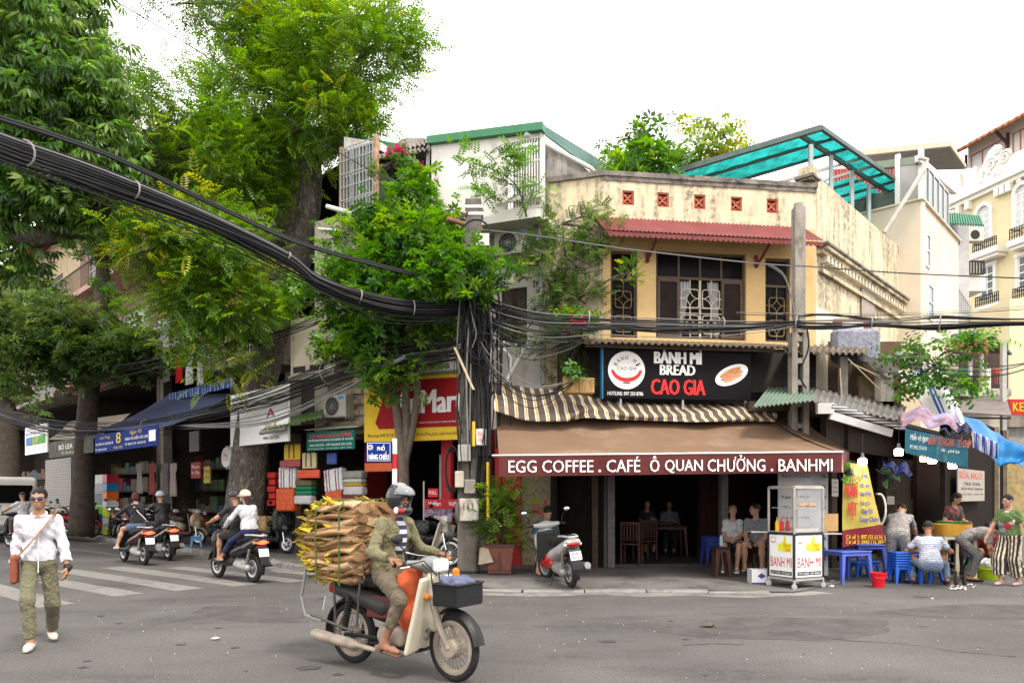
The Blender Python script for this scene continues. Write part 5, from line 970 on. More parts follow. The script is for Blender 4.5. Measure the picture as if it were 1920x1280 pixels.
def foliage(name,parent,blobs,kind,rng,n=1.0,pal='bright',size=1.0,clump=.24):
 """blobs: (centre, rx, ry, rz, density[, palette]); one mesh of sprays gathered in clumps through the volume"""
 T=tmpl(kind);m=len(T);VS,CS=[],[]
 for b in blobs:
  c,rad,dens=np.array(b[0]),np.array(b[1:4]),b[4];pl=PAL[b[5]if len(b)>5 else pal]
  vol=rad[0]*rad[2]*3.14;nc=max(3,int(vol*13*dens*n/size));ns=13
  d=rng.normal(size=(nc,3));d/=np.linalg.norm(d,axis=1)[:,None];r=rng.uniform(.35,1.0,nc)**.6;cc=c+d*r[:,None]*rad
  cp=rng.choice(len(pl),nc,p=np.array([q[1]for q in pl])/sum(q[1]for q in pl))
  pos=np.repeat(cc,ns,0)+rng.normal(size=(nc*ns,3))*clump*size*np.array([1,1,.7]);k=len(pos)
  ax=np.repeat(d,ns,0)*.8+rng.normal(size=(k,3))*.75+np.array([0,0,.12]);ax[:,2]*=.7;ax/=np.linalg.norm(ax,axis=1)[:,None]
  up=np.tile([0,0,1.],(k,1))+rng.normal(size=(k,3))*.35;sd=np.cross(up,ax);sd/=np.linalg.norm(sd,axis=1)[:,None]+1e-9;up=np.cross(ax,sd)
  M=np.stack([ax,sd,up],-1)*(size*rng.uniform(.7,1.2,k))[:,None,None]
  V=np.einsum('kij,lvj->klvi',M,T)+pos[:,None,None,:];VS.append(V.reshape(-1,3))
  col=np.array([q[0]for q in pl])[np.repeat(cp,ns)]*rng.uniform(.72,1.3,(k,1))*rng.uniform(.92,1.08,(k,3));CS.append(np.repeat(col,m*4,0))
 V=np.concatenate(VS);C=np.concatenate(CS);Fq=np.arange(len(V)).reshape(-1,4);me=npmesh(name,V,Fq,LEAF,False)
 at=me.attributes.new('tint','FLOAT_COLOR','POINT')
 if len(me.vertices)==len(C):at.data.foreach_set('color',np.concatenate([C,np.ones((len(C),1))],1).astype(np.float32).ravel())
 o=inst(name,me,parent);return o
def pb(px,py,Y,rx,ry,dens=1.0,pal=None,rd=None):
 s=Y/F;return(tuple(P(px,py,Y)),rx*s,(rd or(rx+ry)/2)*s,ry*s,dens)+((pal,)if pal else())
def limb(mb,pts,n=10,wob=.04,sub=4):
 """pts: (px, py, Y, radius in m); smoothed and slightly knotted"""
 P3=[P(a,b,c)for a,b,c,r in pts];rr=[q[3]for q in pts];out,ro=[],[]
 for i in range(len(P3)-1):
  p0,p1,p2,p3=P3[max(i-1,0)],P3[i],P3[i+1],P3[min(i+2,len(P3)-1)]
  for k in range(sub):
   t=k/sub;out.append(.5*((2*p1)+(p2-p0)*t+(2*p0-5*p1+4*p2-p3)*t*t+(3*p1-p0-3*p2+p3)*t**3));ro.append((rr[i]+(rr[i+1]-rr[i])*t)*(1+random.uniform(-wob,wob)))
 out.append(P3[-1]);ro.append(rr[-1]);mb.tube(out,ro,n);return mb
def tree(name,label,base,trunks,blobs,kind,seed,pal,n=1.0,size=1.0,bark=BARK,group=None,cat='tree',clump=.24,twigs=True,seg=12):
 random.seed(seed);rng=np.random.default_rng(seed);t=thing(name,label,cat,base,0,group);inv=Matrix.Translation(-Vector(base))
 mb=MB();mb.M=inv
 for tr in trunks:limb(mb,tr,seg)
 if twigs:
  pts=[P(*q[:3])for tr in trunks for q in tr[len(tr)//2:]]
  for b in blobs:
   c=Vector(b[0]);q=min(pts,key=lambda p:(p-c).length);r=.018*size+.006*(q-c).length;mid=q.lerp(c,.5)+Vector((random.uniform(-.15,.15),random.uniform(-.15,.15),random.uniform(-.2,.1)))
   mb.tube([q,mid,c],[r*1.4,r,r*.4],6)
   for k in range(5):e=c+Vector((random.uniform(-1,1)*b[1],random.uniform(-1,1)*b[2],random.uniform(-1,1)*b[3]))*.8;mb.tube([mid.lerp(c,random.uniform(.2,1)),(mid+e)/2+Vector((0,0,.1)),e],[r*.5,r*.35,r*.15],4)
 mb.build('trunk',bark,t,180)
 cr=foliage('crown',t,blobs,kind,rng,n,pal,size,clump);cr.data.transform(inv);return t
def ground_at(px,Y,z=.12):p=P(px,900,Y);return(p.x,Y,z)
B1=[pb(640,105,17,125,95),pb(715,60,17,75,65,.8),pb(760,95,17,38,26,.5),pb(610,215,17,85,75),pb(560,40,18,110,75),pb(440,20,18,95,45,.7,'mid'),pb(470,85,18,50,30,.5),pb(475,170,18,105,85),pb(360,205,17.5,85,70,.8),pb(400,290,17,115,75),pb(300,300,17,65,60,.8,'mid'),pb(480,320,18.5,85,65),pb(660,225,16.5,45,50,.8,'lime'),pb(320,8,18,60,22,.5,'mid'),pb(285,440,15.6,60,48,1.2,'lime'),pb(345,405,15.8,60,45,1.1),pb(400,465,16,100,70),pb(430,555,16.4,105,70),pb(480,390,17.6,50,42,.8),pb(395,640,16.5,50,40,.8),pb(345,540,16.2,60,55),pb(455,600,16.6,36,40,.6),pb(425,690,16.5,42,28,.7,'lime'),pb(520,300,18.6,50,60,.6),pb(250,490,15.7,25,30,.5,'lime'),pb(560,130,19.5,90,80,.5)]
T1=[[(452,1024,18.6,.6),(455,985,18.6,.53),(464,900,18.6,.47),(474,800,18.5,.43),(490,710,18.4,.4),(514,620,18.3,.37),(542,540,18.2,.34),(565,460,18.2,.33),(579,390,18.1,.3),(583,330,18.0,.27),(580,270,18,.28)],[(581,280,18,.26),(555,220,18,.22),(540,160,18,.19),(530,90,18,.14),(520,20,18,.1)],[(583,320,18,.2),(610,250,17.6,.14),(640,170,17.2,.1),(690,90,17,.05)],[(565,460,18.2,.24),(520,400,18,.19),(450,340,17.6,.14),(370,260,17.4,.09)],[(530,570,18.2,.2),(480,540,17.4,.15),(420,490,16.6,.11),(330,450,16,.06)],[(500,650,18.3,.16),(450,620,17.4,.1),(400,600,16.6,.06)]]
tree('big_leaning_tree','tall tree with thick leaning trunk and bright feathery leaves rising over the left street',ground_at(452,18.6),T1,B1,'pinnate',7,'bright',n=1.55,size=1.08,seg=16)
B2=[pb(50,60,15,100,85),pb(140,25,15.5,55,45,.8),pb(60,180,15,110,85),pb(165,170,15.4,65,75),pb(40,300,15,85,75),pb(130,285,15.2,95,75),pb(205,280,15.6,50,65,.9),pb(150,380,15.6,85,45,.8),pb(50,385,15.6,70,40,.7),pb(10,480,15.6,45,50,.8),pb(-60,150,15,90,120),pb(100,110,17.5,90,90,.5),pb(90,300,17.5,120,90,.5)]
T2=[[(-100,1010,15.8,.4),(-95,800,15.8,.36),(-80,620,15.8,.34),(-50,490,15.8,.3),(0,440,15.8,.25),(50,446,15.8,.24),(110,436,15.8,.22),(165,415,15.8,.2),(210,370,15.8,.14),(225,320,15.8,.1)],[(-50,490,15.8,.24),(-30,350,15.6,.2),(30,200,15.4,.14),(60,60,15.2,.08)]]
tree('drooping_tree','dark drooping tree with bent limb filling the upper left corner',ground_at(-100,15.8,0),T2,B2,'droop',11,'dark',n=.95,size=.95,seg=14)
B3=[pb(60,650,21,90,50),pb(150,665,21,110,50),pb(225,655,21,75,50),pb(35,590,21.5,60,42),pb(115,610,21,80,42),pb(180,440,24,80,40,.8),pb(245,425,24,55,45,.8),pb(225,350,24,55,45,.8),pb(285,650,21,45,35,.7),pb(110,700,22,90,25,.6),pb(20,690,21,30,45,.8),pb(255,700,22,45,22,.5),pb(200,560,22.5,40,22,.5,'fresh')]
T3=[[(152,1004,24.5,.42),(155,930,24.5,.37),(160,840,24.4,.34),(165,760,24.2,.32),(172,690,24,.3),(183,610,24,.26),(192,540,24,.23),(190,480,24,.2),(178,440,24,.15),(165,415,24,.1)],[(190,490,24,.14),(200,440,24,.1),(235,380,24,.06)],[(170,700,24.1,.16),(150,660,23,.1),(90,620,22,.06)],[(166,760,24.2,.12),(148,730,24,.1),(138,690,23.5,.07)],[(172,700,24,.12),(210,670,23,.08),(260,650,22,.04)]]
tree('slim_street_tree','slim dark trunked tree with flat leafy tiers behind the parked red motorbike',ground_at(152,24.5),T3,B3,'whorl',13,'mid',n=.8,size=1.1,bark=BARKD)
tree('left_edge_tree','dark trunk at the left frame edge beside white van',ground_at(14,27),[[(10,1000,27,.5),(14,900,27,.44),(12,800,27,.38),(2,700,27,.33),(-8,600,27,.28)]],[pb(20,560,27,80,60,.7),pb(-20,660,27,60,60,.7),pb(40,750,27,35,25,.5)],'whorl',15,'mid',n=.7,size=1.2,bark=BARKD)
tree('background_tree','hazy grey green tree seen between the two big crowns',ground_at(235,34),[[(235,1000,34,.5),(230,600,34,.4),(225,300,34,.2),(215,130,34,.1)]],[pb(205,110,34,45,50,.8),pb(235,180,34,55,55,.8),pb(180,180,33,45,55,.7),pb(245,260,34,60,60,.8),pb(190,70,34,25,20,.5)],'pinnate',17,'grey',n=.55,size=1.5,bark=BARKD)
B4=[pb(770,365,14.6,48,40),pb(720,425,14.6,75,45),pb(790,455,14.4,90,50),pb(872,502,13.2,72,36),pb(690,500,14.5,85,50),pb(640,560,14.6,80,50),pb(590,555,14.8,40,40,.8),pb(740,560,14.3,105,52),pb(850,548,13.25,70,34),pb(655,635,14.7,55,40),pb(740,630,14.5,85,45),pb(815,600,14.4,60,35),pb(760,690,14.4,65,22,.7),pb(705,690,14.4,28,20,.6),pb(925,495,13.1,34,24,.8),pb(805,445,13.8,45,28,.8),pb(740,500,15.6,130,90,.6),pb(795,345,14.6,22,26,.8),pb(712,735,14.3,22,12,.5)]
T4=[[(757,1052,15.2,.13),(757,960,15.2,.12),(757,880,15.2,.115),(748,800,15.2,.1),(738,720,15.1,.085),(732,640,15,.07),(715,540,14.8,.04)],[(757,890,15.2,.1),(762,800,15.2,.085),(759,700,15,.07),(752,600,14.8,.05),(762,430,14.7,.03)],[(757,870,15.2,.09),(774,800,15.2,.08),(783,720,15,.07),(778,620,14.8,.05),(820,540,13.8,.04),(865,500,13.2,.02)]]
tree('round_street_tree','small fresh green round leaved tree with several thin stems beside the utility pole',ground_at(757,15.2),T4,B4,'whorl',19,'fresh',n=1.15,size=.82,bark=mat('pale brown bark',(.14,.11,.085),rough=.9,var=.3,scale=9,bump=.6))
B5=[pb(1055,430,14.6,55,42),pb(1020,485,14.5,45,40),pb(1080,500,14.5,60,50),pb(1112,430,14.4,35,42),pb(1040,550,14.5,55,42),pb(1092,565,14.4,45,36,.8),pb(1000,500,14.4,35,42,.7),pb(1120,395,14.4,32,20,.6),pb(965,490,14.2,40,22,.5,'lime'),pb(1180,513,14.0,25,9,.6,'lime'),pb(1050,640,14.2,50,34,.7),pb(1070,690,14.2,40,24,.6),pb(985,620,14.0,40,20,.4)]
tree('wall_fig_shrub','small leaved fig shrub growing up the stained wing beside the downpipe',tuple(P(1075,700,14.7)),[[(1078,715,14.7,.05),(1070,640,14.7,.045),(1085,560,14.6,.04),(1060,480,14.5,.03),(1055,420,14.5,.02)],[(1075,650,14.7,.03),(1040,560,14.6,.025),(1020,500,14.5,.015)],[(1085,560,14.6,.03),(1150,520,14.1,.015),(1180,513,14,.008)]],B5,'small',23,'mid',n=1.05,size=.9,cat='shrub',clump=.16)
tree('roof_shrub','broad leaved shrub on the roof terrace left of the teal canopy',tuple(P(1205,345,16.6)),[[(1205,345,16.6,.05),(1200,290,16.6,.03),(1195,250,16.6,.015)]],[pb(1205,312,16.6,38,26),pb(1190,295,16.6,32,22,.8),pb(1240,322,16.6,42,16,.8),pb(1198,262,16.7,16,10,.5,'dark')],'whorl',29,'fresh',n=1.1,size=1.25,cat='shrub')
tree('roof_tree','yellow green young tree on the roof behind the teal canopy',tuple(P(1310,345,18.6)),[[(1310,380,18.6,.06),(1312,300,18.6,.04),(1325,225,18.6,.015)]],[pb(1280,295,18.6,36,22,.8,'yellow'),pb(1320,272,18.6,46,26,.8,'yellow'),pb(1335,250,18.6,26,14,.6),pb(1305,240,18.6,14,12,.5),pb(1368,265,18.6,12,16,.5),pb(1300,315,18.6,50,24,.8,'fresh'),pb(1370,330,18.6,40,20,.7,'fresh')],'heart',31,'yellow',n=1.0,size=.9)
tree('spiky_roof_plant','spiky strap leaved plant at the parapet edge of the roof',tuple(P(1165,335,15.9)),[[(1165,345,15.9,.03),(1165,332,15.9,.02)]],[pb(1160,330,15.9,22,6,1.2),pb(1185,328,15.9,18,8,1)],'strap',37,'fresh',n=1.3,size=.7,cat='plant',twigs=False)
tree('leafy_sapling','thin sapling with soft heart shaped leaves in front of the striped tarpaulin',tuple(P(1690,725,14.2)),[[(1675,730,14.2,.03),(1730,700,14.0,.025),(1790,660,13.8,.018),(1835,640,13.7,.008)],[(1730,700,14,.015),(1725,660,13.9,.008)],[(1760,680,13.9,.015),(1800,720,13.7,.008)]],[pb(1690,665,13.9,18,10,.6),pb(1722,668,13.9,34,34,.8),pb(1785,642,13.8,42,28,.7),pb(1755,690,13.8,45,34,.7),pb(1812,672,13.7,36,34,.7),pb(1800,730,13.6,36,18,.7),pb(1835,645,13.7,30,14,.6),pb(1705,720,13.7,22,14,.5)],'heart',41,'fresh',n=.8,size=.75,cat='sapling',clump=.16)
tree('ledge_sapling','sparse sapling sprouting from the ledge of the white house',tuple(P(985,405,14.4)),[[(987,406,14.4,.02),(972,355,14.3,.015),(940,325,14.2,.01),(885,305,14.1,.006)],[(980,375,14.3,.012),(985,300,14.2,.006)],[(985,400,14.3,.012),(1005,340,14.2,.006)]],[pb(888,303,14.1,24,8,.7),pb(948,290,14.1,28,14,.6),pb(965,345,14.2,30,22,.6),pb(985,300,14.2,22,26,.5),pb(1000,360,14.2,20,26,.5),pb(915,365,14.1,14,8,.4)],'small',43,'fresh',n=1.4,size=1.0,cat='sapling',clump=.13,twigs=False)
bgv=tree('bougainvillea','trailing bougainvillea with red flowers on the caged balcony porch',tuple(P(740,330,15.3)),[[(720,325,15.3,.012),(740,300,15.2,.01),(756,288,15.2,.006)]],[pb(722,318,15.2,20,8,.7),pb(742,298,15.2,18,12,.6),pb(748,320,15.2,8,16,.4)],'small',47,'mid',n=2.0,size=.8,cat='plant',clump=.1)
fl=foliage('flowers',bgv,[pb(741,287,15.1,10,4,3),pb(757,283,15.1,6,3,3),pb(775,311,15.1,4,3,3)],'small',np.random.default_rng(3),1.4,'pink',.6,.06);fl.data.transform(Matrix.Translation(-Vector(bgv.location)))
pot=thing('potted_plant','bushy green plant in tall brown square pot beside the utility pole','plant',tuple(P(937,1062,13.6)[:2])+(.12,));pl0=Vector(pot.location)
mb=MB();h0=.5;mb.add([(-.2,-.2,0),(.2,-.2,0),(.2,.2,0),(-.2,.2,0),(-.26,-.26,h0),(.26,-.26,h0),(.26,.26,h0),(-.26,.26,h0)],[(0,3,2,1),(0,1,5,4),(1,2,6,5),(2,3,7,6),(3,0,4,7)]);mb.build('pot',mat('brown clay pot',(.17,.065,.045),rough=.6,var=.15),pot)
mb=MB();mb.box(-.28,.28,-.28,.28,h0+.0,h0+.05);mb.box(-.22,.22,-.225,-.18,.0,.08);mb.box(-.025,.025,-.25,-.2,.08,h0);mb.build('pot_rim',mat('brown clay rim',(.1,.04,.03),rough=.6),pot)
mb=MB();random.seed(2)
for k in range(7):mb.tube([(0,0,.5),(random.uniform(-.1,.1),random.uniform(-.1,.1),.9),(random.uniform(-.3,.3),random.uniform(-.2,.2),1.4)],[.018,.014,.006],5)
mb.build('stem',BARKD,pot)
foliage('leaves',pot,[((0,0,.78),.32,.3,.26,1.2),((-.05,0,1.15),.36,.3,.26,1.2),((.12,0,1.4),.32,.28,.18,1.1),((-.14,0,1.55),.18,.2,.14,.8)],'small',np.random.default_rng(51),3.0,'bright',1.1,.12)
for lab,px,py,Y,rx,ry,pal,sd in(('pink flowered creeper under the cables beside the yellow window',1075,610,13.9,40,24,'fresh',61),('ragged green plant in a wooden box on top of the canvas',1080,697,13.3,26,9,'fresh',62)):
 c=thing('creeper',lab,'plant',tuple(P(px,py,Y)));o=foliage('leaves',c,[pb(px,py,Y,rx,ry,1)],'heart',np.random.default_rng(sd),2.2,pal,.6,.12);o.data.transform(Matrix.Translation(-Vector(c.location)))
 if sd==61:o=foliage('flowers',c,[pb(px+3,py,Y-.1,12,10,2)],'small',np.random.default_rng(4),.8,'pink',.8,.06);o.data.transform(Matrix.Translation(-Vector(c.location)))
# ================================================================= poles, boxes and cables
PCON=mat('stained pole concrete',(.15,.132,.112),rough=.92,var=.22,scale=3,bump=.7,bscale=30,stain=(.055,.05,.044),stain_amt=.75,stain_scale=(4,4,1.2))
CAB=mat('black cable',(.012,.012,.013),rough=.55,var=.25,scale=2,bump=0,spec=.25);CABG=mat('grey cable',(.16,.155,.15),rough=.5,var=.1,bump=0)
up=thing('utility_pole','double concrete utility pole buried in black cables left of the cafe','utility pole',(P(890,1000,13.7).x,13.7,.12));ul=lambda px,py,Y=13.7:P(px,py,Y)-Vector(up.location)
for dx,w0,w1,zt in((-.12,.2,.15,7.05),(.17,.15,.13,6.2)):
 MB().bbox(dx-w0,dx+w0,-.16+(.1 if dx>0 else 0),.16+(.1 if dx>0 else 0),0,2.2,.04).build('pole_foot',PCON,up)
 MB().add([(dx-w0*.95,-.14,2.2),(dx+w0*.95,-.14,2.2),(dx+w0*.95,.14,2.2),(dx-w0*.95,.14,2.2),(dx-w1+.1*(dx<0),-.12,zt),(dx+w1+.1*(dx<0),-.12,zt),(dx+w1+.1*(dx<0),.12,zt),(dx-w1+.1*(dx<0),.12,zt)],[(0,1,5,4),(1,2,6,5),(2,3,7,6),(3,0,4,7),(4,5,6,7)]).build('pole_shaft',PCON,up)
x0=ul(890,400).x
for z in(ul(890,392).z,ul(890,405).z):MB().box(x0-.17,x0+.17,-.135,.135,z-.025,z+.025).build('white_band',WHT,up)
MB().tube([ul(838,410,13.4),ul(870,420,13.6),ul(905,432,13.7)],.045,8).build('rusty_arm',mat('rusty pipe',(.2,.1,.06),rough=.8,var=.3),up);MB().beam(ul(845,420,13.5),ul(880,398,13.6),.06,.05).build('cross_arm',DWOOD,up)
MB().torus(ul(893,438,13.5),.26,.018,24,5).build('cable_loop',CAB,up);MB().box(*(lambda a,b:(a.x,b.x,-.3,-.15,a.z,b.z))(ul(893,470),ul(918,448))).build('white_box',mat('pale meter box',(.5,.48,.44)),up)
def pbx(nm,m,px0,px1,py0,py1,dep,yy=-.32):a,b=ul(px0,py1),ul(px1,py0);return MB().bbox(a.x,b.x,yy,yy+dep,a.z,b.z,.015).build(nm,m,up)
pbx('white_meter_box',mat('white meter box',(.55,.53,.5),var=.06),893,914,806,837,.2);pbx('left_meter_box',mat('grey white box',(.4,.38,.35),var=.15),861,884,835,866,.2);pbx('small_box',mat('cream junction box',(.42,.38,.3),var=.2),856,872,884,914,.2,-.4);pbx('lower_box',mat('old grey box',(.25,.22,.19),var=.3,stain=(.08,.07,.06)),872,893,899,925,.2)
cbx=pbx('control_cabinet',mat('dirty white cabinet',(.48,.44,.38),rough=.7,var=.15,stain=(.16,.12,.09),stain_amt=.7,stain_scale=(5,5,3)),864,899,934,975,.3,-.45)
a,b=ul(872,955),ul(890,942);lettering(cbx,'1 6 3',a.x,b.x,a.z,b.z,BSG,-.456,.02)
a,b=ul(898,832),ul(912,812);lettering(up,'PTOL',a.x,b.x,a.z+.12,b.z-.02,RSG,-.326,.0);lettering(up,'73604',a.x,b.x,a.z+.02,b.z-.12,RSG,-.326,.0)
YP=mat('yellow pipe',(.6,.4,.03),rough=.5,var=.08)
for px,y0,y1 in((888,790,836),(915,866,976)):MB().tube([ul(px,y0,13.35),ul(px,y1,13.35)],.03,8).build('yellow_conduit',YP,up)
MB().lathe([(.0,-.03),(.18,-.02),(.2,0),(.18,.02),(0,.03)],24,(0,0,0),'x').build('round_mirror',mat('old mirror rim',(.1,.09,.08),rough=.4),up).location=ul(857,962,13.2)
MB().add([(0,0,0),(.28,-.02,.05),(.16,.05,.34),(.02,.04,.3),(0,.06,0),(.28,.04,.05),(.16,.11,.34),(.02,.1,.3)],[(0,1,2,3),(7,6,5,4),(0,4,5,1),(1,5,6,2),(2,6,7,3),(3,7,4,0)]).build('broken_slab',mat('broken board',(.34,.28,.2),var=.2),up).location=ul(897,1058,13.3)
p2=thing('slotted_pole','grey concrete pole with ladder slots standing before the right end of the yellow facade','utility pole',(P(1497,900,14.0).x,14.0,3.0));q2=lambda px,py:P(px,py,14.0)-Vector(p2.location)
PC2=mat('pale pole concrete',(.27,.24,.205),rough=.92,var=.2,scale=3,bump=.7,bscale=30,stain=(.07,.06,.05),stain_amt=.6,stain_scale=(4,4,1));zt_=q2(1496,388).z;zm=q2(1496,625).z;mb=MB();mb.box(-.1,.1,-.1,.1,zm,zt_-.02);mb.lathe([(.1,zt_-.02),(.09,zt_+.06),(0,zt_+.08)],10);mb.build('upper_shaft',PC2,p2)
for sx in(-1,1):MB().box(sx*.11-.055,sx*.11+.055,-.11,.11,-1.5,zm).build('leg',PC2,p2)
for k in range(6):z=zm-.12-k*.42;MB().box(-.055,.055,-.08,.08,z-.05,z+.05).build('rung',PC2,p2)
def cable_pts(ctrl,off,n=26):
 """Catmull-Rom through control points (Vector), with an offset that winds along the bundle"""
 out=[]
 for i in range(len(ctrl)-1):
  p0,p1,p2,p3=ctrl[max(i-1,0)],ctrl[i],ctrl[i+1],ctrl[min(i+2,len(ctrl)-1)];m=max(4,n//(len(ctrl)-1))
  for k in range(m):
   t=k/m;u=(i+t)/(len(ctrl)-1);out.append(.5*((2*p1)+(p2-p0)*t+(2*p0-5*p1+4*p2-p3)*t*t+(3*p1-p0-3*p2+p3)*t**3)+off(u))
 out.append(ctrl[-1]+off(1));return out
def bundle(label,ctrl,n,spread,r=.014,seed=1,sag=.1,ties=(),flat=1.0,greys=2,name='cable_bundle'):
 random.seed(seed);C_=[P(*c)for c in ctrl];lo=C_[len(C_)//2];t=thing(name,label,'cables',lo);C_=[c-lo for c in C_]
 for k in range(n):
  a,b,ph,fr=random.uniform(-1,1),random.uniform(-1,1),random.uniform(0,6.28),random.uniform(2,7);sg=random.random()**2*sag
  off=lambda u:Vector((0,a*(spread(u))*.7,flat*b*spread(u)-sg*math.sin(u*math.pi)))+Vector((0,math.sin(ph+fr*u),math.cos(ph+fr*u*.8)))*spread(u)*.3
  rr=r*random.uniform(.6,1.35);MB().tube(cable_pts(C_,off),rr,5,False).build('cable',CABG if k<greys else CAB,t,180)
 for u in ties:
  m=cable_pts(C_,lambda q:Vector());i=int(u*(len(m)-2));R_=spread(u)*1.25
  d=(m[i+1]-m[i]).normalized();e1=d.orthogonal().normalized();e2=d.cross(e1);MB().tube([m[i]+(e1*math.cos(a)+e2*math.sin(a))*R_-Vector((0,0,sag*.12))for a in np.linspace(0,6.283,18)],.012,5,False).build('tie_ring',mat('pale tie',(.25,.23,.21),bump=0),t)
 return t
lin=lambda a,b:(lambda u:a+(b-a)*u)
bundle('thick sagging bundle of black cables crossing from the upper left to the utility pole',[(-120,205,7.2),(0,268,8),(200,335,9.4),(400,412,10.8),(540,478,11.8),(600,525,12.3),(700,562,12.9),(800,578,13.3),(905,572,13.7)],46,lambda u:.085-.01*u+.03*math.sin(u*9),.016,1,.12,(.18,.3,.52,.75,.9),greys=1)
bundle('ragged loose strands hanging under the thick sagging bundle',[(-100,250,7.2),(0,290,8),(200,365,9.4),(400,440,10.8),(560,520,12),(700,580,12.9),(800,596,13.3),(905,585,13.7)],8,lambda u:.07+.05*math.sin(u*11)**2,.009,21,.2,greys=0)
bundle('pair of thicker cables hanging above the sagging bundle',[(-60,205,7.6),(200,290,9.4),(420,392,11),(560,453,12),(700,494,13),(840,530,13.6)],3,lin(.03,.04),.02,2,.03,greys=0)
bundle('single thin wire dropping from the top of the photo to the pole head',[(195,-10,9),(400,115,10.8),(600,265,12.6),(760,352,13.3),(893,412,13.7)],1,lin(0,0),.011,3,0,greys=0,name='overhead_wire')
bundle('loose black cables spanning from the utility pole across the yellow windows',[(890,560,13.6),(1000,590,13.3),(1130,596,13.2),(1250,600,13.2),(1380,605,13.3),(1500,606,13.7)],14,lin(.13,.07),.012,4,.16,(.38,.8),greys=2)
bundle('lower strand of cables drooping before the yellow windows',[(900,600,13.6),(1010,622,13.2),(1130,608,13.1),(1260,612,13.2),(1400,612,13.3),(1500,608,13.7)],7,lin(.12,.04),.011,5,.25,greys=2)
bundle('flat bundle of black cables running on to the right edge',[(1495,605,13.7),(1600,604,13.2),(1700,605,12.9),(1800,603,12.5),(1960,602,12)],13,lambda u:.1+.04*math.sin(u*12),.012,6,.08,(.02,.35,.72),greys=3)
bundle('thin power line crossing high over the yellow facade to the right edge',[(905,430,13.7),(1000,440,13.6),(1170,465,13.5),(1400,491,13.5),(1530,500,13.5),(1700,512,13.2),(1960,523,12.8)],2,lin(.015,.015),.011,7,.02,greys=1,name='overhead_wire')
bundle('thin straight wire just above the flat cable bundle',[(1380,588,13.5),(1600,590,13.2),(1800,585,12.8),(1960,575,12.4)],2,lin(.02,.03),.007,8,.02,greys=1,name='overhead_wire')
bundle('dark cable bundle sagging from the pole past the big trunk to the left street',[(880,650,13.9),(780,660,14.2),(650,685,15),(520,735,16.2),(430,760,17.4),(300,790,19),(200,802,20.5),(100,800,22),(0,775,24),(-60,740,25)],30,lambda u:.16+.07*math.sin(u*9),.011,9,.3,(.28,.45,.62,.75),greys=3)
bundle('white cables sagging beneath the dark bundle near the big trunk',[(760,665,14),(620,735,15),(500,785,16),(380,795,17.5),(310,795,18.5)],4,lin(.06,.08),.013,10,.15,greys=4)
bundle('thin cables running up across the ochre house behind the leaves',[(610,600,16),(480,640,17),(360,662,18.5),(240,690,20),(100,715,22)],6,lin(.2,.25),.012,11,.2,greys=0)
bundle('slack wires crossing the balcony house at the right edge',[(1700,690,13),(1800,700,12.6),(1880,700,12.3),(1960,685,12)],5,lin(.15,.2),.007,12,.1,greys=1)
random.seed(33);tg=thing('hanging_cables','mass of black cables hanging down along the utility pole and looping beside it','cables',up.location);N0=Vector(up.location)
for k in range(90):
 px=random.choice((random.gauss(880,14),random.gauss(893,18),random.gauss(915,16)));y0=random.uniform(540,620);y1=random.uniform(680,950)if k<44 else random.uniform(620,700);w=random.uniform(-14,14);Yc=random.uniform(13.3,13.6)
 pts=[P(px,y0,Yc),P(px+w*.5+random.uniform(-5,5),y0+(y1-y0)*.35,Yc),P(px+w+random.uniform(-6,6),y0+(y1-y0)*.7,Yc-.05),P(px+w*.6,y1,Yc)]
 MB().tube([q-N0 for q in cable_pts(pts,lambda u:Vector(),12)],random.uniform(.008,.02),5,False).build('cable',CAB if random.random()>.06 else CABG,tg,180)
for k in range(16):
 px,py,rx,ry=random.uniform(872,925),random.uniform(600,700),random.uniform(8,42),random.uniform(20,70);Yc=random.uniform(13.2,13.5)
 pts=[P(px+rx*math.cos(a),py-ry*math.sin(a)*.8,Yc+.05*math.cos(a*2))for a in np.linspace(R(200),R(-20)-3.4*(k%3==0),14)];MB().tube([q-N0 for q in pts],random.uniform(.006,.014),5,False).build('cable',CAB,tg,180)
cl_=thing('coiled_cable','black coil of spare cable hung on the left of the utility pole','cables',P(848,880,13.5));
for k in range(9):MB().tube([Vector((.13*math.cos(a)*(1+.06*math.sin(k*3)),.02*k-.05,.42*math.sin(a)*(1+.05*math.cos(k*2))+.03*math.sin(k)))for a in np.linspace(0,6.283,22)],.011,5,False).build('cable',CAB,cl_,180)
bundle('tangle of thin black wires between the pole and the downpipe above the striped canvas',[(910,600,13.5),(960,640,13.3),(1020,650,13.3),(1090,640,13.3)],16,lambda u:.28*math.sin(u*3.1)+.06,.007,13,.5,greys=2)
bundle('loose cables dropping from the pole to the striped canvas',[(900,640,13.4),(930,690,13.2),(1000,730,13.2),(1075,715,13.2)],8,lambda u:.18*math.sin(u*3.1)+.04,.009,14,.3,greys=2)
dw=bundle('grey drop wires on the slotted pole',[(1440,495,13.6),(1470,515,13.6),(1485,560,13.7),(1492,600,13.7)],2,lin(.02,.02),.012,15,.02,greys=2,name='drop_wire')
bundle('black looped drop cable down the front of the slotted pole',[(1512,612,13.6),(1516,650,13.6),(1500,700,13.6),(1512,728,13.6)],2,lin(.02,.01),.016,16,.02,greys=0,name='drop_wire')
pl=MB().beam((0,0,0),(.35,-.1,-.78),.09,.02).build('loose_plank',mat('pale split wood',(.46,.38,.24),var=.25,scale=8));pl.location=P(853,652,13.2);tag(pl,'pale split plank stuck in the cables left of the utility pole','plank')
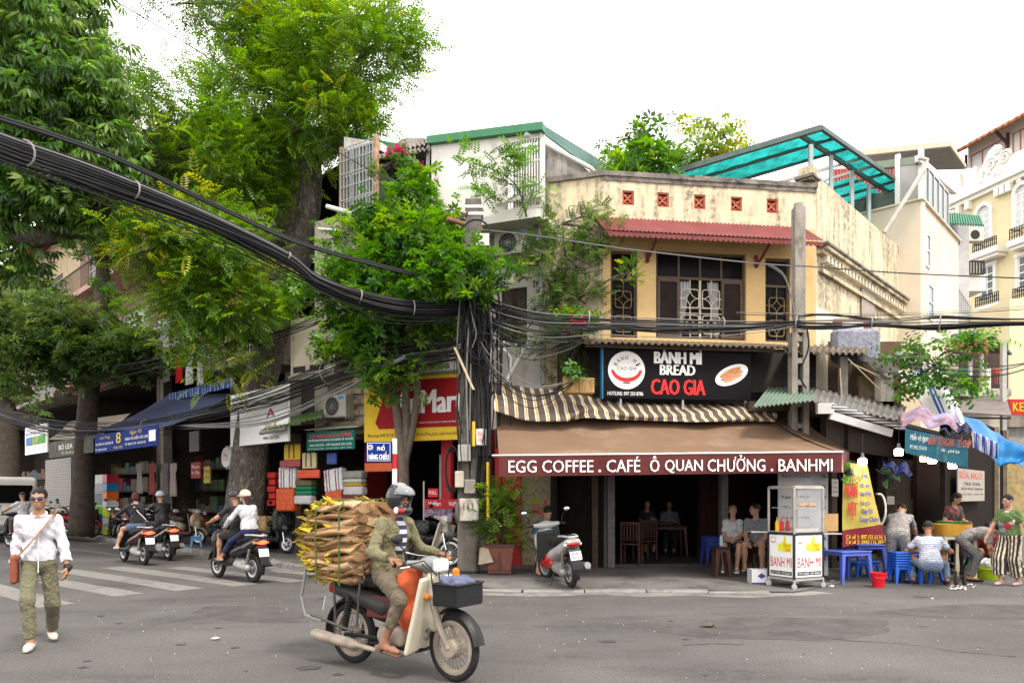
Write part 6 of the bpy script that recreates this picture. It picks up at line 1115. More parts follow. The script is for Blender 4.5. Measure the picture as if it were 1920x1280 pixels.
# ================================================================= motorbikes (x forward, y to the left, origin on the ground between the axles)
TYR=mat('tyre rubber',(.018,.017,.017),rough=.85,var=.2,scale=20,bump=.2);RIMM=mat('alloy rim',(.38,.37,.36),rough=.4,metal=.7,var=.1);CHR=mat('chrome',(.55,.54,.53),rough=.18,metal=1,var=.05,bump=0)
ENG=mat('grey engine',(.26,.25,.24),rough=.5,metal=.5,var=.25,scale=14);FRB=mat('black frame',(.016,.015,.015),rough=.4,var=.1);SEATM=mat('black seat',(.014,.013,.013),rough=.55,var=.1,bump=.2,bscale=120)
MUDM=mat('dusty muffler',(.3,.23,.17),rough=.6,metal=.4,var=.2,scale=9);LRED=mat('red lens',(.4,.01,.01),rough=.2,var=0,bump=0);LRON=mat('lit tail lamp',(.6,.02,.01),emit=(1,.05,.02),estr=3.2,var=0,bump=0);LOR=mat('orange lens',(.6,.16,.01),rough=.2,var=0,bump=0);LCL=mat('clear lens',(.6,.6,.6),rough=.12,var=.05,bump=0);PLT=mat('number plate',(.68,.67,.64),rough=.5,var=.08,scale=12)
MIRG=mat('mirror glass',(.5,.52,.55),rough=.08,metal=1,var=0,bump=0)
def paint(nm,c):return mat(nm,c,rough=.3,var=.06,scale=3,bump=0,coat=.35)
BM={}
def cached(key,fn):
 if key not in BM:BM[key]=fn()
 return BM[key]
def sdm(key,nm,prims,res=.014,k=.04,**kw):return cached(key,lambda:npmesh(nm,*sdf(prims,res,k,**kw),[]))
def put(nm,me,m,parent,M=None):
 o=inst(nm,me,parent,M)
 if not me.materials:me.materials.append(m)
 o.material_slots[0].link='OBJECT';o.material_slots[0].material=m;return o
def wheel(parent,x,r,tw,spokes,m_rim=None,steer=None):
 """tyre with rim and spokes as children"""
 def ty():mb=MB();mb.torus((0,0,0),r-tw,tw,40,10,'y',.85);return mb.mesh('wheel',[],180)
 w=put('wheel',cached(('ty',r,tw),ty),TYR,parent,Matrix.Translation((x,0,r))@(steer or Matrix()))
 def ri():
  mb=MB();rr=r-2*tw+.006;mb.lathe([(rr-.035,-tw*.5),(rr,-tw*.7),(rr+.012,-tw*.55),(rr-.01,0),(rr+.012,tw*.55),(rr,tw*.7),(rr-.035,tw*.5),(rr-.04,0),(rr-.035,-tw*.5)],36,(0,0,0),'y');return mb.mesh('rim',[],40)
 put('rim',cached(('ri',r,tw),ri),m_rim or RIMM,w)
 def sp():
  mb=MB();rr=r-2*tw-.02
  if spokes>12:
   for i in range(spokes):a=i*6.283/spokes;b=a+(.35 if i%2 else-.35);mb.beam((.045*math.cos(b),.02*(1 if i%4<2 else-1),.045*math.sin(b)),(rr*math.cos(a),0,rr*math.sin(a)),.005,.005)
  else:
   for i in range(spokes):
    for da in(-.12,.12):a=i*6.283/spokes;mb.beam((.04*math.cos(a+da),0,.04*math.sin(a+da)),(rr*math.cos(a+da*.6),0,rr*math.sin(a+da*.6)),.022,.024,(0,1,0))
  mb.lathe([(.0,-.06),(.05,-.055),(.06,0),(.05,.055),(0,.06)],14,(0,0,0),'y');return mb.mesh('spokes',[],40)
 put('spokes',cached(('sp',r,tw,spokes),sp),m_rim or RIMM,w);return w
def mirrors(t,x,z,yy=.3,h=.2,out=.1):
 for s in(-1,1):
  m=MB().tube([(x,s*yy,z),(x+.01,s*(yy+.02),z+h*.6),(x-.02,s*(yy+out),z+h)],.007,6).build('mirror',FRB,t)
  put('mirror_head',sdm('mirror','mirror_head',[EL((0,0,0),(.022,.065,.042))],.008,.01),FRB,m,Matrix.Translation((x-.02,s*(yy+out),z+h+.03)))
  MB().lathe([(0,-.002),(.05,0),(0,.0)],16,(0,0,0),'x').build('mirror_glass',MIRG,m).matrix_local=Matrix.Translation((x-.043,s*(yy+out),z+h+.03))@Matrix.Diagonal((1,1.05,.62,1))
def plate(t,x,z,tilt=12,txt=None):
 p=MB().box(-.004,.004,-.095,.095,-.07,.07).build('number_plate',PLT,t);p.matrix_local=Matrix.Translation((x,0,z))@Matrix.Rotation(R(tilt),4,'Y')
 if txt:
  for s,a,b in((txt[0],.008,.055),(txt[1],-.055,-.006)):lettering(p,s,-.075,.075,a,b,BSG,0,.03,M=Matrix.Translation((-.0065,0,0))@Matrix.Rotation(R(-90),4,'Z'))
 return p
def arc_fender(x,z,r,a0,a1,w,t=.012):
 """curved mudguard strip"""
 mb=MB();mb.sheet(14,4,lambda u,v:(x+(r-.03*(2*v-1)**2)*math.cos(R(a0+(a1-a0)*u)),w*(2*v-1),z+(r-.03*(2*v-1)**2)*math.sin(R(a0+(a1-a0)*u))),t);return mb
def scooter(label,pos,yaw,body,trim=None,inner=None,lit=False,lean=0,steer=0,group='motor scooters',txt=None,name='motor_scooter',style='modern',z=0,seat=None):
 """step through automatic scooter"""
 t=thing(name,label,'scooter',(pos[0],pos[1],z),yaw,group);t.rotation_euler=(R(lean),0,yaw);trim=trim or FRB;inner=inner or FRB
 wr=.255 if style=='modern' else .24;xa,xf=-.62,.64;S_=Matrix.Rotation(R(steer),4,'Z')
 wheel(t,xa,wr,.055,5);wheel(t,xf,wr,.048,5,steer=S_)
 if style=='modern':
  pr=[RC((-.12,.1,.52),(-.82,.07,.76),.09,.055),RC((-.12,-.1,.52),(-.82,-.07,.76),.09,.055),RC((-.1,0,.5),(-.86,0,.77),.12,.07),RC((-.55,.1,.62),(-.9,.08,.78),.07,.04),RC((-.55,-.1,.62),(-.9,-.08,.78),.07,.04)]
 else:
  pr=[EL((-.5,.15,.53),(.38,.09,.19)),EL((-.5,-.15,.53),(.38,.09,.19)),RC((-.15,0,.52),(-.78,0,.62),.15,.13),EL((-.2,0,.5),(.1,.17,.2))]
 put('rear_body',sdm(('rb',style),'rear_body',pr,.016,.06),body,t)
 put('seat',sdm(('st',style),'seat',[RC((-.02,.05,.735),(-.32,.06,.75),.085,.09),RC((-.02,-.05,.735),(-.32,-.06,.75),.085,.09),RC((-.32,.05,.765),(-.78,.03,.83),.085,.06),RC((-.32,-.05,.765),(-.78,-.03,.83),.085,.06)],.016,.05),seat or SEATM,t)
 ls=[BX((.385,.09,.62),(.03,.12,.3),[[.95,.1,-.3],[-.1,.99,0],[.3,0,.95]],.03),BX((.385,-.09,.62),(.03,.12,.3),[[.95,-.1,-.3],[.1,.99,0],[.3,0,.95]],.03)]
 put('leg_shield',sdm('lsh','leg_shield',ls,.016,.06),inner,t)
 fs=[RC((.53,0,.62),(.43,0,.93),.1,.09),EL((.47,.1,.72),(.09,.12,.2)),EL((.47,-.1,.72),(.09,.12,.2)),RC((.5,0,.45),(.55,0,.62),.07,.09)]
 put('front_fairing',sdm('ffr','front_fairing',fs,.016,.06),body,t)
 put('floor_board',sdm('flb','floor_board',[BX((.14,0,.33),(.3,.17,.045),None,.03),RC((-.1,.1,.4),(.1,.12,.31),.07,.05),RC((-.1,-.1,.4),(.1,-.12,.31),.07,.05),RC((.36,0,.34),(.45,0,.5),.09,.07)],.016,.05),trim,t)
 h=put('handlebar',sdm('hbc','handlebar',[EL((.41,0,1.0),(.1,.15,.07)),RC((.4,.05,.99),(.37,.22,1.01),.055,.035),RC((.4,-.05,.99),(.37,-.22,1.01),.055,.035),RC((.43,0,.9),(.41,0,1.0),.06)],.014,.04),body,t)
 for s in(-1,1):
  MB().tube([(.37,s*.2,1.01),(.345,s*.36,1.0)],.019,8).build('grip',FRB,h);MB().tube([(.41,s*.21,1.0),(.43,s*.27,.99),(.4,s*.36,.98)],.007,5).build('brake_lever',CHR,h)
 put('headlight',sdm('hdl','headlight',[EL((.5,0,.99),(.05,.1,.055))],.01,.02),LCL,t)
 for s in(-1,1):put('turn_signal',sdm(('tsg',s),'turn_signal',[EL((.53,s*.13,.8),(.04,.04,.06))],.01,.02),LOR,t)
 put('tail_light',sdm(('tl',style),'tail_light',[EL((-.9 if style=='modern' else-.87,0,.745 if style=='modern' else .62),(.055,.115,.042))],.01,.02),LRON if lit else LRED,t)
 for s in(-1,1):put('rear_signal',sdm(('rsg',s),'rear_signal',[EL((-.86,s*.125,.735),(.05,.03,.03))],.01,.02),LOR if lit else LCL,t)
 plate(t,-.965,.56,14,txt)
 o=MB().sheet(6,3,lambda u,v:(-.88-.12*u-.02*math.sin(3.1*u),(.1-.02*u)*(2*v-1),.68-.34*u),.012).build('mud_flap',FRB,t,60)
 fd=arc_fender(xf,wr,wr+.045,15,165,.062);fo=fd.build('front_fender',body,t,60);fo.matrix_local=Matrix.Translation((xf,0,0))@S_@Matrix.Translation((-xf,0,0))
 arc_fender(xa,wr,wr+.04,60,200,.06).build('rear_fender',FRB,t,60)
 for s in(-1,1):MB().tube([(.5,s*.075,.62),(xf,s*.075,wr)],.022,8).build('fork',CHR if style!='modern' else FRB,t)
 put('engine',sdm('eng','engine',[BX((-.3,.02,.33),(.2,.1,.09),None,.05),RC((-.25,.1,.31),(xa+.02,.11,.27),.085,.075),EL((-.15,0,.38),(.12,.1,.1))],.014,.04),ENG,t)
 e=MB().tube([(-.1,-.12,.24),(-.35,-.16,.24),(-.5,-.17,.29),(-.92,-.18,.37),(-.98,-.18,.385)],[.02,.025,.055,.07,.055],12).build('exhaust',mat('muffler steel',(.2,.2,.2),metal=.6,rough=.4),t,50);MB().box(-.88,-.55,-.262,-.245,.3,.41).build('heat_shield',CHR,e)
 for s in(-1,1):MB().tube([(-.6,s*.13,.33),(-.68,s*.11,.62)],.028,8).build('shock',CHR,t)
 MB().tube([(-.55,.12,.86),(-.75,.11,.87),(-.93,.07,.86),(-.95,0,.86),(-.93,-.07,.86),(-.75,-.11,.87),(-.55,-.12,.86)],.018,8).build('grab_rail',mat('silver rail',(.4,.4,.4),metal=.5,rough=.35),t)
 mirrors(t,.38,1.02);
 if not lit:MB().tube([(-.2,.13,.26),(-.28,.24,.03)],.011,6).build('side_stand',FRB,t)
 return t
def underbone(label,pos,yaw,shield,body,lean=0,steer=0,group='motor scooters',old=False,z=0,holes=False,lit=False,dusty=None):
 """17 inch wheel step through motorbike with a wide leg shield"""
 t=thing('motorbike',label,'motorbike',(pos[0],pos[1],z),yaw,group);t.rotation_euler=(R(lean),0,yaw);wr=.29;xa,xf=-.6,.62;S_=Matrix.Rotation(R(steer),4,'Z');rm=dusty or RIMM
 wheel(t,xa,wr,.04,28,rm);wheel(t,xf,wr,.036,28,rm,S_)
 put('body',sdm('ubody','body',[RC((.25,0,.6),(-.15,0,.52),.06,.09),RC((-.1,.07,.58),(-.7,.06,.7),.09,.07),RC((-.1,-.07,.58),(-.7,-.06,.7),.09,.07),RC((.3,0,.62),(.38,0,.85),.05,.05)],.014,.05),body,t)
 put('seat',sdm('useat','seat',[BX((-.38,0,.785),(.37,.12,.05),None,.045),BX((-.5,0,.81),(.22,.11,.04),None,.04)],.014,.05),SEATM,t)
 sl=[BX((.36,.12,.56),(.02,.14,.34),[[.95,.17,.24],[-.17,.985,0],[-.24,0,.97]],.02),BX((.36,-.12,.56),(.02,.14,.34),[[.95,-.17,.24],[.17,.985,0],[-.24,0,.97]],.02),RC((.43,0,.55),(.39,0,.86),.075,.07),RC((.42,0,.45),(.44,0,.7),.05,.06)]
 sub=[EL((.36,.2,zz),(.09,.04,.045))for zz in(.5,.64)]if holes else[]
 put('leg_shield',sdm(('ulsh',holes),'leg_shield',sl,.013,.07,subs=sub),shield,t)
 h=put('handlebar',sdm('uhb','handlebar',[EL((.37,0,.98),(.12,.1,.075)),RC((.36,.05,.97),(.3,.22,1.0),.05,.03),RC((.36,-.05,.97),(.3,-.22,1.0),.05,.03),RC((.39,0,.85),(.37,0,.98),.05)],.012,.04),mat('silver grey plastic',(.17,.17,.168),rough=.4,var=.05)if old else shield,t)
 for s in(-1,1):MB().tube([(.3,s*.2,1.0),(.25,s*.35,.99)],.019,8).build('grip',FRB,h);MB().tube([(.34,s*.21,.99),(.37,s*.28,.98),(.33,s*.35,.97)],.007,5).build('brake_lever',CHR,h)
 put('headlight',sdm('uhl','headlight',[BX((.475,0,.975),(.035,.085,.06),None,.03)],.01,.02),LCL,t)
 for s in(-1,1):put('turn_signal',sdm(('uts',s),'turn_signal',[EL((.43,s*.14,.72 if old else .96),(.045,.03,.03))],.01,.02),LOR,t)
 put('tail_light',sdm('utl','tail_light',[BX((-.83,0,.7),(.035,.08,.05),None,.03)],.01,.02),LRON if lit else LRED,t);plate(t,-.9,.55,14)
 fo=arc_fender(xf,wr,wr+.035,10,160,.058).build('front_fender',FRB if old else shield,t,60);fo.matrix_local=Matrix.Translation((xf,0,0))@S_@Matrix.Translation((-xf,0,0));arc_fender(xa,wr,wr+.04,45,195,.06).build('rear_fender',FRB,t,60)
 for s in(-1,1):MB().tube([(.45,s*.085,.7),(.53,s*.085,.48),(xf+.005,s*.08,wr)],[.03,.028,.022],8).build('fork',dusty or CHR,t);MB().tube([(-.58,s*.13,.33),(-.5,s*.13,.66)],.03,8).build('shock',FRB,t)
 put('engine',sdm('ueng','engine',[BX((-.02,0,.33),(.15,.12,.09),None,.04),RC((.1,0,.36),(.28,0,.37),.075,.065),EL((-.05,.12,.33),(.11,.04,.09)),EL((-.05,-.12,.33),(.11,.04,.09))],.012,.02),dusty or ENG,t)
 MB().tube([(.26,-.06,.32),(.2,-.12,.2),(-.1,-.16,.2),(-.35,-.165,.22),(-.42,-.17,.225),(-.9,-.19,.27),(-.94,-.19,.275)],[.018,.02,.022,.026,.05,.055,.035],12).build('exhaust',dusty or CHR,t,50)
 MB().bbox(-.62,.0,.1,.15,.24,.34,.02).build('chain_case',FRB,t);MB().tube([(-.6,.1,.29),(-.05,.1,.3)],.02,6).build('swing_arm',FRB,t);MB().tube([(-.6,-.1,.29),(-.05,-.1,.3)],.02,6).build('swing_arm',FRB,t)
 for s in(-1,1):MB().tube([(.05,s*.08,.24),(.06,s*.3,.25)],.014,6).build('foot_peg',FRB,t)
 if not lit and not old:MB().tube([(0,.13,.2),(-.06,.26,.02)],.011,6).build('side_stand',FRB,t)
 mirrors(t,.31,1.02,.26,.16,.08);return t
CB=dict(pos=((P(0,0,0).x),0))
def mid(pr,pf):return((pr[0]+pf[0])/2,(pr[1]+pf[1])/2),math.atan2(pf[1]-pr[1],pf[0]-pr[0])
CPOS,CYAW=mid((-1.50,6.80),(-.51,6.12));CYAW=R(-34.5)
CRW=mat('cream dusty plastic',(.5,.45,.35),rough=.45,var=.12,scale=4,stain=(.3,.22,.14),stain_amt=.4,stain_scale=(4,4,4));DUST=mat('dusty metal',(.3,.25,.2),rough=.65,metal=.2,var=.25,scale=8)
cargo=underbone('dusty cream motorbike loaded with bundled dried leaves, ridden across the foreground',CPOS,CYAW,CRW,mat('dark old body',(.03,.028,.026),rough=.5),group=None,old=True,dusty=DUST,steer=-6)
def ctube(nm,pts,r=.011,m=None):return MB().tube(pts,r,6).build(nm,m or mat('old rack steel',(.07,.068,.055),rough=.6,metal=.3,var=.2),cargo)
for s in(-1,1):
 ctube('rack_rail',[(-.25,s*.2,.8),(-.98,s*.22,.82)]);ctube('rack_stay',[(-.3,s*.2,.8),(-.34,s*.2,.4)]);ctube('rack_stay',[(-.62,s*.22,.81),(-.62,s*.2,.32)]);ctube('rack_loop',[(-1.0,s*.22,.9),(-1.05,s*.24,.62),(-.98,s*.25,.45),(-.75,s*.25,.42)],.013,mat('grey tube',(.25,.25,.24),metal=.5));ctube('rack_rail',[(-.9,s*.25,.46),(-.35,s*.24,.36)],.013)
for x in(-.3,-.55,-.8,-.97):ctube('rack_bar',[(x,-.22,.81),(x,.22,.81)])
bk=MB();bz0,bz1=.67,.84
for(xa,xb,ya,yb)in((.53,.545,-.165,.165),(.78,.795,-.175,.175)):bk.box(xa,xb,ya,yb,bz0,bz1)
bk.box(.545,.78,-.17,-.155,bz0,bz1);bk.box(.545,.78,.155,.17,bz0,bz1);bk.box(.53,.795,-.165,.165,bz0-.012,bz0);bko=bk.build('front_basket',mat('black basket mesh',(.012,.012,.014),rough=.7,var=.2,scale=40,bump=.6,bscale=160),cargo)
MB().tube([(.53,-.17,bz1),(.8,-.18,bz1),(.8,.18,bz1),(.53,.17,bz1),(.53,-.17,bz1)],.009,6).build('basket_rim',FRB,bko)
bc=thing('basket_load','crumpled blue grey raincoat stuffed in the front basket with an orange capped bottle','clothes',cargo.location,CYAW);put('raincoat',npmesh('raincoat',*sdf([EL((.62,.05,.85),(.08,.1,.05)),EL((.7,-.05,.85),(.08,.1,.055)),EL((.72,.06,.84),(.06,.09,.045)),EL((.6,-.08,.85),(.06,.07,.05))],.01,.04,wr=.012,wf=1.3),[]),mat('blue grey raincoat',(.09,.1,.17),rough=.6,var=.2),bc)
MB().lathe([(.03,0),(.03,.05),(.012,.07)],10,(.66,-.02,.9)).build('bottle_cap',LOR,bc)
sk=thing('orange_sack','orange woven sack standing between the rider knees and the leg shield','sack',cargo.location,CYAW);put('sack',npmesh('sack',*sdf([RC((.15,0,.44),(.12,0,.8),.1,.11),EL((.14,.0,.53),(.11,.14,.14)),RC((.12,0,.8),(.2,-.02,.93),.11,.07)],.01,.05,wr=.007,wf=.8),[]),mat('orange woven plastic',(.52,.1,.035),rough=.6,var=.12,scale=8,bump=.5,bscale=120),sk)
for s in(-1,1):
 for k in range(7):MB().torus((-.572+.08*k/6.5,s*.13,.42+.032*k),.036,.008,14,4,'z').build('spring_coil',FRB,cargo)
 MB().bbox(-.3,.02,s*.115-.012,s*.115+.012,.48,.68,.01).build('side_cover',mat('dull maroon cover',(.09,.02,.022),rough=.5,var=.3),cargo)
for k in range(7):MB().box(.1+.026*k,.112+.026*k,-.085,.085,.285,.445).build('cooling_fin',DUST,cargo)
for y in(-.12,-.04,.06,.13):MB().tube([(.36,y,1.0),(.5,y*1.3,.93),(.5,y,.72),(.44,y*.5,.55)],.006,5).build('control_cable',FRB,cargo)
MB().tube([(.33,-.3,.99),(.46,-.2,1.03),(.5,-.08,.9)],.006,5).build('control_cable',FRB,cargo);MB().bbox(-.32,.3,-.1,.1,.22,.26,.01).build('belly_frame',FRB,cargo);MB().tube([(-.1,-.2,.25),(.12,-.22,.25)],.012,6).build('gear_lever',DUST,cargo)
MB().lathe([(.0,-.085),(.075,-.08),(.085,-.03),(.085,.03),(.075,.08),(0,.085)],20,(.62,0,.29),'y').build('drum_brake',DUST,cargo)
TANL=[mat('dried leaf tan %d'%i,c,rough=.75,var=.2,scale=7,bump=.4,bscale=25,stain=(.22,.12,.05),stain_amt=.4,stain_scale=(4,4,8))for i,c in enumerate(((.4,.25,.13),(.3,.175,.085),(.46,.31,.18),(.22,.12,.055)))];YTIP=[mat('frayed yellow tip',(.4,.28,.025),rough=.85,var=.4,scale=12),mat('frayed olive tip',(.2,.13,.025),rough=.85,var=.4,scale=12)]
ld_=thing('dried_leaf_load','big stack of tan dried leaf sheaves with yellow frayed tips tied on the rear rack','load',cargo.location,CYAW);random.seed(8)
HB0,HB1,nl=.8,1.5,15
for k in range(nl):
 z=HB0+(HB1-HB0)*(k+.5)/nl+random.uniform(-.012,.012);th=(HB1-HB0)/nl*.78;edge=1-.22*abs(2*(k+.5)/nl-1)**3
 nsub=3
 for j in range(nsub):
  y0=(-.29+.58*(j+.5)/nsub)*edge+random.uniform(-.035,.035);x1=-.33+random.uniform(-.03,.03)+(0.02 if k>10 else 0);x0=-.84+random.uniform(-.09,.06)-.1*math.sin(k/nl*3.1);ph=random.uniform(0,6);wv=random.uniform(.01,.03)
  w=.105+random.uniform(-.01,.02)
  def sh(u,v):
   a=2*math.pi*v;x=x0+(x1-x0)*u;rr=th*(1+.15*math.sin(9*u+ph)+.2*math.sin(a*3+ph))*(.75+.35*u);return(x+.025*math.sin(a*2+ph),y0+w*(1+.12*math.sin(7*u+ph))*math.cos(a),z+rr*math.sin(a)+wv*math.sin(6*u+ph)-.02*(1-u))
  s=MB().sheet(9,12,sh);s.add([sh(1,v/12)for v in range(12)],[tuple(range(12))]);so_=s.build('leaf_sheaf',random.choice(TANL),ld_,180)
  fr=MB();
  for q in range(64):
   a=random.uniform(0,6.28);p=Vector((x0+(random.uniform(-.02,.14)if q%3 else random.uniform(0,.5 if k%3 else .3)),y0+w*.95*math.cos(a),z+th*1.05*math.sin(a)));d=Vector((-1,random.uniform(-.9,.9),random.uniform(-.9,.7))).normalized();ln=random.uniform(.05,.13);sd=d.cross(Vector((random.uniform(-1,1),random.uniform(-1,1),random.uniform(-1,1)))).normalized()*random.uniform(.008,.02)
   fr.add([p-sd,p+d*ln*.6-sd*1.3,p+d*ln,p+sd*1.2],[(0,1,2,3)])
  o=fr.build('frayed_tip',YTIP[random.random()<.5],so_);o['kind']='stuff'
for s,x in((0,-.45),(1,-.76)):MB().tube([(x,-.31,HB0-.03),(x+.02,-.33,HB1-.05),(x+.02,-.26,HB1+.04),(x,.26,HB1+.04),(x,.33,HB1-.05),(x,.31,HB0-.03)],.008,5).build('tie_strap',mat('green strap',(.06,.1,.03),rough=.6),ld_)
SA=((-8.3,16.25),(-9.2,17.1));p,y=mid(*SA);SC_A=scooter('dark red scooter with lit tail lamp ridden by woman in shorts',(p[0]-.0,p[1]),y,paint('dark plum paint',(.05,.016,.02)),lit=True,group='scooters riding away')
p2_,y2=(-8.75,17.85),R(136);SC_B=scooter('black scooter half hidden behind the dark red one',p2_,y2,paint('black paint',(.014,.014,.015)),lit=True,group='scooters riding away')
p3_,y3=(-5.15,13.42),R(140);SC_C=scooter('black scooter carrying couple across the zebra crossing',p3_,y3,paint('black paint',(.014,)*3),lit=True,group='scooters riding away')
p4_,y4=(-14.75,21.6),R(150);SC_D=scooter('dark motor scooter at the left edge ridden by man in white',p4_,y4,paint('dark grey paint',(.03,.03,.032)),group='scooters riding away')
SILV=paint('silver paint',(.36,.35,.34));REDP=paint('red paint',(.3,.012,.015))
SC_E=scooter('silver and red scooter parked at the kerb before the cafe',((.98+.64)/2,12.42),math.atan2(1.19,-.34),SILV,trim=REDP,inner=mat('dark trim',(.03,)*3),lean=-6,txt=('30-M2','9321'),z=.06,group='parked scooters',steer=10)
SC_F=scooter('beige and plum retro scooter parked on the pavement left of the big trunk',(-9.75,21.3),R(-25),paint('beige paint',(.3,.25,.17)),trim=mat('plum trim',(.05,.015,.02)),inner=paint('plum paint',(.07,.016,.03)),style='retro',z=.12,lean=-8,steer=15,group='parked scooters')
SC_F2=scooter('dark plum scooter parked behind the beige one with red helmet',(-10.7,22.0),R(-30),paint('plum paint',(.07,.016,.03)),style='retro',z=.12,lean=-8,group='parked scooters')
SC_G=scooter('dark scooter under black plastic sheet with brown sack on its seat',(-6.15,18.35),R(-36),paint('black paint',(.014,)*3),style='retro',z=.12,lean=-6,steer=12,group='parked scooters')
UB_A=underbone('red motorbike parked facing right behind the walking man',(-15.1,25.0),R(-15),REDP,REDP,z=.12,lean=-7,group='parked scooters',steer=10)
UB_B=underbone('white motorbike with two round holes in its shield parked by the utility pole',(-1.75,14.9),R(-40),paint('off white paint',(.5,.47,.4)),FRB,z=.12,lean=-8,holes=True,group='parked scooters',steer=20)
for i,(lab,x,y,a)in enumerate((('black scooter in the parked row left of the slim tree',-18.2,27.6,-35),('black scooter with its seat toward the road right of the slim tree',-14.1,25.4,-58),('dark scooter leaning in the middle of the parked row',-13.2,24.6,-62),('black scooter at the right end of the parked row',-12.4,23.9,-60),('black scooter just left of the red parked motorbike',-16.3,26.0,-40),('scooter partly hidden behind the red parked motorbike',-15.9,26.9,-35),('dark blue scooter farthest left in the parked row',-19.3,28.9,-35))):
 scooter(lab,(x,y),R(a),paint('black paint',(.014,)*3)if i!=2 else paint('dark blue paint',(.015,.02,.05)),z=.12,lean=-8,group='parked scooters')
def local_blob(name,label,cat,ref,prims,m,res=.013,k=.04,**kw):
 o=inst(name,npmesh(name,*sdf(prims,res,k,**kw),m));o.location=ref.location;o.rotation_euler=ref.rotation_euler;return tag(o,label,cat)
local_blob('black_cover','crumpled black plastic sheet over the handlebars of the scooter by the bag shop','cover',SC_G,[EL((.4,0,1.05),(.2,.3,.1)),EL((.46,0,.8),(.14,.24,.25)),RC((.42,.26,.95),(.44,.24,.62),.07),RC((.42,-.26,.95),(.44,-.24,.62),.07)],mat('black plastic sheet',(.025,.027,.027),rough=.28,var=.3),wr=.012)
local_blob('brown_sack','brown burlap sack lying on the seat of the covered scooter','sack',SC_G,[BX((-.45,0,.72),(.4,.26,.2),None,.08)],mat('burlap',(.34,.22,.11),rough=.9,var=.15,bump=.5,bscale=90),wr=.012)
local_blob('red_helmet','red helmet with white mark resting on the plum scooter','helmet',SC_F2,[EL((-.1,0,.98),(.14,.12,.12))],REDP,planes=[((0,0,.93),(0,0,-1))])
local_blob('seat_cover','dark plastic sheet thrown over the white parked motorbike','cover',UB_B,[BX((-.35,0,.87),(.4,.17,.06),None,.05),EL((-.1,-.15,.78),(.2,.08,.14))],mat('black plastic sheet',(.025,)*3),wr=.012)
VP=(-17.1,24.3);vn=thing('white_van','white minivan with a lit brake lamp partly outside the left edge','van',(*VP,0),R(140))
VW=mat('van white paint',(.62,.6,.54),rough=.35,var=.05,bump=0,coat=.3);prv=[BX((1.9,0,1.25),(2.3,.86,.95),None,.16),BX((1.9,0,.75),(2.35,.88,.42),None,.12)]
put('body',npmesh('body',*sdf(prv,.035,.1),[]),VW,vn)
MB().bbox(-.435,-.39,-.68,.68,1.32,1.92,.02).build('rear_window',GLS,vn)
for s in(-1,1):
 MB().bbox(-.46,-.38,s*.8-.07,s*.8+.07,.82,1.16,.02).build('tail_lamp',LRON if s<0 else LRED,vn);MB().box(.2,1.2,s*.865-.012,s*.865+.012,1.35,1.95).build('side_window',GLS,vn)
 for x in(.5,3.4):MB().torus((x,s*.78,.33),.22,.1,24,8).build('wheel',TYR,vn)
MB().bbox(-.5,-.38,-.82,.82,.42,.6,.03).build('bumper',mat('grey bumper',(.2,)*3),vn);MB().box(-.475,-.46,-.25,.25,.62,.75).build('number_plate',PLT,vn)
# ================================================================= people (x forward, y to the left, z up)
SKIN=mat('tan skin',(.31,.165,.1),rough=.55,var=.06,scale=8,bump=.05);SKIN2=mat('brown skin',(.235,.115,.067),rough=.55,var=.06,scale=8,bump=.05);SKIN3=mat('pale skin',(.38,.215,.145),rough=.55,var=.06,bump=.05)
HAIRB=mat('black hair',(.012,.01,.009),rough=.5,var=.3,scale=40,bump=.7,bscale=140);HAIRR=mat('dark red brown hair',(.045,.014,.012),rough=.5,var=.3,scale=40,bump=.7,bscale=120)
PD={}
def V3(*a):return np.array(a,float)
def nrm(v):return v/(np.linalg.norm(v)+1e-9)
def rotm(yaw=0,pitch=0,roll=0):
 """columns: forward, left, up; pitch > 0 looks down"""
 return np.array(Matrix.Rotation(R(yaw),3,'Z')@Matrix.Rotation(R(pitch),3,'Y')@Matrix.Rotation(R(roll),3,'X'))
def ik(a,b,l1,l2,pole):
 d=b-a;L=np.linalg.norm(d);m=(l1+l2)*.995
 if L>m:b=a+d*m/L;d=b-a;L=m
 d=d/L;x=(l1*l1-l2*l2+L*L)/(2*L);h=math.sqrt(max(l1*l1-x*x,0));p=pole-d*(pole@d);return a+d*x+nrm(p)*h,b
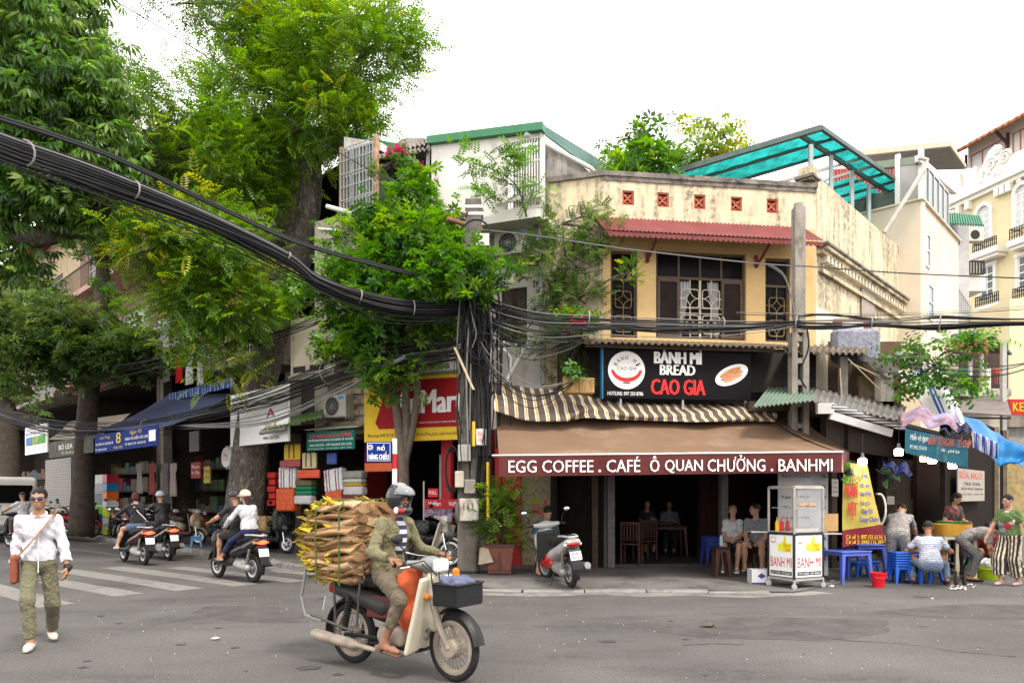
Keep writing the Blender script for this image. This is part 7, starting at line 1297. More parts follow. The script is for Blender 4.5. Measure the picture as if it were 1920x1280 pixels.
def person(label,loc,yaw,pel=(0,0,.92),lean=0,lean2=None,twist=0,H=1.66,fem=False,hands=None,feet=None,head=(0,0),top=None,sleeve='short',bottom=None,leg='long',shoes=None,skin=SKIN,hair='short',hairm=None,res=.011,curl=.5,hdir=None,palm=None,kneeout=.15,elbow=(-.6,.5,-.6),hem=None,z=0,fat=1.0,group=None,legs=True,footyaw=(0,0),glasses=False,wr=.004,headsc=.95):
 t=thing('person',label,'person',(*loc[:2],z),yaw,group);s=H/1.7;lean2=lean if lean2 is None else lean2;pel=V3(*pel)
 R1,R2=rotm(twist*.4,lean),rotm(twist,lean2);u1,u2=R1[:,2],R2[:,2];sh=(.142 if fem else .16)*s;w=fat
 wa=pel+u1*.15*s;ch=wa+u2*.2*s;nk=wa+u2*.36*s;SH={k:nk-u2*.05*s+R2[:,1]*sh*k for k in(1,-1)};Rh=rotm(twist+head[0],head[1]+lean2*.0,head[2]if len(head)>2 else 0)
 hc=nk+u2*.06*s+nrm(u2*.6+V3(0,0,.4))*.115*s+Rh[:,0]*.02;hs=s*headsc;hp=lambda x,y,z_:hc+Rh@(V3(x,y,z_)*hs);he=lambda c,r:EL(hp(*c),V3(*r)*hs,Rh,.018)
 ua,fa,th,sk=.29*s,.25*s,.425*s,.42*s;P_=[];arms,lg={},{}
 P_+=[EL(pel+u1*.01,V3(.094*w,(.15 if fem else .14)*w,.11)*s,R1),EL(wa,V3(.085*w,.122*w,.13)*s,R1),EL(ch,V3(.098*w,.138*w,.15)*s,R2),RC(SH[1],SH[-1],.042*s),RC(nk-u2*.03,hc-Rh[:,0]*.02*hs-Rh[:,2]*.06*hs,.055*s,.05*s)]
 P_+=[he((-.012,0,.03),(.098,.077,.088)),he((.02,0,-.035),(.07,.063,.08)),he((.05,0,-.088),(.034,.036,.026)),he((.072,0,.02),(.02,.05,.012)),RC(hp(.088,0,.006),hp(.106,0,-.026),.008*hs,.013*hs,.008),he((.08,0,-.062),(.013,.024,.009)),he((.055,.04,-.022),(.03,.022,.02)),he((.055,-.04,-.022),(.03,.022,.02))]
 for k in(1,-1):P_.append(EL(hp(-.008,.078*k,-.006),V3(.018,.009,.03)*hs,Rh,.008))
 subs=[EL(hp(.094,.031*k,.002),V3(.012,.017,.01)*hs,Rh)for k in(1,-1)]
 hands=hands or{};feet=feet or{}
 for k,key in((1,'L'),(-1,'R')):
  tgt=hands.get(key);tgt=SH[k]+V3(.05,.08*k,-.5*s)if tgt is None else V3(*tgt);pole=V3(elbow[0],elbow[1]*k,elbow[2]);e_,w_=ik(SH[k],tgt,ua,fa,pole);arms[k]=(SH[k],e_,w_)
  af=.76 if sleeve in('long','roll')else 1;P_+=[RC(SH[k],e_,.05*s*af,.04*s*af),RC(e_,w_+(e_-w_)*.45,.039*s*af,.038*s*af),RC(e_+(w_-e_)*.5,w_,.037*s*af,.027*s)]
  d=nrm(w_-e_);
  if hdir and key in hdir:d=nrm(V3(*hdir[key]))
  pn=V3(*(palm[key]if palm and key in palm else(0,-k,0)));pn=nrm(pn-d*(pn@d));l=np.cross(d,pn);hm=np.stack([d,pn,l],1)
  P_+=[BX(w_+d*.05*s,V3(.042,.015,.037)*s,hm,.012,.015)]
  for q,ln in enumerate((.07,.08,.075,.058)):
   off=(-.029+.0195*q)*s;c1,c2=curl*(.9+.05*q),curl*(2.0+.05*q);b0=w_+d*.086*s+l*off;f1=nrm(d*math.cos(c1)+pn*math.sin(c1)+l*(off*2));f2=nrm(d*math.cos(c2)+pn*math.sin(c2));j=b0+f1*ln*.55*s
   P_+=[RC(b0-d*.02,j,.0095*s,.0085*s,.006),RC(j,j+f2*ln*.5*s,.0085*s,.007*s,.006)]
  up_=-1 if(l@V3(.3,-k*.3,1))>0 else 1;tl=l*(-up_ if False else(1 if l[2]+l[0]*.5>0 else-1));tb=w_+d*.025*s+tl*.028*s;tj=tb+nrm(d*.75+tl*.6+pn*.4)*.045*s;P_+=[RC(tb,tj,.013*s,.0105*s,.008),RC(tj,tj+nrm(d*.9+tl*.1+pn*.5)*.03*s,.0105*s,.008*s,.006)]
  hp_=pel+R1[:,1]*.085*s*k-u1*.03*s;f_=feet.get(key);f_=hp_+V3(0,.02*k,-.83*s)if f_ is None else V3(*f_);kn,an=ik(hp_,f_,th,sk,V3(1,kneeout*k,.25));lg[k]=(hp_,kn,an)
  lf=.8 if leg in('long','crop','wide')else 1;P_+=[RC(hp_,kn,.078*s*w*lf,.054*s*lf),RC(kn,kn+(an-kn)*.4,.052*s*lf,.054*s*lf),RC(kn+(an-kn)*.4,an,.052*s*lf,.034*s)]
  fy=R(footyaw[0 if k>0 else 1]);fd=V3(math.cos(fy),math.sin(fy),-.12)
  fz=an+V3(0,0,-.045*s);P_+=[RC(fz-fd*.04*s,fz+fd*.1*s,.034*s,.03*s),RC(fz+fd*.1*s,fz+fd*.165*s,.032*s,.022*s),RC(an,fz,.034*s,.034*s)]
  if shoes is not None:
   m_,kind=shoes;sp=[RC(fz-fd*.045*s,fz+fd*.1*s,.043*s,.042*s),RC(fz+fd*.1*s,fz+fd*.175*s,.042*s,.03*s)]
   pln=[((fz+V3(0,0,(.028 if kind!='flat' else .008)*s)),(0,0,1))]+[((fz-V3(0,0,.04*s)),(0,0,-1))]
   if kind=='sandal':sp=[BX(fz+fd*.06*s-V3(0,0,.032*s),V3(.14,.046,.012)*s,np.stack([nrm(fd),V3(-math.sin(fy),math.cos(fy),0),np.cross(nrm(fd),V3(-math.sin(fy),math.cos(fy),0))],1),.01),RC(fz+fd*.09*s+V3(-math.sin(fy),math.cos(fy),0)*.034*s,fz+fd*.1*s+V3(0,0,.034*s),.011),RC(fz+fd*.09*s-V3(-math.sin(fy),math.cos(fy),0)*.034*s,fz+fd*.1*s+V3(0,0,.034*s),.011)];pln=[]
   blob('shoe',sp,m_,t,.009,.015,planes=pln)
 body=blob('body',P_,skin,t,res,.03,subs=subs)
 if top is not None:
  g=.017*s;T_=[EL(wa,V3(.1*w,.142*w,.14)*s+g,R1),EL(ch,V3(.112*w,.155*w,.155)*s+g,R2),RC(SH[1]-u2*.012,SH[-1]-u2*.012,.05*s+g*.5),EL(pel+u1*.06*s,V3(.11*w,.158*w,.12)*s+g,R1)]
  for k in(1,-1):
   a,e_,w_=arms[k]
   if sleeve=='short':T_.append(RC(a,a+(e_-a)*.72,.052*s,.058*s,None,True))
   elif sleeve=='long':T_+=[RC(a,e_,.055*s,.048*s),RC(e_,e_+(w_-e_)*.93,.052*s,.042*s,None,True)]
   elif sleeve=='roll':T_+=[RC(a,e_,.055*s,.05*s),RC(e_,e_+(w_-e_)*.72,.05*s,.046*s,None,True),RC(e_+(w_-e_)*.58,e_+(w_-e_)*.74,.052*s,.052*s,.008,True)]
  hz=hem if hem is not None else-.02;pl=[(pel+u1*hz*s,-u1)]
  blob('shirt',T_,top,t,max(res,.011),.035,planes=pl,wr=wr*1.2,subs=[RC(nk-u2*.005+Rh[:,0]*.02,nk+u2*.12,.062*s,.075*s)])
 if bottom is not None:
  g=.014*s;B_=[EL(pel,V3(.112*w,.162*w,.115)*s+g,R1)];pl=[(pel+u1*.1*s,u1)]
  for k in(1,-1):
   a,kn,an=lg[k]
   if leg=='long':B_+=[RC(a,kn,.09*s*w,.072*s),RC(kn,an+(kn-an)*.06,.07*s,.06*s,None,True)]
   elif leg=='crop':B_+=[RC(a,kn,.088*s*w,.066*s),RC(kn,an+(kn-an)*.35,.064*s,.052*s,None,True)]
   elif leg=='knee':B_+=[RC(a,kn+(a-kn)*.12,.092*s*w,.085*s,None,True)]
   elif leg=='short':B_+=[RC(a,kn+(a-kn)*.55,.095*s*w,.093*s,None,True)]
   elif leg=='wide':B_+=[RC(a,kn,.1*s*w,.11*s),RC(kn,an+(kn-an)*.28,.11*s,.135*s,None,True)]
  blob('trousers' if leg in('long','crop','wide')else 'shorts',B_,bottom,t,max(res,.011),.03,planes=pl,wr=wr)
 hm_=hairm or HAIRB;fc=[EL(hp(.125,0,-.055),V3(.085,.1,.115)*hs,Rh,.01)]
 if hair in('short','bob','long'):
  hh=[EL(hp(-.018,0,.042),V3(.1,.083,.088)*hs,Rh)]
  if hair=='short':fc+=[EL(hp(-.01,0,-.12),V3(.14,.14,.095)*hs,Rh,.01)]
  else:hh+=[EL(hp(-.05,0,-.02),V3(.075,.088,.1)*hs,Rh)]
  if hair=='long':hh+=[RC(hp(-.07,0,-.04),hp(-.1,0,-.24),.07*hs,.055*hs)]
  blob('hair',hh,hm_,t,min(res,.009),.02,subs=fc,wr=.003,wf=2)
 elif hair=='halfhelmet':
  b=blob('helmet',[EL(hp(-.01,0,.045),V3(.128,.108,.11)*hs,Rh)],hm_,t,.009,.02,planes=[(hp(0,0,.0),-(Rh[:,2]+Rh[:,0]*.12))]);blob('visor',[EL(hp(.13,0,.02),V3(.08,.08,.012)*hs,Rh)],hm_,b,.008,.01)
 if hair=='cap':b=blob('cap',[EL(hp(-.01,0,.045),V3(.106,.088,.082)*hs,Rh)],hm_,t,.009,.02,planes=[(hp(0,0,.03),-Rh[:,2])]);blob('brim',[EL(hp(.12,0,.035),V3(.06,.065,.008)*hs,Rh)],hm_,b,.007,.01)
 if res<=.0115:
  FM=mat('dark eye',(.015,.01,.008),rough=.2,bump=0);LM=mat('lip',(.3,.1,.085),rough=.5,bump=0)
  for k in(1,-1):
   if not glasses:inst('eye',npmesh('eye',*sdf([EL(hp(.084,.031*k,.002),V3(.006,.014,.005)*hs,Rh)],.003,.002),FM),t)
   inst('eyebrow',npmesh('eyebrow',*sdf([EL(hp(.089,.032*k,.024),V3(.006,.02,.0045)*hs,Rh)],.003,.002),HAIRB),t)
  inst('mouth',npmesh('mouth',*sdf([EL(hp(.089,0,-.0625),V3(.006,.021,.006)*hs,Rh)],.003,.002),LM),t)
 t['_']=0;del t['_'];PD[t.name]=dict(hp=hp,hc=hc,Rh=Rh,hs=hs,arms=arms,legs=lg,ch=ch,wa=wa,pel=pel,nk=nk,R2=R2,s=s,SH=SH,u2=u2);return t
def cloth(nm,c,**k):
 if nm in MATS:return MATS[nm]
 m=mat(nm,c,rough=k.pop('rough',.85),var=k.pop('var',.1),scale=5,bump=.9,bscale=15,sheen=.1,**k);n=[q for q in m.node_tree.nodes if q.type=='TEX_NOISE'][-1];n.inputs['Distortion'].default_value=1.6
 for q in m.node_tree.nodes:
  if q.type=='BUMP':q.inputs['Distance'].default_value=.045
 return m
LINEN=cloth('white linen',(.55,.535,.57))
for q in LINEN.node_tree.nodes:
 if q.type=='BUMP':q.inputs['Distance'].default_value=.022;OLV=cloth('olive chino',(.135,.125,.075));GREYT=cloth('grey tee',(.22,.205,.2));BLKC=cloth('black cloth',(.016,.015,.017));NAVY=cloth('navy cloth',(.018,.02,.035));WTEE=cloth('white tee',(.48,.465,.465))
wm=person('man in white shirt and sunglasses walking toward us with a brown shoulder bag',(-5.0,7.62),math.atan2(-7.4,4.2),pel=(.03,0,.875),lean=2,H=1.66,hands={'R':(-.03,-.235,.74),'L':(.16,.265,.78)},feet={'R':(.28,-.06,.095),'L':(-.22,.1,.115)},head=(-8,2),top=LINEN,sleeve='roll',bottom=OLV,leg='long',shoes=(mat('cream canvas shoe',(.55,.48,.4),rough=.8),'shoe'),res=.0085,curl=.45,elbow=(-.8,.3,-.1),hem=-.17,glasses=True,fat=.92,wr=.0055,palm={'L':(-.3,-1,0),'R':(-.2,1,0)},footyaw=(10,-8),hdir={'L':(.25,-.1,-1),'R':(.1,.05,-1)})
d=PD[wm.name];hp,Rh,hs=d['hp'],d['Rh'],d['hs'];sg=inst('sunglasses',npmesh('sunglasses',*sdf([BX(hp(.099,k*.034,.003),V3(.006,.029,.021)*hs,Rh,.012)for k in(1,-1)]+[RC(hp(.1,-.06,.014),hp(.1,.06,.014),.004)]+[RC(hp(.095,k*.062,.014),hp(-.005,k*.083,.008),.004)for k in(1,-1)],.003,.004),mat('blue black lens',(.012,.02,.06),rough=.08,bump=0,var=0,spec=.8)),wm)
a,w_=d['arms'][1][1],d['arms'][1][2];dd=nrm(w_-a);blob('watch',[RC(w_-dd*.012,w_-dd*.0+dd*.014,.036,.036,.005),EL(w_+V3(.01,.034,.005),(.022,.014,.022))],BLK,wm,.006,.006)
ch,s_=d['ch'],d['s'];CST=mat('tan leather',(.3,.13,.055),rough=.55,var=.15);sp=[ch+V3(-.06,.16,.2),ch+V3(.09,.13,.16),ch+V3(.15,.05,.03),ch+V3(.15,-.06,-.12),ch+V3(.1,-.19,-.28),ch+V3(.02,-.24,-.4)]
mb=MB();[mb.beam(sp[i],sp[i+1],.012,.045,(1,.3,.4))for i in range(5)];st=thing('shoulder_bag','red brown leather shoulder bag on tan strap at the walking mans hip','bag',wm.location,wm.rotation_euler.z);mb.build('strap',CST,st)
blob('bag',[BX(d['pel']+V3(.0,-.215,-.06),(.12,.035,.15),None,.03)],mat('red brown leather',(.2,.055,.03),rough=.5,var=.2),st,.01,.02)
q=d['nk'];mb=MB();mb.tube([q+Rh@V3(.062*math.cos(t)+.008,.066*math.sin(t),.012-.03*math.cos(t))for t in np.linspace(.35,5.93,16)],.014,6);mb.build('collar',LINEN,wm,180)
blob('button_placket',[RC(ch+V3(.138,0,.1),d['pel']+V3(.132,0,-.1),.006)],WHT,wm,.006,.01)
JKT=cloth('khaki jacket',(.15,.135,.07));CR=person('motorbike rider in khaki jacket and full face helmet seated before the leaf load',CPOS,CYAW,pel=(-.14,0,.885),lean=6,lean2=12,H=1.66,hands={'L':(.2,.33,1.04),'R':(.2,-.33,1.04)},feet={'L':(.08,.24,.32),'R':(.05,-.25,.31)},head=(-6,4),top=JKT,sleeve='long',bottom=cloth('dusty khaki trousers',(.13,.1,.066)),leg='crop',shoes=(mat('brown sandal',(.1,.05,.035)),'sandal'),skin=SKIN2,hair='',res=.0095,curl=.95,elbow=(-.5,.45,-.7),hem=-.1,wr=.006,palm={'L':(.2,0,-1),'R':(.2,0,-1)},kneeout=.25,hdir={'L':(1,-.1,-.1),'R':(1,.1,-.1)})
d=PD[CR.name];hp,Rh,hs=d['hp'],d['Rh'],d['hs'];sh_=blob('helmet',[EL(hp(-.005,0,.02),V3(.142,.118,.14)*hs,Rh),EL(hp(.075,0,-.095),V3(.085,.085,.05)*hs,Rh)],mat('grey and black helmet',(.022,.022,.024),rough=.25,var=0,coat=.4,bump=0),CR,.008,.03,subs=[EL(hp(.16,0,-.01),V3(.1,.082,.05)*hs,Rh,.02),RC(hp(.02,0,-.1),hp(.0,0,-.24),.085*hs)])
blob('helmet_top',[EL(hp(-.005,0,.03),V3(.146,.1,.137)*hs,Rh)],mat('silver helmet band',(.24,.24,.25),rough=.25,bump=0,stain=(.4,.02,.02),stain_amt=.55,stain_scale=(14,14,14)),sh_,.008,.02,planes=[(hp(0,0,.055),-Rh[:,2])]);blob('chin_patch',[EL(hp(.09,-.055,-.1),V3(.055,.035,.028)*hs,Rh)],mat('helmet red',(.4,.02,.02),rough=.3),sh_,.007,.02);blob('chin_patch',[EL(hp(.06,-.085,-.1),V3(.03,.018,.035)*hs,Rh)],WHT,sh_,.007,.02)
blob('visor',[EL(hp(.03,0,.055),V3(.15,.112,.095)*hs,Rh)],mat('smoke visor',(.16,.165,.175),rough=.1,bump=0,coat=.5),sh_,.008,.02,subs=[EL(hp(.02,0,.05),V3(.143,.106,.09)*hs,Rh)],planes=[(hp(.04,0,0),-Rh[:,0]),(hp(0,0,.05),-Rh[:,2])])
ch=d['ch'];blob('striped_tee',[EL(ch+V3(.052,0,.0),(.1,.07,.19))],mat('navy white stripes',(.5,.5,.5),rough=.85,stripes=('Z',.075,[(0,(.03,.03,.09)),(.5,(.5,.49,.47))])),CR,.01,.02)
def rider(label,sc,**k):
 a=dict(pel=(-.22,0,.9),lean=8,lean2=14,hands={'L':(.33,.32,1.08),'R':(.33,-.32,1.08)},feet={'L':(.2,.16,.46),'R':(.2,-.16,.46)},curl=.9,elbow=(-.3,.8,-.5),palm={'L':(.2,0,-1),'R':(.2,0,-1)},res=.012,hdir={'L':(1,-.1,-.1),'R':(1,.1,-.1)});a.update(k);return person(label,sc.location,sc.rotation_euler.z,group='riders',z=sc.location.z,**a)
BLKL=mat('black leather jacket',(.018,.016,.017),rough=.4,var=.1)
ra=rider('woman in black top and denim shorts riding the dark red scooter',SC_A,top=BLKC,sleeve='long',bottom=cloth('denim',(.08,.11,.19)),leg='short',shoes=(mat('pale slip on',(.55,.5,.42)),'flat'),hair='bob',hairm=HAIRR,fem=True,H=1.62,skin=SKIN3,feet={'L':(.2,.3,.42),'R':(.15,-.2,.46)},hem=-.05)
d=PD[ra.name];mb=MB();q=[d['SH'][1]+V3(.02,-.05,.06),d['SH'][1]+V3(-.1,-.06,-.02),d['ch']+V3(-.145,0,-.05),d['wa']+V3(-.13,-.14,-.02)];mb.tube(q,.009,5);mb.build('bag_strap',WHT,ra)
rider('rider in black leather jacket and silver half helmet beside the woman in shorts',SC_B,top=BLKL,sleeve='long',bottom=BLKC,leg='long',shoes=(BLK,'shoe'),hair='halfhelmet',hairm=mat('silver blue helmet',(.35,.38,.42),rough=.25),res=.013)
rider('driver in black tee and dark half helmet carrying a passenger on the crossing',SC_C,top=BLKC,bottom=BLKC,leg='knee',shoes=(BLK,'flat'),hair='halfhelmet',hairm=mat('dark helmet',(.03,.03,.035),rough=.3),pel=(-.12,0,.9),feet={'L':(.24,.2,.43),'R':(.24,-.16,.46)},H=1.64)
pa=rider('woman passenger in white shirt, beige helmet and face mask on crossing scooter',SC_C,top=cloth('white blouse',(.48,.465,.48)),sleeve='long',bottom=NAVY,leg='crop',shoes=(BLK,'flat'),hair='halfhelmet',hairm=mat('beige helmet',(.55,.47,.34),rough=.35),pel=(-.48,0,.93),hands={'L':(-.08,.26,1.0),'R':(-.08,-.26,1.0)},feet={'L':(.08,.25,.42),'R':(.0,-.25,.42)},H=1.58,fem=True,hdir={'L':(.8,-.5,-.2),'R':(.8,.5,-.2)},head=(10,0))
d=PD[pa.name];hp,Rh,hs=d['hp'],d['Rh'],d['hs'];blob('hair_tail',[RC(hp(-.06,0,-.04),hp(-.09,0,-.16),.055,.04)],HAIRR,pa,.01,.02,wr=.004);blob('face_mask',[EL(hp(.06,0,-.055),V3(.055,.062,.05)*hs,Rh)],WTEE,pa,.008,.02)
rider('rider in white tee and dark cap seen from behind at the left edge',SC_D,top=WTEE,bottom=cloth('brown trousers',(.08,.06,.045)),leg='long',shoes=(BLK,'shoe'),hair='cap',hairm=BLKC,res=.014,lean2=8)
person('person in bright green jacket standing beyond the slim tree',(-17.6,26.6),R(160),top=cloth('bright green',(.02,.25,.04)),sleeve='long',bottom=BLKC,leg='long',shoes=(BLK,'shoe'),hair='short',res=.016,z=.12,H=1.64)
person('shopkeeper in dark green sitting low among the stacked bags',(-4.0,18.2),R(-70),pel=(0,0,.52),hands={'L':(.25,.12,.72),'R':(.25,-.12,.72)},feet={'L':(.4,.15,.13),'R':(.4,-.15,.13)},top=cloth('dark green shirt',(.03,.05,.025)),bottom=BLKC,leg='long',shoes=(BLK,'flat'),hair='bob',res=.012,z=.3,fem=True)
person('dim person in tan top sitting behind the parked motorbikes',(-13.9,26.3),R(-60),pel=(0,0,.62),lean=15,feet={'L':(.4,.15,.13),'R':(.4,-.15,.13)},hands={'L':(.35,.1,.7),'R':(.35,-.1,.7)},top=cloth('tan cloth',(.2,.14,.1)),bottom=BLKC,leg='long',shoes=(BLK,'flat'),hair='bob',hairm=HAIRR,res=.016,z=.12)
TEAL_T=cloth('teal tee',(.03,.09,.13));gz=.1
person('man in teal tee and glasses sitting behind the silver scooter looking down',(.62,13.75),R(-80),pel=(0,0,.5),lean=14,lean2=24,hands={'L':(.42,.08,.72),'R':(.4,-.16,.7)},feet={'L':(.42,.16,.1),'R':(.36,-.2,.1)},head=(0,32),top=TEAL_T,bottom=cloth('grey shorts',(.26,.26,.27)),leg='knee',shoes=(mat('dark sandal',(.02,)*3),'sandal'),skin=SKIN3,hair='short',res=.0115,z=gz,curl=.8,H=1.75)
person('pale woman in white blouse sitting at the cafe right side holding her hands',(4.4,14.35),R(-110),pel=(0,0,.5),lean=5,hands={'L':(.3,.05,.62),'R':(.3,-.05,.62)},feet={'L':(.45,.1,.1),'R':(.42,-.14,.1)},top=cloth('white blouse',(.48,.465,.48)),bottom=BLKC,leg='knee',shoes=(WHT,'sandal'),skin=SKIN3,hair='short',hairm=mat('fair hair',(.2,.13,.07),rough=.6),res=.0115,fem=True,z=gz,head=(10,5))
person('man in grey tee and black shorts sitting beside the white blouse woman',(4.83,14.2),R(-118),pel=(0,0,.5),lean=12,hands={'L':(.42,.12,.58),'R':(.44,-.1,.56)},feet={'L':(.4,.16,.1),'R':(.42,-.16,.1)},top=cloth('grey blue tee',(.2,.21,.23)),bottom=BLKC,leg='short',shoes=(BLK,'sandal'),skin=SKIN3,hair='short',res=.0115,z=gz,head=(-50,0),H=1.78)
person('dim woman in dark top seated deep inside the cafe',(3.35,17.9),R(-90),pel=(0,0,.55),hands={'L':(.35,.1,.85),'R':(.4,-.1,.8)},feet={'L':(.4,.1,.1),'R':(.4,-.1,.1)},top=BLKC,bottom=BLKC,leg='crop',shoes=(BLK,'flat'),hair='bob',res=.014,fem=True,z=.14)
person('dim man in blue grey shirt seated deep inside the cafe',(3.95,18.1),R(-100),pel=(0,0,.55),lean=12,hands={'L':(.4,.1,.8),'R':(.4,-.1,.8)},feet={'L':(.4,.1,.1),'R':(.4,-.1,.1)},top=cloth('blue grey shirt',(.14,.16,.22)),bottom=BLKC,leg='long',shoes=(BLK,'flat'),hair='short',res=.014,z=.14)
STR1=cloth('blue white pinstripe',(.4,.42,.5),stripes=('Z',.032,[(0,(.52,.53,.58)),(.6,(.2,.24,.38))]));STR2=cloth('grey stripe shorts',(.3,.28,.27),stripes=('Z',.035,[(0,(.36,.34,.32)),(.6,(.15,.14,.13))]))
person('man in grey tee and striped shorts bending over the low table',(P(1684,1080,13.15).x,13.15),R(55),pel=(-.05,0,.9),lean=35,lean2=62,hands={'L':(.68,.2,.74),'R':(.72,-.22,.78)},feet={'L':(-.02,.14,.09),'R':(.04,-.14,.09)},head=(0,40),top=GREYT,bottom=STR2,leg='knee',shoes=(BLK,'sandal'),hair='short',res=.0115,skin=SKIN3,fat=1.12,H=1.7,elbow=(0,.5,-.8),curl=.6)
sm=person('man in pinstriped tee and jeans squatting on low blue stool seen from behind',(P(1748,1085,12.5).x,12.55),R(70),pel=(0,0,.37),lean=14,lean2=24,hands={'L':(.38,.14,.56),'R':(.38,-.16,.56)},feet={'L':(.22,.24,.1),'R':(.26,-.3,.1)},head=(-8,18),top=STR1,bottom=cloth('blue jeans',(.12,.16,.23)),leg='long',shoes=(mat('dark purple shoe',(.05,.02,.04)),'shoe'),skin=SKIN2,hair='short',res=.0115,kneeout=.6,elbow=(-.2,1,-.5),hem=.0,fat=1.08,H=1.7)
person('man in dark tee eating at the low table facing the road',(P(1738,1060,13.6).x,13.7),R(-110),pel=(0,0,.42),lean=25,lean2=38,hands={'L':(.4,.2,.6),'R':(.36,-.1,.75)},feet={'L':(.35,.25,.1),'R':(.35,-.25,.1)},head=(0,25),top=cloth('dark grey tee',(.06,.058,.06)),bottom=BLKC,leg='long',shoes=(BLK,'shoe'),skin=SKIN2,hair='short',res=.0115,H=1.68)
FLO=cloth('dark flowered blouse',(.03,.028,.03),stain=(.4,.07,.06),stain_amt=.55,stain_scale=(9,9,9))
person('food vendor woman in dark flowered blouse behind the brass pan',(P(1778,960,14.6).x,14.6),R(-75),lean=10,lean2=20,pel=(0,0,.9),hands={'L':(.35,.15,1.02),'R':(.35,-.15,1.02)},head=(15,28),top=FLO,bottom=BLKC,leg='long',shoes=(BLK,'flat'),hair='bob',fem=True,res=.0115,H=1.62)
person('woman in grey tee with white hairband bending down for a cola bottle',(P(1826,1080,13.2).x,13.25),R(-30),pel=(-.15,0,.78),lean=55,lean2=82,hands={'L':(.42,.1,.5),'R':(.3,-.14,.42)},feet={'L':(-.1,.12,.09),'R':(-.02,-.14,.09)},head=(0,75),top=GREYT,bottom=cloth('grey check trousers',(.13,.125,.12)),leg='long',shoes=(BLK,'flat'),hair='bob',fem=True,res=.0115,H=1.6,elbow=(0,.3,-.9))
person('seated man with dark hair behind the bending woman holding knees',(P(1852,1070,14.2).x,14.2),R(-120),pel=(0,0,.42),lean=30,lean2=40,hands={'L':(.4,.15,.4),'R':(.4,-.15,.4)},feet={'L':(.4,.2,.1),'R':(.4,-.2,.1)},head=(0,50),top=cloth('dark red shirt',(.2,.02,.03)),bottom=BLKC,leg='knee',shoes=(BLK,'sandal'),skin=SKIN2,hair='short',res=.0125)
person('dim figure seated in the stall left of the bending man',(P(1668,1050,15).x,15.0),R(-100),pel=(0,0,.45),feet={'L':(.4,.2,.1),'R':(.4,-.2,.1)},hands={'L':(.4,.15,.5),'R':(.4,-.15,.5)},top=cloth('brown tee',(.08,.05,.04)),bottom=BLKC,leg='knee',shoes=(BLK,'sandal'),skin=SKIN3,hair='short',res=.0125)
GRT=cloth('green floral tee',(.1,.16,.05),stain=(.03,.05,.02),stain_amt=.4,stain_scale=(3,3,3));SKT=cloth('black cream stripes',(.3,.3,.3),stripes=('Y',.052,[(0,(.02,.018,.018)),(.55,(.5,.42,.32))]))
sw_=person('woman in green floral tee and black striped culottes standing at the right edge',(P(1897,1092,12.6).x,12.65),R(-150),pel=(0,0,.86),lean=4,H=1.56,fem=True,hands={'L':(.08,.38,.82),'R':(.22,-.3,.78)},feet={'L':(-.08,.1,.09),'R':(.12,-.09,.09)},head=(-18,10),top=GRT,bottom=SKT,leg='wide',shoes=(mat('mauve flat shoe',(.35,.25,.27)),'flat'),hair='short',res=.0105,fat=1.15,skin=SKIN3,hem=-.1,elbow=(-.6,.6,-.2),wr=.005)
d=PD[sw_.name];ch=d['ch']
for i,(dy,dz,r,c)in enumerate(((.03,.03,.065,(.6,.3,.3)),(.07,.0,.05,(.62,.42,.42)),(.02,-.06,.05,(.4,.02,.03)),(-.05,.06,.055,(.5,.5,.55)),(-.07,-.02,.05,(.18,.18,.24)),(.0,.12,.045,(.55,.55,.6)),(-.03,-.13,.045,(.2,.2,.28)))):blob('printed_flower',[EL(ch+V3(.113+.003*(i%2)-abs(dy)*.3-max(dz,0)*.2,dy*1.2,dz*1.2-.07),(.012,r*1.2,r*1.2))],cloth('flower print %d'%i,c,var=.3),sw_,.009,.005,wr=.004,wf=2)
# ================================================================= goods, furniture and stalls
PB=mat('blue plastic',(.018,.09,.42),rough=.4,var=.08,bump=.05);PBL=mat('violet blue plastic',(.07,.11,.45),rough=.45,var=.06,bump=.05);PRED=mat('red plastic',(.5,.012,.02),rough=.35,var=.05,bump=.05)
def tapleg(mb,x,y,z0,z1,sx,sy,w=.045,spl=.06):
 mb.add([(x+sx*spl-w*.5,y+sy*spl-w*.5,z0),(x+sx*spl+w*.5,y+sy*spl-w*.5,z0),(x+sx*spl+w*.5,y+sy*spl+w*.5,z0),(x+sx*spl-w*.5,y+sy*spl+w*.5,z0),(x-w,y-w,z1),(x+w,y-w,z1),(x+w,y+w,z1),(x-w,y+w,z1)],[(0,3,2,1),(4,5,6,7),(0,1,5,4),(1,2,6,5),(2,3,7,6),(3,0,4,7)]);return mb
def ptable(label,x,y,rz,w=.62,d=.62,h=.56,m=PBL,group='plastic tables',name='plastic_table',cat='table',z=0,lw=.04):
 t=thing(name,label,cat,(x,y,z),rz,group);MB().bbox(-w/2,w/2,-d/2,d/2,h-.03,h,.015).build('top' if cat=='table' else 'seat',m,t);a=MB();k=.02
 for x0,x1,y0,y1 in((-w/2+k,w/2-k,-d/2+k,-d/2+k+.015),(-w/2+k,w/2-k,d/2-k-.015,d/2-k),(-w/2+k,-w/2+k+.015,-d/2+k+.016,d/2-k-.016),(w/2-k-.015,w/2-k,-d/2+k+.016,d/2-k-.016)):a.box(x0,x1,y0,y1,h-.085,h-.031)
 a.build('apron',m,t)
 for sx in(-1,1):
  for sy in(-1,1):tapleg(MB(),sx*(w/2-.06),sy*(d/2-.06),0,h-.031,sx,sy,lw,.05).build('leg',m,t)
 return t
def gp(px,py):p=G(px,py);return p.x,p.y
x,y=gp(1592,1092);ptable('front violet blue plastic table beside the snack cart',x,y+.15,R(18),.68,.6,.58)
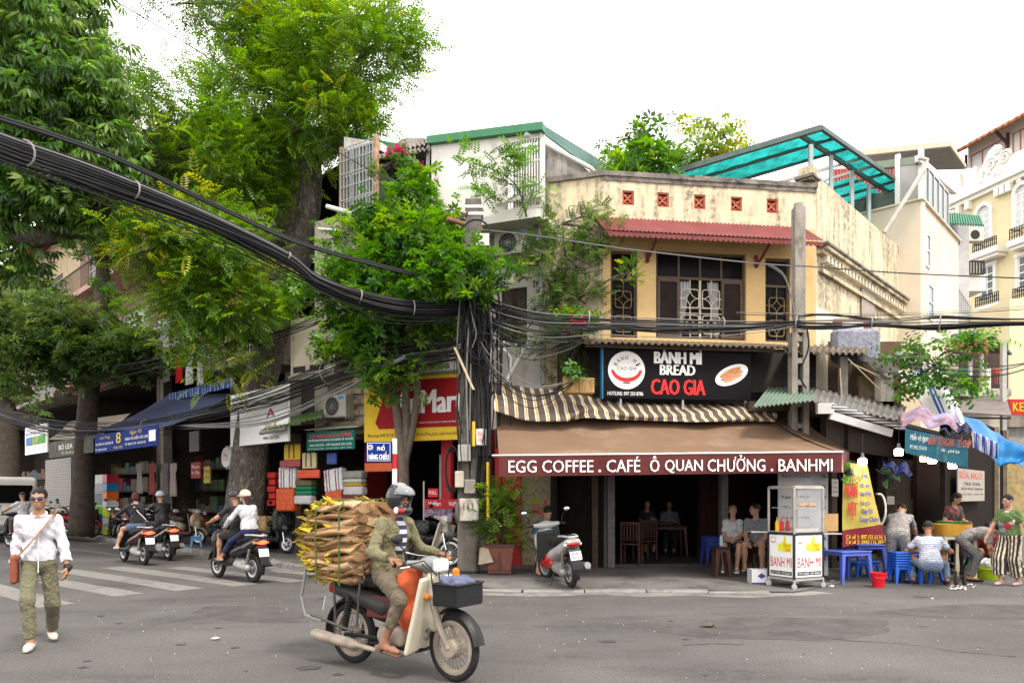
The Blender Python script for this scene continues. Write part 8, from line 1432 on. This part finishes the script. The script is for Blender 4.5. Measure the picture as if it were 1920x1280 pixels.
x,y=gp(1628,1078);ptable('rear violet blue plastic table left of the red bucket',x+.05,y+.3,R(8),.62,.6,.6)
ptable('low blue dining table in front of the crouching diners',P(1722,0,13.2).x,13.15,R(20),.55,.5,.5,PB)
def stool(label,x,y,rz,z=0,m=PB,h=.3):return ptable(label,x,y,rz,.3,.3,h,m,'low plastic stools','plastic_stool','stool',z,.032)
x,y=gp(1753,1093);stool('low blue stool under the man in pinstriped tee',x,y+.12,R(10));x,y=gp(1708,1090);stool('single blue stool right of the stool stack',x,y+.25,R(5))
x,y=gp(1693,1094)
for k,nm in enumerate(('bottom','second','third','fourth','fifth','top')):stool('blue stool, %s of the stack beside the red bucket'%nm,x,y+.12,R(3),.0+k*.045+(.0),PB,.34)
for k,(px,Y)in enumerate(((1610,13.9),(1630,14.1))):stool('blue stool stored under the tables, %s one'%('left' if k==0 else 'right'),P(px,0,Y).x,Y,R(10))
stool('pale blue stool on the pavement by the beige retro scooter',-8.9,20.3,R(20),.12,mat('light blue plastic',(.12,.3,.55),rough=.5))
for k,nm in enumerate(('bottom','middle','top')):stool('dark blue stool, %s of the stack inside the cafe'%nm,4.15,15.1,R(12),.12+k*.09,mat('dim blue plastic',(.02,.04,.22)),.42)
def pail(name,label,px,py,r,h,m,cat='bucket',dy=.15,hd=True,z=0):
 x,y=gp(px,py);t=thing(name,label,cat,(x,y+dy,z));MB().lathe([(r*.72,0),(r*.98,h-.02),(r*1.06,h-.02),(r*1.06,h),(r*.97,h),(r*.7,.01),(0,.01)],24).build('tub',m,t,40)
 if hd:MB().tube([(-r*1.05,0,h-.02),(-r*.8,-r*.85,h*.72),(0,-r*1.12,h*.62),(r*.8,-r*.85,h*.72),(r*1.05,0,h-.02)],.006,5).build('handle',m,t)
 return t
pail('red_bucket','bright red plastic bucket standing in front of the blue tables',1655,1102,.13,.25,PRED);pail('white_bucket','pale lilac bucket beside the brass pan stand',1797,1075,.12,.28,mat('lilac white plastic',(.5,.48,.58),rough=.4));pail('green_bucket','small green bucket right of lilac bucket',1810,1068,.07,.2,mat('green plastic',(.01,.28,.15),rough=.4),hd=False)
tubl=pail('lime_basin','wide lime green basin heaped with wet white dishes',1853,1085,.32,.22,mat('lime plastic',(.36,.5,.015),rough=.4,var=.04),'basin',.05,False);blob('wet_bag',[EL((0.04,0,.27),(.2,.2,.12))],mat('clear wet bag',(.45,.46,.45),rough=.25),tubl,.012,.02,wr=.012)
x,y=gp(1822,1082);bt=thing('cola_bottle','dark cola bottle with blue cap and label beside the lime basin','bottle',(x,y+.1,0));MB().lathe([(.0,0),(.075,.005),(.08,.1),(.08,.24),(.06,.3),(.025,.36),(.022,.39),(0,.39)],16).build('bottle_body',mat('cola',(.012,.007,.006),rough=.12),bt,50);MB().lathe([(.027,.39),(.027,.42),(0,.42)],12).build('cap',PB,bt);MB().lathe([(.0815,.12),(.0815,.21),(.0815,.12)],16).build('paper_label',mat('blue paper label',(.03,.1,.3)),bt)
for k,(px,py)in enumerate(((1793,1098),(1808,1096))):x,y=gp(px,py);o=MB().lathe([(0,0),(.032,.003),(.034,.15),(.014,.2),(.013,.26),(0,.26)],12).build('beer_bottle',mat('brown glass',(.02,.009,.005),rough=.1),None,50);o.location=(x,y,0);tag(o,'brown glass bottle on the ground, %s of the pair'%('left' if k==0 else 'right'),'bottle')
pp=MB();random.seed(14)
for k in range(16):
 x,y=gp(random.uniform(1780,1830),random.uniform(1096,1108));th=random.uniform(0,6);r=random.uniform(.03,.08);pp.add([(x+r*math.cos(th),y+r*math.sin(th),.01),(x-r*math.sin(th)*.6,y+r*.6*math.cos(th),.03),(x-r*math.cos(th),y-r*math.sin(th),.01),(x+r*.5*math.sin(th),y-r*.6*math.cos(th),.035)],[(0,1,2,3)])
tag(pp.build('paper_napkins',LIT),'scattered white napkins on the ground before the crouching diners','litter',kind='stuff')
bp=thing('brass_pan_stand','wooden stand carrying a wide brass cooking pan beside the food vendor','cooking stand',(P(1783,0,13.6).x,13.6,0));MB().lathe([(.28,.82),(.34,.83),(.345,1.04),(.335,1.04),(.33,.84),(0,.84)],32).build('brass_pan',mat('brass',(.45,.24,.035),rough=.45,metal=.5,var=.15),bp,40);MB().box(-.3,.3,-.3,.3,.76,.82).build('table_top',mat('pale board',(.45,.4,.3)),bp)
for sx in(-1,1):
 for sy in(-1,1):MB().box(sx*.27-.03,sx*.27+.03,sy*.27-.03,sy*.27+.03,0,.76).build('leg',mat('pale board',(.45,)*3),bp)
gb_=thing('green_basket','green plastic basket behind the brass pan','basket',(P(1797,0,13.9).x,14.1,.95));MB().lathe([(.2,0),(.28,.12),(.27,.12),(.19,.01),(0,.01)],20).build('basket_wall',mat('green net plastic',(.01,.2,.07),rough=.5),gb_);ptable('hidden serving table under the green basket',P(1797,0,13.9).x,14.1,0,.7,.5,.95,DWOOD)
cx_,cy_=(gp(1492,1105));ct=thing('snack_cart','banh mi snack cart with glass case on black frame and thumbs up panels','cart',(cx_,cy_+.0,0));PA=P(1440,1085,0);
A_=Vector((P(1441,0,12.55).x,12.55,0))-Vector(ct.location);B_=Vector((P(1489,0,12.05).x,12.05,0))-Vector(ct.location);C_=Vector((P(1543,0,12.35).x,12.35,0))-Vector(ct.location);D_=A_+C_-B_
z0,z1,z2=.16,.93,1.71;ALM=mat('scuffed aluminium',(.34,.31,.28),rough=.45,metal=.6,var=.2);BF=mat('black cart frame',(.02,)*3,rough=.4)
for p in(A_,B_,C_,D_):MB().beam(p+Vector((0,0,z1)),p+Vector((0,0,z2)),.035,.035).build('case_post',ALM,ct);MB().beam(p+Vector((0,0,z0)),p+Vector((0,0,z1)),.035,.035).build('base_post',BF,ct);MB().lathe([(0,-.02),(.045,-.018),(.05,0),(.045,.018),(0,.02)],14,p+Vector((0,0,.05)),'y').build('caster',STEEL,ct);MB().beam(p+Vector((0,0,.09)),p+Vector((0,0,z0)),.04,.03).build('caster_fork',STEEL,ct)
for z,m,nm in((z2,ALM,'case_rail'),(z1,BF,'base_rail'),(z0,STEEL,'base_rail')):
 for p,q in((A_,B_),(B_,C_),(C_,D_),(D_,A_)):MB().beam(p+Vector((0,0,z)),q+Vector((0,0,z)),.036,.04).build(nm,m,ct)
def quadslab(nm,p,q,r,s,z,h,m,par):o=MB().add([(*v.xy,z)for v in(p,q,r,s)]+[(*v.xy,z+h)for v in(p,q,r,s)],[(0,3,2,1),(4,5,6,7),(0,1,5,4),(1,2,6,5),(2,3,7,6),(3,0,4,7)]).build(nm,m,par);return o
ce=(A_+B_+C_+D_)/4;ins=lambda v,k=.94:ce+(v-ce)*k
quadslab('counter',*[ins(v,1.0)for v in(A_,B_,C_,D_)],z1+.021,.012,STEEL,ct);quadslab('case_roof',*[ins(v,.98)for v in(A_,B_,C_,D_)],z2+.022,.012,ALM,ct);quadslab('shelf',*[ins(v,.88)for v in(A_,B_,C_,D_)],1.36,.012,STEEL,ct);quadslab('base_floor',*[ins(v,.96)for v in(A_,B_,C_,D_)],z0+.03,.02,STEEL,ct)
CG=mat('case glass',(.8,.85,.85),rough=.03,var=0,bump=0,alpha=.13)
MB().add([ins(B_,1.0)+Vector((0,0,z1+.05)),ins(C_,1.0)+Vector((0,0,z1+.05)),ins(C_,1.0)+Vector((0,0,z2-.03)),ins(B_,1.0)+Vector((0,0,z2-.03))],[(0,1,2,3)]).build('glass_pane',CG,ct)
for p,q in((A_,B_),(B_,C_)):
 d_=(q-p);wl_=d_.length;du_=d_.normalized();dn_=Vector((du_.y,-du_.x,0));M=Matrix.Translation(p+dn_*.004+Vector((0,0,z0)))@Matrix(((du_.x,-dn_.x,0,0),(du_.y,-dn_.y,0,0),(0,0,1,0),(0,0,0,1)));hh_=z1-z0
 pn=inst('panel',MB().box(.03,wl_-.03,-.002,.01,.04,hh_-.03).mesh('panel',WSG),ct,M);W_=wl_
 lettering(pn,'BANH MI',.1*W_,.92*W_,.26*hh_,.48*hh_,mat('cart red',(.5,.015,.04)),-.006,.0);bar=MB().box(.1*W_,.92*W_,-.005,-.0025,.09*hh_,.17*hh_).build('black_band',BSG,pn);lettering(bar,'HOT COFFEE - HOT BREAD',.14*W_,.88*W_,.105*hh_,.15*hh_,WSG,-.0075,.01)
 YT=mat('thumb yellow',(.62,.58,.01),bump=0);mb=MB();mb.prism([(.4*W_,.62*hh_),(.52*W_,.62*hh_),(.52*W_,.78*hh_),(.4*W_,.78*hh_)],-.005,-.0025);mb.prism([(.54*W_,.6*hh_),(.9*W_,.6*hh_),(.92*W_,.78*hh_),(.7*W_,.8*hh_),(.69*W_,.94*hh_),(.62*W_,.94*hh_),(.6*W_,.84*hh_),(.54*W_,.78*hh_)],-.005,-.0025);th_=mb.build('thumb_print',YT,pn);th_['kind']='stuff'
 lettering(th_,'ONLY',.62*W_,.88*W_,.7*hh_,.77*hh_,mat('cart red',(.5,)*3),-.0075);lettering(th_,'20K',.66*W_,.88*W_,.615*hh_,.685*hh_,mat('cart red',(.5,)*3),-.0075)
 arc_text(pn,'BÁNH MÌ',.2*W_,.84*hh_,.05,-60,60,.02,BSG,-.005);mb=MB();mb.prism([(.2*W_+.06*math.cos(t),.85*hh_+.05*math.sin(t))for t in np.linspace(R(190),R(350),12)]+[(.2*W_+.05*math.cos(t),.85*hh_+.035*math.sin(t))for t in np.linspace(R(350),R(190),12)],-.005,-.0025);mb.build('smile',RSG,pn)
for k,(px,lab,c)in enumerate(((1457,'yellow sauce bottle on the cart counter',(.6,.33,.01)),(1466,'red sauce bottle on the cart counter',(.5,.012,.015)),(1477,'orange capped chilli sauce bottle on the cart counter',(.4,.03,.01)))):o=MB().lathe([(.0,0),(.032,0),(.034,.15),(.012,.18),(.005,.24),(0,.24)],12).build('sauce_bottle',mat('sauce %d'%k,c,rough=.3),None,50);p=P(px,0,12.42);o.location=(p.x,12.42,z1+.033);tag(o,lab,'bottle','sauce bottles')
random.seed(6)
for k in range(4):o=inst('bread_roll',npmesh('bread_roll',*sdf([RC((-.06,0,0),(.06,0,0),.035,.033),EL((0,0,.0),(.075,.042,.038))],.008,.02),mat('golden bread',(.45,.2,.05),rough=.6,var=.25,scale=20)));o.location=(P(1502+k*8,0,12.4).x,12.35+.05*(k%2),1.372+.038);o.rotation_euler=(0,0,.4+k*.3);tag(o,'golden bread roll on the cart shelf, %s from the left'%('first','second','third','fourth')[k],'bread','bread rolls in the cart')
for k in range(4):MB().box(-.06,.06,-.08,.08,0,.05).build('food_tray',STEEL,ct).location=Vector(((B_+(C_-B_)*(.2+.2*k)).x,(B_+(C_-B_)*(.2+.2*k)).y+.14,z1+.034))
o=MB().box(-.13,.13,-.012,.012,0,.3).build('brown_carton',mat('brown card',(.4,.24,.1),rough=.8));o.location=(P(1557,0,12.5).x,12.5,.96);tag(o,'brown card propped on the side tray of the snack cart','carton');MB().box(C_.x-.02,C_.x+.32,C_.y-.02,C_.y+.3,z1-.02,z1+.0).build('side_tray',STEEL,ct);MB().box(A_.x-.3,A_.x+.02,A_.y,A_.y+.3,z1-.0,z1+.02).build('side_tray',STEEL,ct)
wbx=thing('white_carton','white carton with blue diamond print on the ground left of the snack cart','box',(P(1428,0,12.6).x,12.6,.02));MB().box(-.17,.17,0,.25,0,.26).build('carton',mat('white card',(.5,.48,.5),var=.05),wbx);MB().prism([(0,.1),(.07,.15),(0,.2),(-.07,.15)],-.004,0).build('diamond_print',mat('print blue',(.03,.04,.16)),wbx);MB().box(-.17,.17,-.003,0,.0,.035).build('blue_edge',mat('print blue',(.03,)*3),wbx)
mn=thing('menu_board','tall white menu board with price lists behind the snack cart','menu board',(P(1506,0,13.3).x,13.3,.1));mw=.46;mz=2.3;MB().box(-mw,mw,0,.03,0,mz).build('board',mat('menu white',(.42,.42,.43),rough=.4,bump=0),mn)
for k,s in enumerate(('Bánh mì trứng 20k','Bánh mì pate 20k','Egg coffee 25k','Trà đá 5k','Cà phê sữa 25k','Lemon tea 20k','Coconut coffee 35k','Milk tea 25k','Nước cam 30k')):z=mz-.5-k*.19;lettering(mn,s[:-4],-mw*.85,mw*.25,z,z+.055,BSG,-.004,.01);lettering(mn,s[-3:],mw*.72,mw*.92,z,z+.06,BSG,-.004,.02)
lettering(mn,'BÁNH MÌ',-mw*.3,mw*.35,mz-.22,mz-.1,BSG,-.004,.02)
db=thing('duck_banner','slanted yellow duck shop banner with blue dish names and red phone band','banner',(P(1580,0,13.0).x,13.0,0));bq_=lambda px,py:((px-1580)*13/F,CH+(HZ-py)*13/F);c4=[bq_(1580,1026),bq_(1659,1010),bq_(1627,872),bq_(1582,866)]
def bsh(u,v):a=[c4[0][i]+(c4[1][i]-c4[0][i])*u for i in(0,1)];b=[c4[3][i]+(c4[2][i]-c4[3][i])*u for i in(0,1)];return(a[0]+(b[0]-a[0])*v,.03*math.sin(u*6+v*3)-.12*v*0,a[1]+(b[1]-a[1])*v)
MB().sheet(14,10,lambda u,v:bsh(u,.2+.8*v),.006).build('cloth',mat('banner yellow',(.36,.29,.06),rough=.5,var=.08,scale=2),db,60);MB().sheet(14,3,lambda u,v:bsh(u,.2*v),.006).build('phone_band',mat('banner maroon',(.15,.012,.02),rough=.5),db,60)
BRD=mat('banner red',(.4,.02,.03),bump=0);BBL=mat('banner blue',(.02,.05,.3),bump=0)
for s,px0,px1,py0,py1,m,sh_ in(('NGAN',1582,1606,932,905,BRD,0),('VỊT',1587,1605,974,940,BRD,0),('Bún Miến',1609,1625,896,886,BBL,.1),('Tiết canh',1610,1628,913,903,BBL,.1),('Súp Măng',1611,1632,931,920,BBL,.1),('Gà luộc',1611,1630,948,938,BBL,.1),('Cháy Tỏi',1612,1634,965,952,BBL,.1),('Lòng Chiên',1610,1645,980,968,BBL,.1),('Cơ sở 1: 097.151.6116',1584,1652,1010,1001,YS,0),('Cơ sở 2: 0943.116.389',1584,1654,1019,1011,YS,0)):
 a,b=bq_(px0,py0),bq_(px1,py1);lettering(db,s,a[0],b[0],a[1]+(0 if m is not YS else .0),b[1],m,-.045,.02,shear=sh_)
def fan(label,px,py,Y,r,m,yaw):
 f=thing('wall_fan',label,'fan',P(px,py,Y),R(yaw),'green wall fans');
 for k in range(3):th=k*2.094;mb=MB();mb.sheet(5,3,lambda u,v:((.03+u*r*.8)*math.cos(th+(v-.5)*.9),(v-.5)*.06,(.03+u*r*.8)*math.sin(th+(v-.5)*.9)),.006);mb.build('blade',m,f)
 MB().lathe([(0,-.06),(.05,-.05),(.055,.02),(.045,.14),(0,.15)],16,(0,0,0),'y').build('motor',BLK,f);g=MB()
 for k in range(18):th=k*.349;g.beam((.03*math.cos(th),-.07,.03*math.sin(th)),(r*math.cos(th),-.02,r*math.sin(th)),.005,.005)
 for k in(.35,.68,1):g.torus((0,-.07+.05*k,0),r*k,.006 if k==1 else .003,28,4)
 g.build('guard',BLK,f);MB().beam((0,.1,0),(0,.4,.15),.03,.03).build('arm',BLK,f)
GF=mat('green fan blade',(.1,.24,.02),rough=.35);fan('green bladed wall fan before the duck banner under the awning corner',1594,886,12.7,.21,GF,0);fan('dark green wall fan in the shade behind the first lamp',1668,893,14.2,.26,mat('dark green blade',(.03,.1,.02),rough=.4),12)
rt=thing('white_hose','pale coiled hose hanging right of the duck banner','hose',P(1649,955,13.6));
for k in range(3):MB().tube([(.12*math.cos(a)*(1+.1*k),.03*k,.3*math.sin(a))for a in np.linspace(-1.3,1.8,14)],.018,6).build('hose',mat('white pvc',(.5,.5,.5)),rt)
def chair(label,x,y,rz,m=DWOOD):
 c=thing('cafe_chair',label,'chair',(x,y,.12),rz,'dark wooden cafe chairs');MB().box(-.21,.21,-.21,.21,.42,.45).build('seat',m,c)
 for sx in(-1,1):MB().box(sx*.19-.02,sx*.19+.02,-.21,-.17,0,.42).build('leg',m,c);MB().box(sx*.19-.02,sx*.19+.02,.17,.21,0,.9).build('rear_leg',m,c)
 for k in range(5):MB().box(-.15+k*.066,-.12+k*.066,.18,.2,.5,.85).build('slat',m,c)
 MB().box(-.17,.17,.175,.205,.85,.9).build('top_rail',m,c)
DW2=mat('dim red brown wood',(.05,.018,.012),rough=.5,var=.2)
chair('dark wooden chair at the left side of the cafe opening',2.55,15.3,R(160),DW2);chair('dark wooden chair behind the slim cafe post',1.95,15.6,R(20),DW2);chair('dark wooden chair beside the central table',3.0,16.3,R(200),DW2)
for lab,x,y,rz,n in(('low stool under the white blouse woman',4.42,14.5,.2,0),('low stool under the man in black shorts',4.87,14.38,.2,0),('low stool under man in teal tee',.6,13.85,.1,0)):stool(lab,x,y,rz,.1,mat('dim brown plastic',(.05,.03,.025)),.36)
for k,x,y in((0,3.35,18.05),(1,3.95,18.25)):stool('stool deep inside the cafe, %s one'%('left' if k==0 else 'right'),x,y,0,.135,DW2,.42)
ptable('dark wooden table deep inside the cafe before the dim pair',3.6,17.3,0,1.1,.6,.72,DW2,name='cafe_table',z=.135)
wbt=MB().lathe([(0,0),(.033,.004),(.034,.15),(.014,.19),(.014,.215),(0,.215)],12).build('water_bottle',mat('pale blue water bottle',(.25,.33,.4),rough=.15),None,50);wbt.location=P(1352,992,13.6);wbt.location.z=.62;tag(wbt,'clear water bottle beside the white blouse woman','bottle');ptable('small dark side table holding the water bottle',wbt.location.x,13.6,0,.3,.3,.6,DW2,name='side_table')
rw=K2.thing('stone_panel_shop','mottled stone panel with red hanging letters beside the red wall','wall panel',K2.x(978,-.06),-.06,.12);w_=K2.x(1032,-.06)-K2.x(978,-.06);MB().box(0,w_,0,.05,0,2.6).build('panel',mat('mottled stone',(.2,.16,.1),rough=.8,var=.5,scale=14),rw)
for k,ch_ in enumerate('TLG'):lettering(rw,ch_,w_*(.35+.2*k),w_*(.48+.2*k),1.05,1.35,RSG,-.01,.02)
for k in range(4):MB().box(w_*(.3+.16*k),w_*(.38+.16*k),-.02,-.01,2.2,2.45).build('red_tassel',RSG,rw)
rd=K2.thing('red_wall_panel','plain red painted wall strip behind the potted plant','wall panel',K2.x(928,-.1),-.1,.1);MB().box(0,K2.x(976,-.1)-K2.x(928,-.1),0,.05,0,2.9).build('panel',mat('shop red',(.3,.015,.018)),rd)
STRB=mat('striped woven bag',(.5,.48,.48),rough=.6,var=.08,stripes=('X',.3,[(0,(.52,.5,.5)),(.3,(.3,.05,.07)),(.45,(.52,.5,.5)),(.62,(.05,.07,.16)),(.74,(.52,.5,.5))]));ORB=mat('orange plastic bag',(.42,.06,.012),rough=.35,var=.08,bump=.4,bscale=12)
def goods(name,label,cat,px0,px1,py0,py1,m,fr=GB,y=-.6,dep=.22,rd_=.05,wr=.006,group='goods of the bag shop',tilt=0):
 x0,x1,z0,z1=frect(fr,px0,px1,py0,py1,y);o=inst(name,npmesh(name,*sdf([BX((0,0,0),((x1-x0)/2,dep/2,(z1-z0)/2),None,rd_)],.018,.02,wr=wr),m));o.location=fr.w((x0+x1)/2,y+dep/2,(z0+z1)/2);o.rotation_euler=(0,R(tilt),fr.rz);return tag(o,label,cat,group)
for a in(('woven_bag','upright striped red white blue woven bag on orange bag','bag',521,553,875,915,STRB),('woven_bag','tilted striped red white blue woven bag near the shopkeeper','bag',606,640,878,921,STRB),('orange_bag','orange plastic bag under the upright striped bag','bag',516,550,915,958,ORB),('orange_bag','orange plastic bag under the tilted striped bag','bag',609,640,919,965,ORB),('folded_cloth','dark olive folded cloth on top of green cloth','cloth',551,583,899,911,mat('olive cloth',(.1,.085,.04))),('folded_cloth','green folded cloth, upper of two in the pile','cloth',551,583,911,919,mat('green cloth',(.01,.13,.06))),('folded_cloth','green folded cloth, lower of two in the pile','cloth',551,583,919,928,mat('green cloth',(.01,)*3)),('folded_cloth','white bundled cloth under the green cloth','cloth',550,582,928,945,mat('white bundle',(.4,.37,.37))),('folded_cloth','grey crumpled sheets on top of the right pile','cloth',640,678,882,897,mat('grey sheets',(.2,.2,.18))),('folded_cloth','pale folded cloth in the right pile','cloth',642,677,897,905,mat('pale cloth',(.38,.36,.32))),('folded_cloth','mustard folded cloth in the right pile','cloth',642,677,905,911,mat('mustard cloth',(.38,.24,.03))),('folded_cloth','white folded cloth in the right pile','cloth',642,678,911,928,mat('white bundle',(.4,)*3)),('folded_cloth','maroon folded cloth at the foot of the right pile','cloth',640,680,928,942,mat('maroon cloth',(.1,.015,.025)))):goods(*a,tilt=-6 if 'tilted' in a[1]else 0)
for lab,px0,px1,py0,py1,c in(('yellow shopping bag with black handle hanging at the left',532,562,832,862,(.48,.3,.02)),('pale picture bag with black handle hanging beside the yellow bag',566,592,848,878,(.42,.37,.2)),('orange red bag hung below the picture bag',556,598,880,896,(.5,.06,.02)),('orange bag with dark straps hanging under the street sign',683,735,867,884,(.45,.08,.02)),('blue bag hanging under the teal banner',612,630,848,870,(.03,.06,.22)),('red flowered cloth hanging below the yellow bag',524,562,862,875,(.25,.05,.06))):
 o=goods('hanging_bag',lab,'bag',px0,px1,py0,py1,mat(lab[:14],c,rough=.5,var=.15),GB if px0<680 else WB,-.75,.06,.02,.002)
 if 'handle' in lab:w2=o.dimensions.x or .3;h_=inst('handle',MB().tube([(-.09,-.04,-.15),(-.08,-.045,.15),(0,-.045,.24),(.08,-.045,.15),(.09,-.04,-.15)],.012,5).mesh('handle',BLK),o)
for k in range(5):o=goods('red_box','small red box, %s from below in the column left of the striped bags'%('fifth','fourth','third','second','first')[k],'box',500+(k%2)*3,515,885+k*13,896+k*13,mat('red carton',(.4,.025,.02)),GB,-.3,.2,.01,0,'red boxes by the bag shop')
for lab,px,c in(('pale blue rolled mat leaning by the tilted striped bag',602,(.35,.42,.5)),):o=MB().tube([GB.w(GB.x(px,-.7),-.75,.2),GB.w(GB.x(px+8,-.7),-.55,1.4)],.04,10).build('rolled_mat',mat(lab[:10],c));tag(o,lab,'mat','goods of the bag shop')
random.seed(77);CC={'white':(.42,.41,.4),'blue':(.02,.16,.32),'green':(.16,.4,.04),'dark blue':(.01,.05,.1),'red':(.4,.03,.05),'grey':(.17,.17,.17),'lime':(.4,.5,.04),'orange':(.5,.1,.02)};od=['bottom','second','third','fourth','fifth','sixth','seventh','top']
for st_,(px,w2,cols)in enumerate(((166,8,('blue','white','red','green')),(177,13,('red','green','white','blue','white')),(195,16,('grey','dark blue','green','dark blue','grey','white')),(207,8,('lime','white','lime','white','orange','blue','red')))):
 z=.9
 for k,c in enumerate(cols):hgt=1.75/len(cols)if st_<2 else 2.2/len(cols);x=LS.x(px,-.8);ww=.42*w2/13;o=MB().bbox(-ww,ww,-.2,.2,0,hgt-.01,.01).build('carton',mat('carton '+c,CC[c],rough=.4,var=.15,scale=9));LS.at(o,x,-.8,z-.75);z+=hgt;tag(o,'%s carton, %s from below in stack %s of the coloured cartons'%(c,od[k],'first second third fourth'.split()[st_]),'carton','stacked coloured cartons')
dr=thing('display_rack','red and black display rack with small product pictures behind the white parked motorbike','rack',(P(832,0,15.1).x,15.1,.12));MB().box(-.4,.45,0,.3,1.18,1.38).build('header',mat('rack red',(.4,.02,.03),bump=0),dr);lettering(dr,'VinMart',-.32,-.06,1.24,1.33,WSG,-.006,.02);lettering(dr,'VinMart',.1,.36,1.24,1.33,WSG,-.006,.02)
MB().box(-.4,.45,.0,.3,1.0,1.17).build('picture_strip',mat('picture strip',(.2,.14,.2),var=.9,scale=12),dr);MB().box(-.33,-.12,0,.02,1.42,1.6).build('red_tag',RSG,dr);lettering(dr,'PULL',-.31,-.15,1.48,1.55,WSG,-.006,.02)
for x in(-.42,.47):MB().box(x-.015,x+.015,0,.03,0,1.75).build('post',ALM,dr)
sg_=thing('street_name_sign','blue street name plate on a red and white striped post','street sign',(P(740,0,13.2).x,13.2,.12));zt=P(0,822,13.2).z-.12;n_=9
for k in range(9):z=zt*k/9;MB().lathe([(.045,z),(.045,zt*(k+1)/9)],12).build('post_band',mat('post red',(.4,.02,.025))if k%2==1 else WHT,sg_)
wn=47*13.2/F;zn0,zn1=P(0,866,13.2).z-.12,P(0,828,13.2).z-.12;npx=MB().bbox(-wn-.05,-.05,-.06,-.035,zn0,zn1,.008).build('plate',NB,sg_);hn=zn1-zn0
for a,b,c,d_ in((-wn-.03,-.07,zn0+.02,zn0+.028),(-wn-.03,-.07,zn1-.028,zn1-.02),(-wn-.03,-wn-.022,zn0+.03,zn1-.03),(-.078,-.07,zn0+.03,zn1-.03)):MB().box(a,b,-.063,-.06,c,d_).build('border_line',WSG,npx)
lettering(npx,'PHỐ',-wn*.56-.05,-wn*.26-.05,zn0+hn*.56,zn0+hn*.86,WSG,-.064,.03);lettering(npx,'HÀNG CHIẾU',-wn*.9-.05,-wn*.1-.05,zn0+hn*.12,zn0+hn*.52,WSG,-.064,.03);MB().torus((-wn*.84-.05,-.062,zn0+hn*.72),.045,.006,18,4).torus((-wn*.84-.05,-.062,zn0+hn*.72),.022,.005,12,4).build('emblem',WSG,npx)
def garment(label,px,py,w_,h_,c,y=-1.3,fr=LS):
 p=fr.pt(px,py,y);t=fr.thing('laundry',label,'clothes',p.x,p.y,p.z,'laundry on the balconies');mb=MB();mb.sheet(10,10,lambda u,v:((u-.5)*w_*(1.5 if v<.3 else 1),.03*math.sin(u*17+v*4),-h_*v),.01);mb.build('garment',mat(label[:12],c,rough=.9,var=.08),t,180);MB().tube([(-w_*.4,0,-.02),(0,0,.1),(w_*.4,0,-.02)],.008,4).build('hanger',BLK,t)
garment('large white shirt hanging from the upper ochre balcony',308,596,.6,1.0,(.5,.5,.52),-1.6);garment('grey white shirt, left of the lower laundry row',312,668,.4,.75,(.4,.38,.38));garment('red camisole in the lower laundry row',336,662,.4,.85,(.45,.02,.02));garment('white shirt right of the red camisole',355,664,.45,.85,(.5,.48,.5));garment('pale checked shirt, right end of the lower laundry row',376,664,.35,.85,(.42,.4,.4))
bxp=thing('wooden_planter','weathered yellow brown wooden box planter on the canvas left of the black sign','planter',P(1086,738,13.3));
for k in range(2):MB().bbox(-.3+k*.29,-.02+k*.29,-.1,.15,0,.32-.04*k,.01).build('crate',mat('old yellow crate',(.32,.2,.08),rough=.85,var=.35,scale=6,stain=(.1,.06,.03),stain_amt=.5),bxp)
SHC=[(.1,.075,.045),(.14,.03,.02),(.03,.045,.09),(.17,.15,.12),(.05,.075,.04),(.16,.1,.025),(.05,.042,.04)]
random.seed(90)
for px,pw,lab in((60,26,'first from the left'),(240,40,'behind the two riders'),(330,44,'behind the retro scooter'),(395,26,'by the round sign')):
 t=LS.thing('goods_rack','dim rack of mixed goods, %s, inside the left street shops'%lab,'rack',LS.x(px,1.2),1.2,.12,'goods racks in the left shops');w_=(LS.x(px+pw,1.2)-LS.x(px-pw,1.2))
 for k in range(4):MB().box(-w_/2,w_/2,0,.5,.1+k*.75,.14+k*.75).build('shelf_board',DWOOD,t)
 for x in(-w_/2,w_/2):MB().box(x-.03,x+.03,.1,.5,0,2.9).build('upright',DWOOD,t)
 for k in range(4):
  x=-w_/2+.06
  while x<w_/2-.3:ww,hh=random.uniform(.25,.75),random.uniform(.2,.6);MB().bbox(x,x+ww,.0,.4,.141+k*.75,.141+k*.75+hh,.02).build('parcel',mat('parcel %d'%random.randrange(7),SHC[random.randrange(7)],var=.3,scale=6),t);x+=ww+random.uniform(.01,.1)
sh_=LS.thing('roller_shutter','closed grey roller shutter under the grey banner','shutter',LS.x(108,.1),.1,.12);w_=LS.x(132,.1)-LS.x(84,.1);nn=26
for k in range(nn):MB().box(-w_/2,w_/2,0,.03+.015*(k%2),3.2*k/nn,3.2*(k+1)/nn-.012).build('shutter_slat',mat('shutter grey',(.2,.185,.16),rough=.5,var=.12),sh_)
for lab,px0,px1,py0,py1,c,txt in(('dark red poster with pale lines on the shop pillar',358,376,866,896,(.3,.04,.03),('Photo','In - Màu')),('narrow yellow notice beside the dark red poster',382,393,874,905,(.5,.38,.06),('Mở','cửa')),('grey electric meter case on the pillar above red poster',355,373,808,846,(.18,.17,.16),())):
 o,w,h=board(LS,'wall_poster',lab,px0,px1,py0,py1,-.1,mat(lab[:12],c,var=.2),'poster',.05)
 for k,s in enumerate(txt):lettering(o,s,-.4*w,.4*w,h*(.6-.35*k),h*(.82-.35*k),WSG if c[0]<.4 else BSG,-.004,.01)
for k,(px,c)in enumerate(((262,(.3,.28,.25)),(310,(.12,.1,.1)),(325,(.28,.22,.2)),(285,(.25,.06,.05)))):garment('%s garment hanging in the left shop doorway'%('pale grey','charcoal','beige','dull red')[k],px,868,.5,1.1,c,-.2)
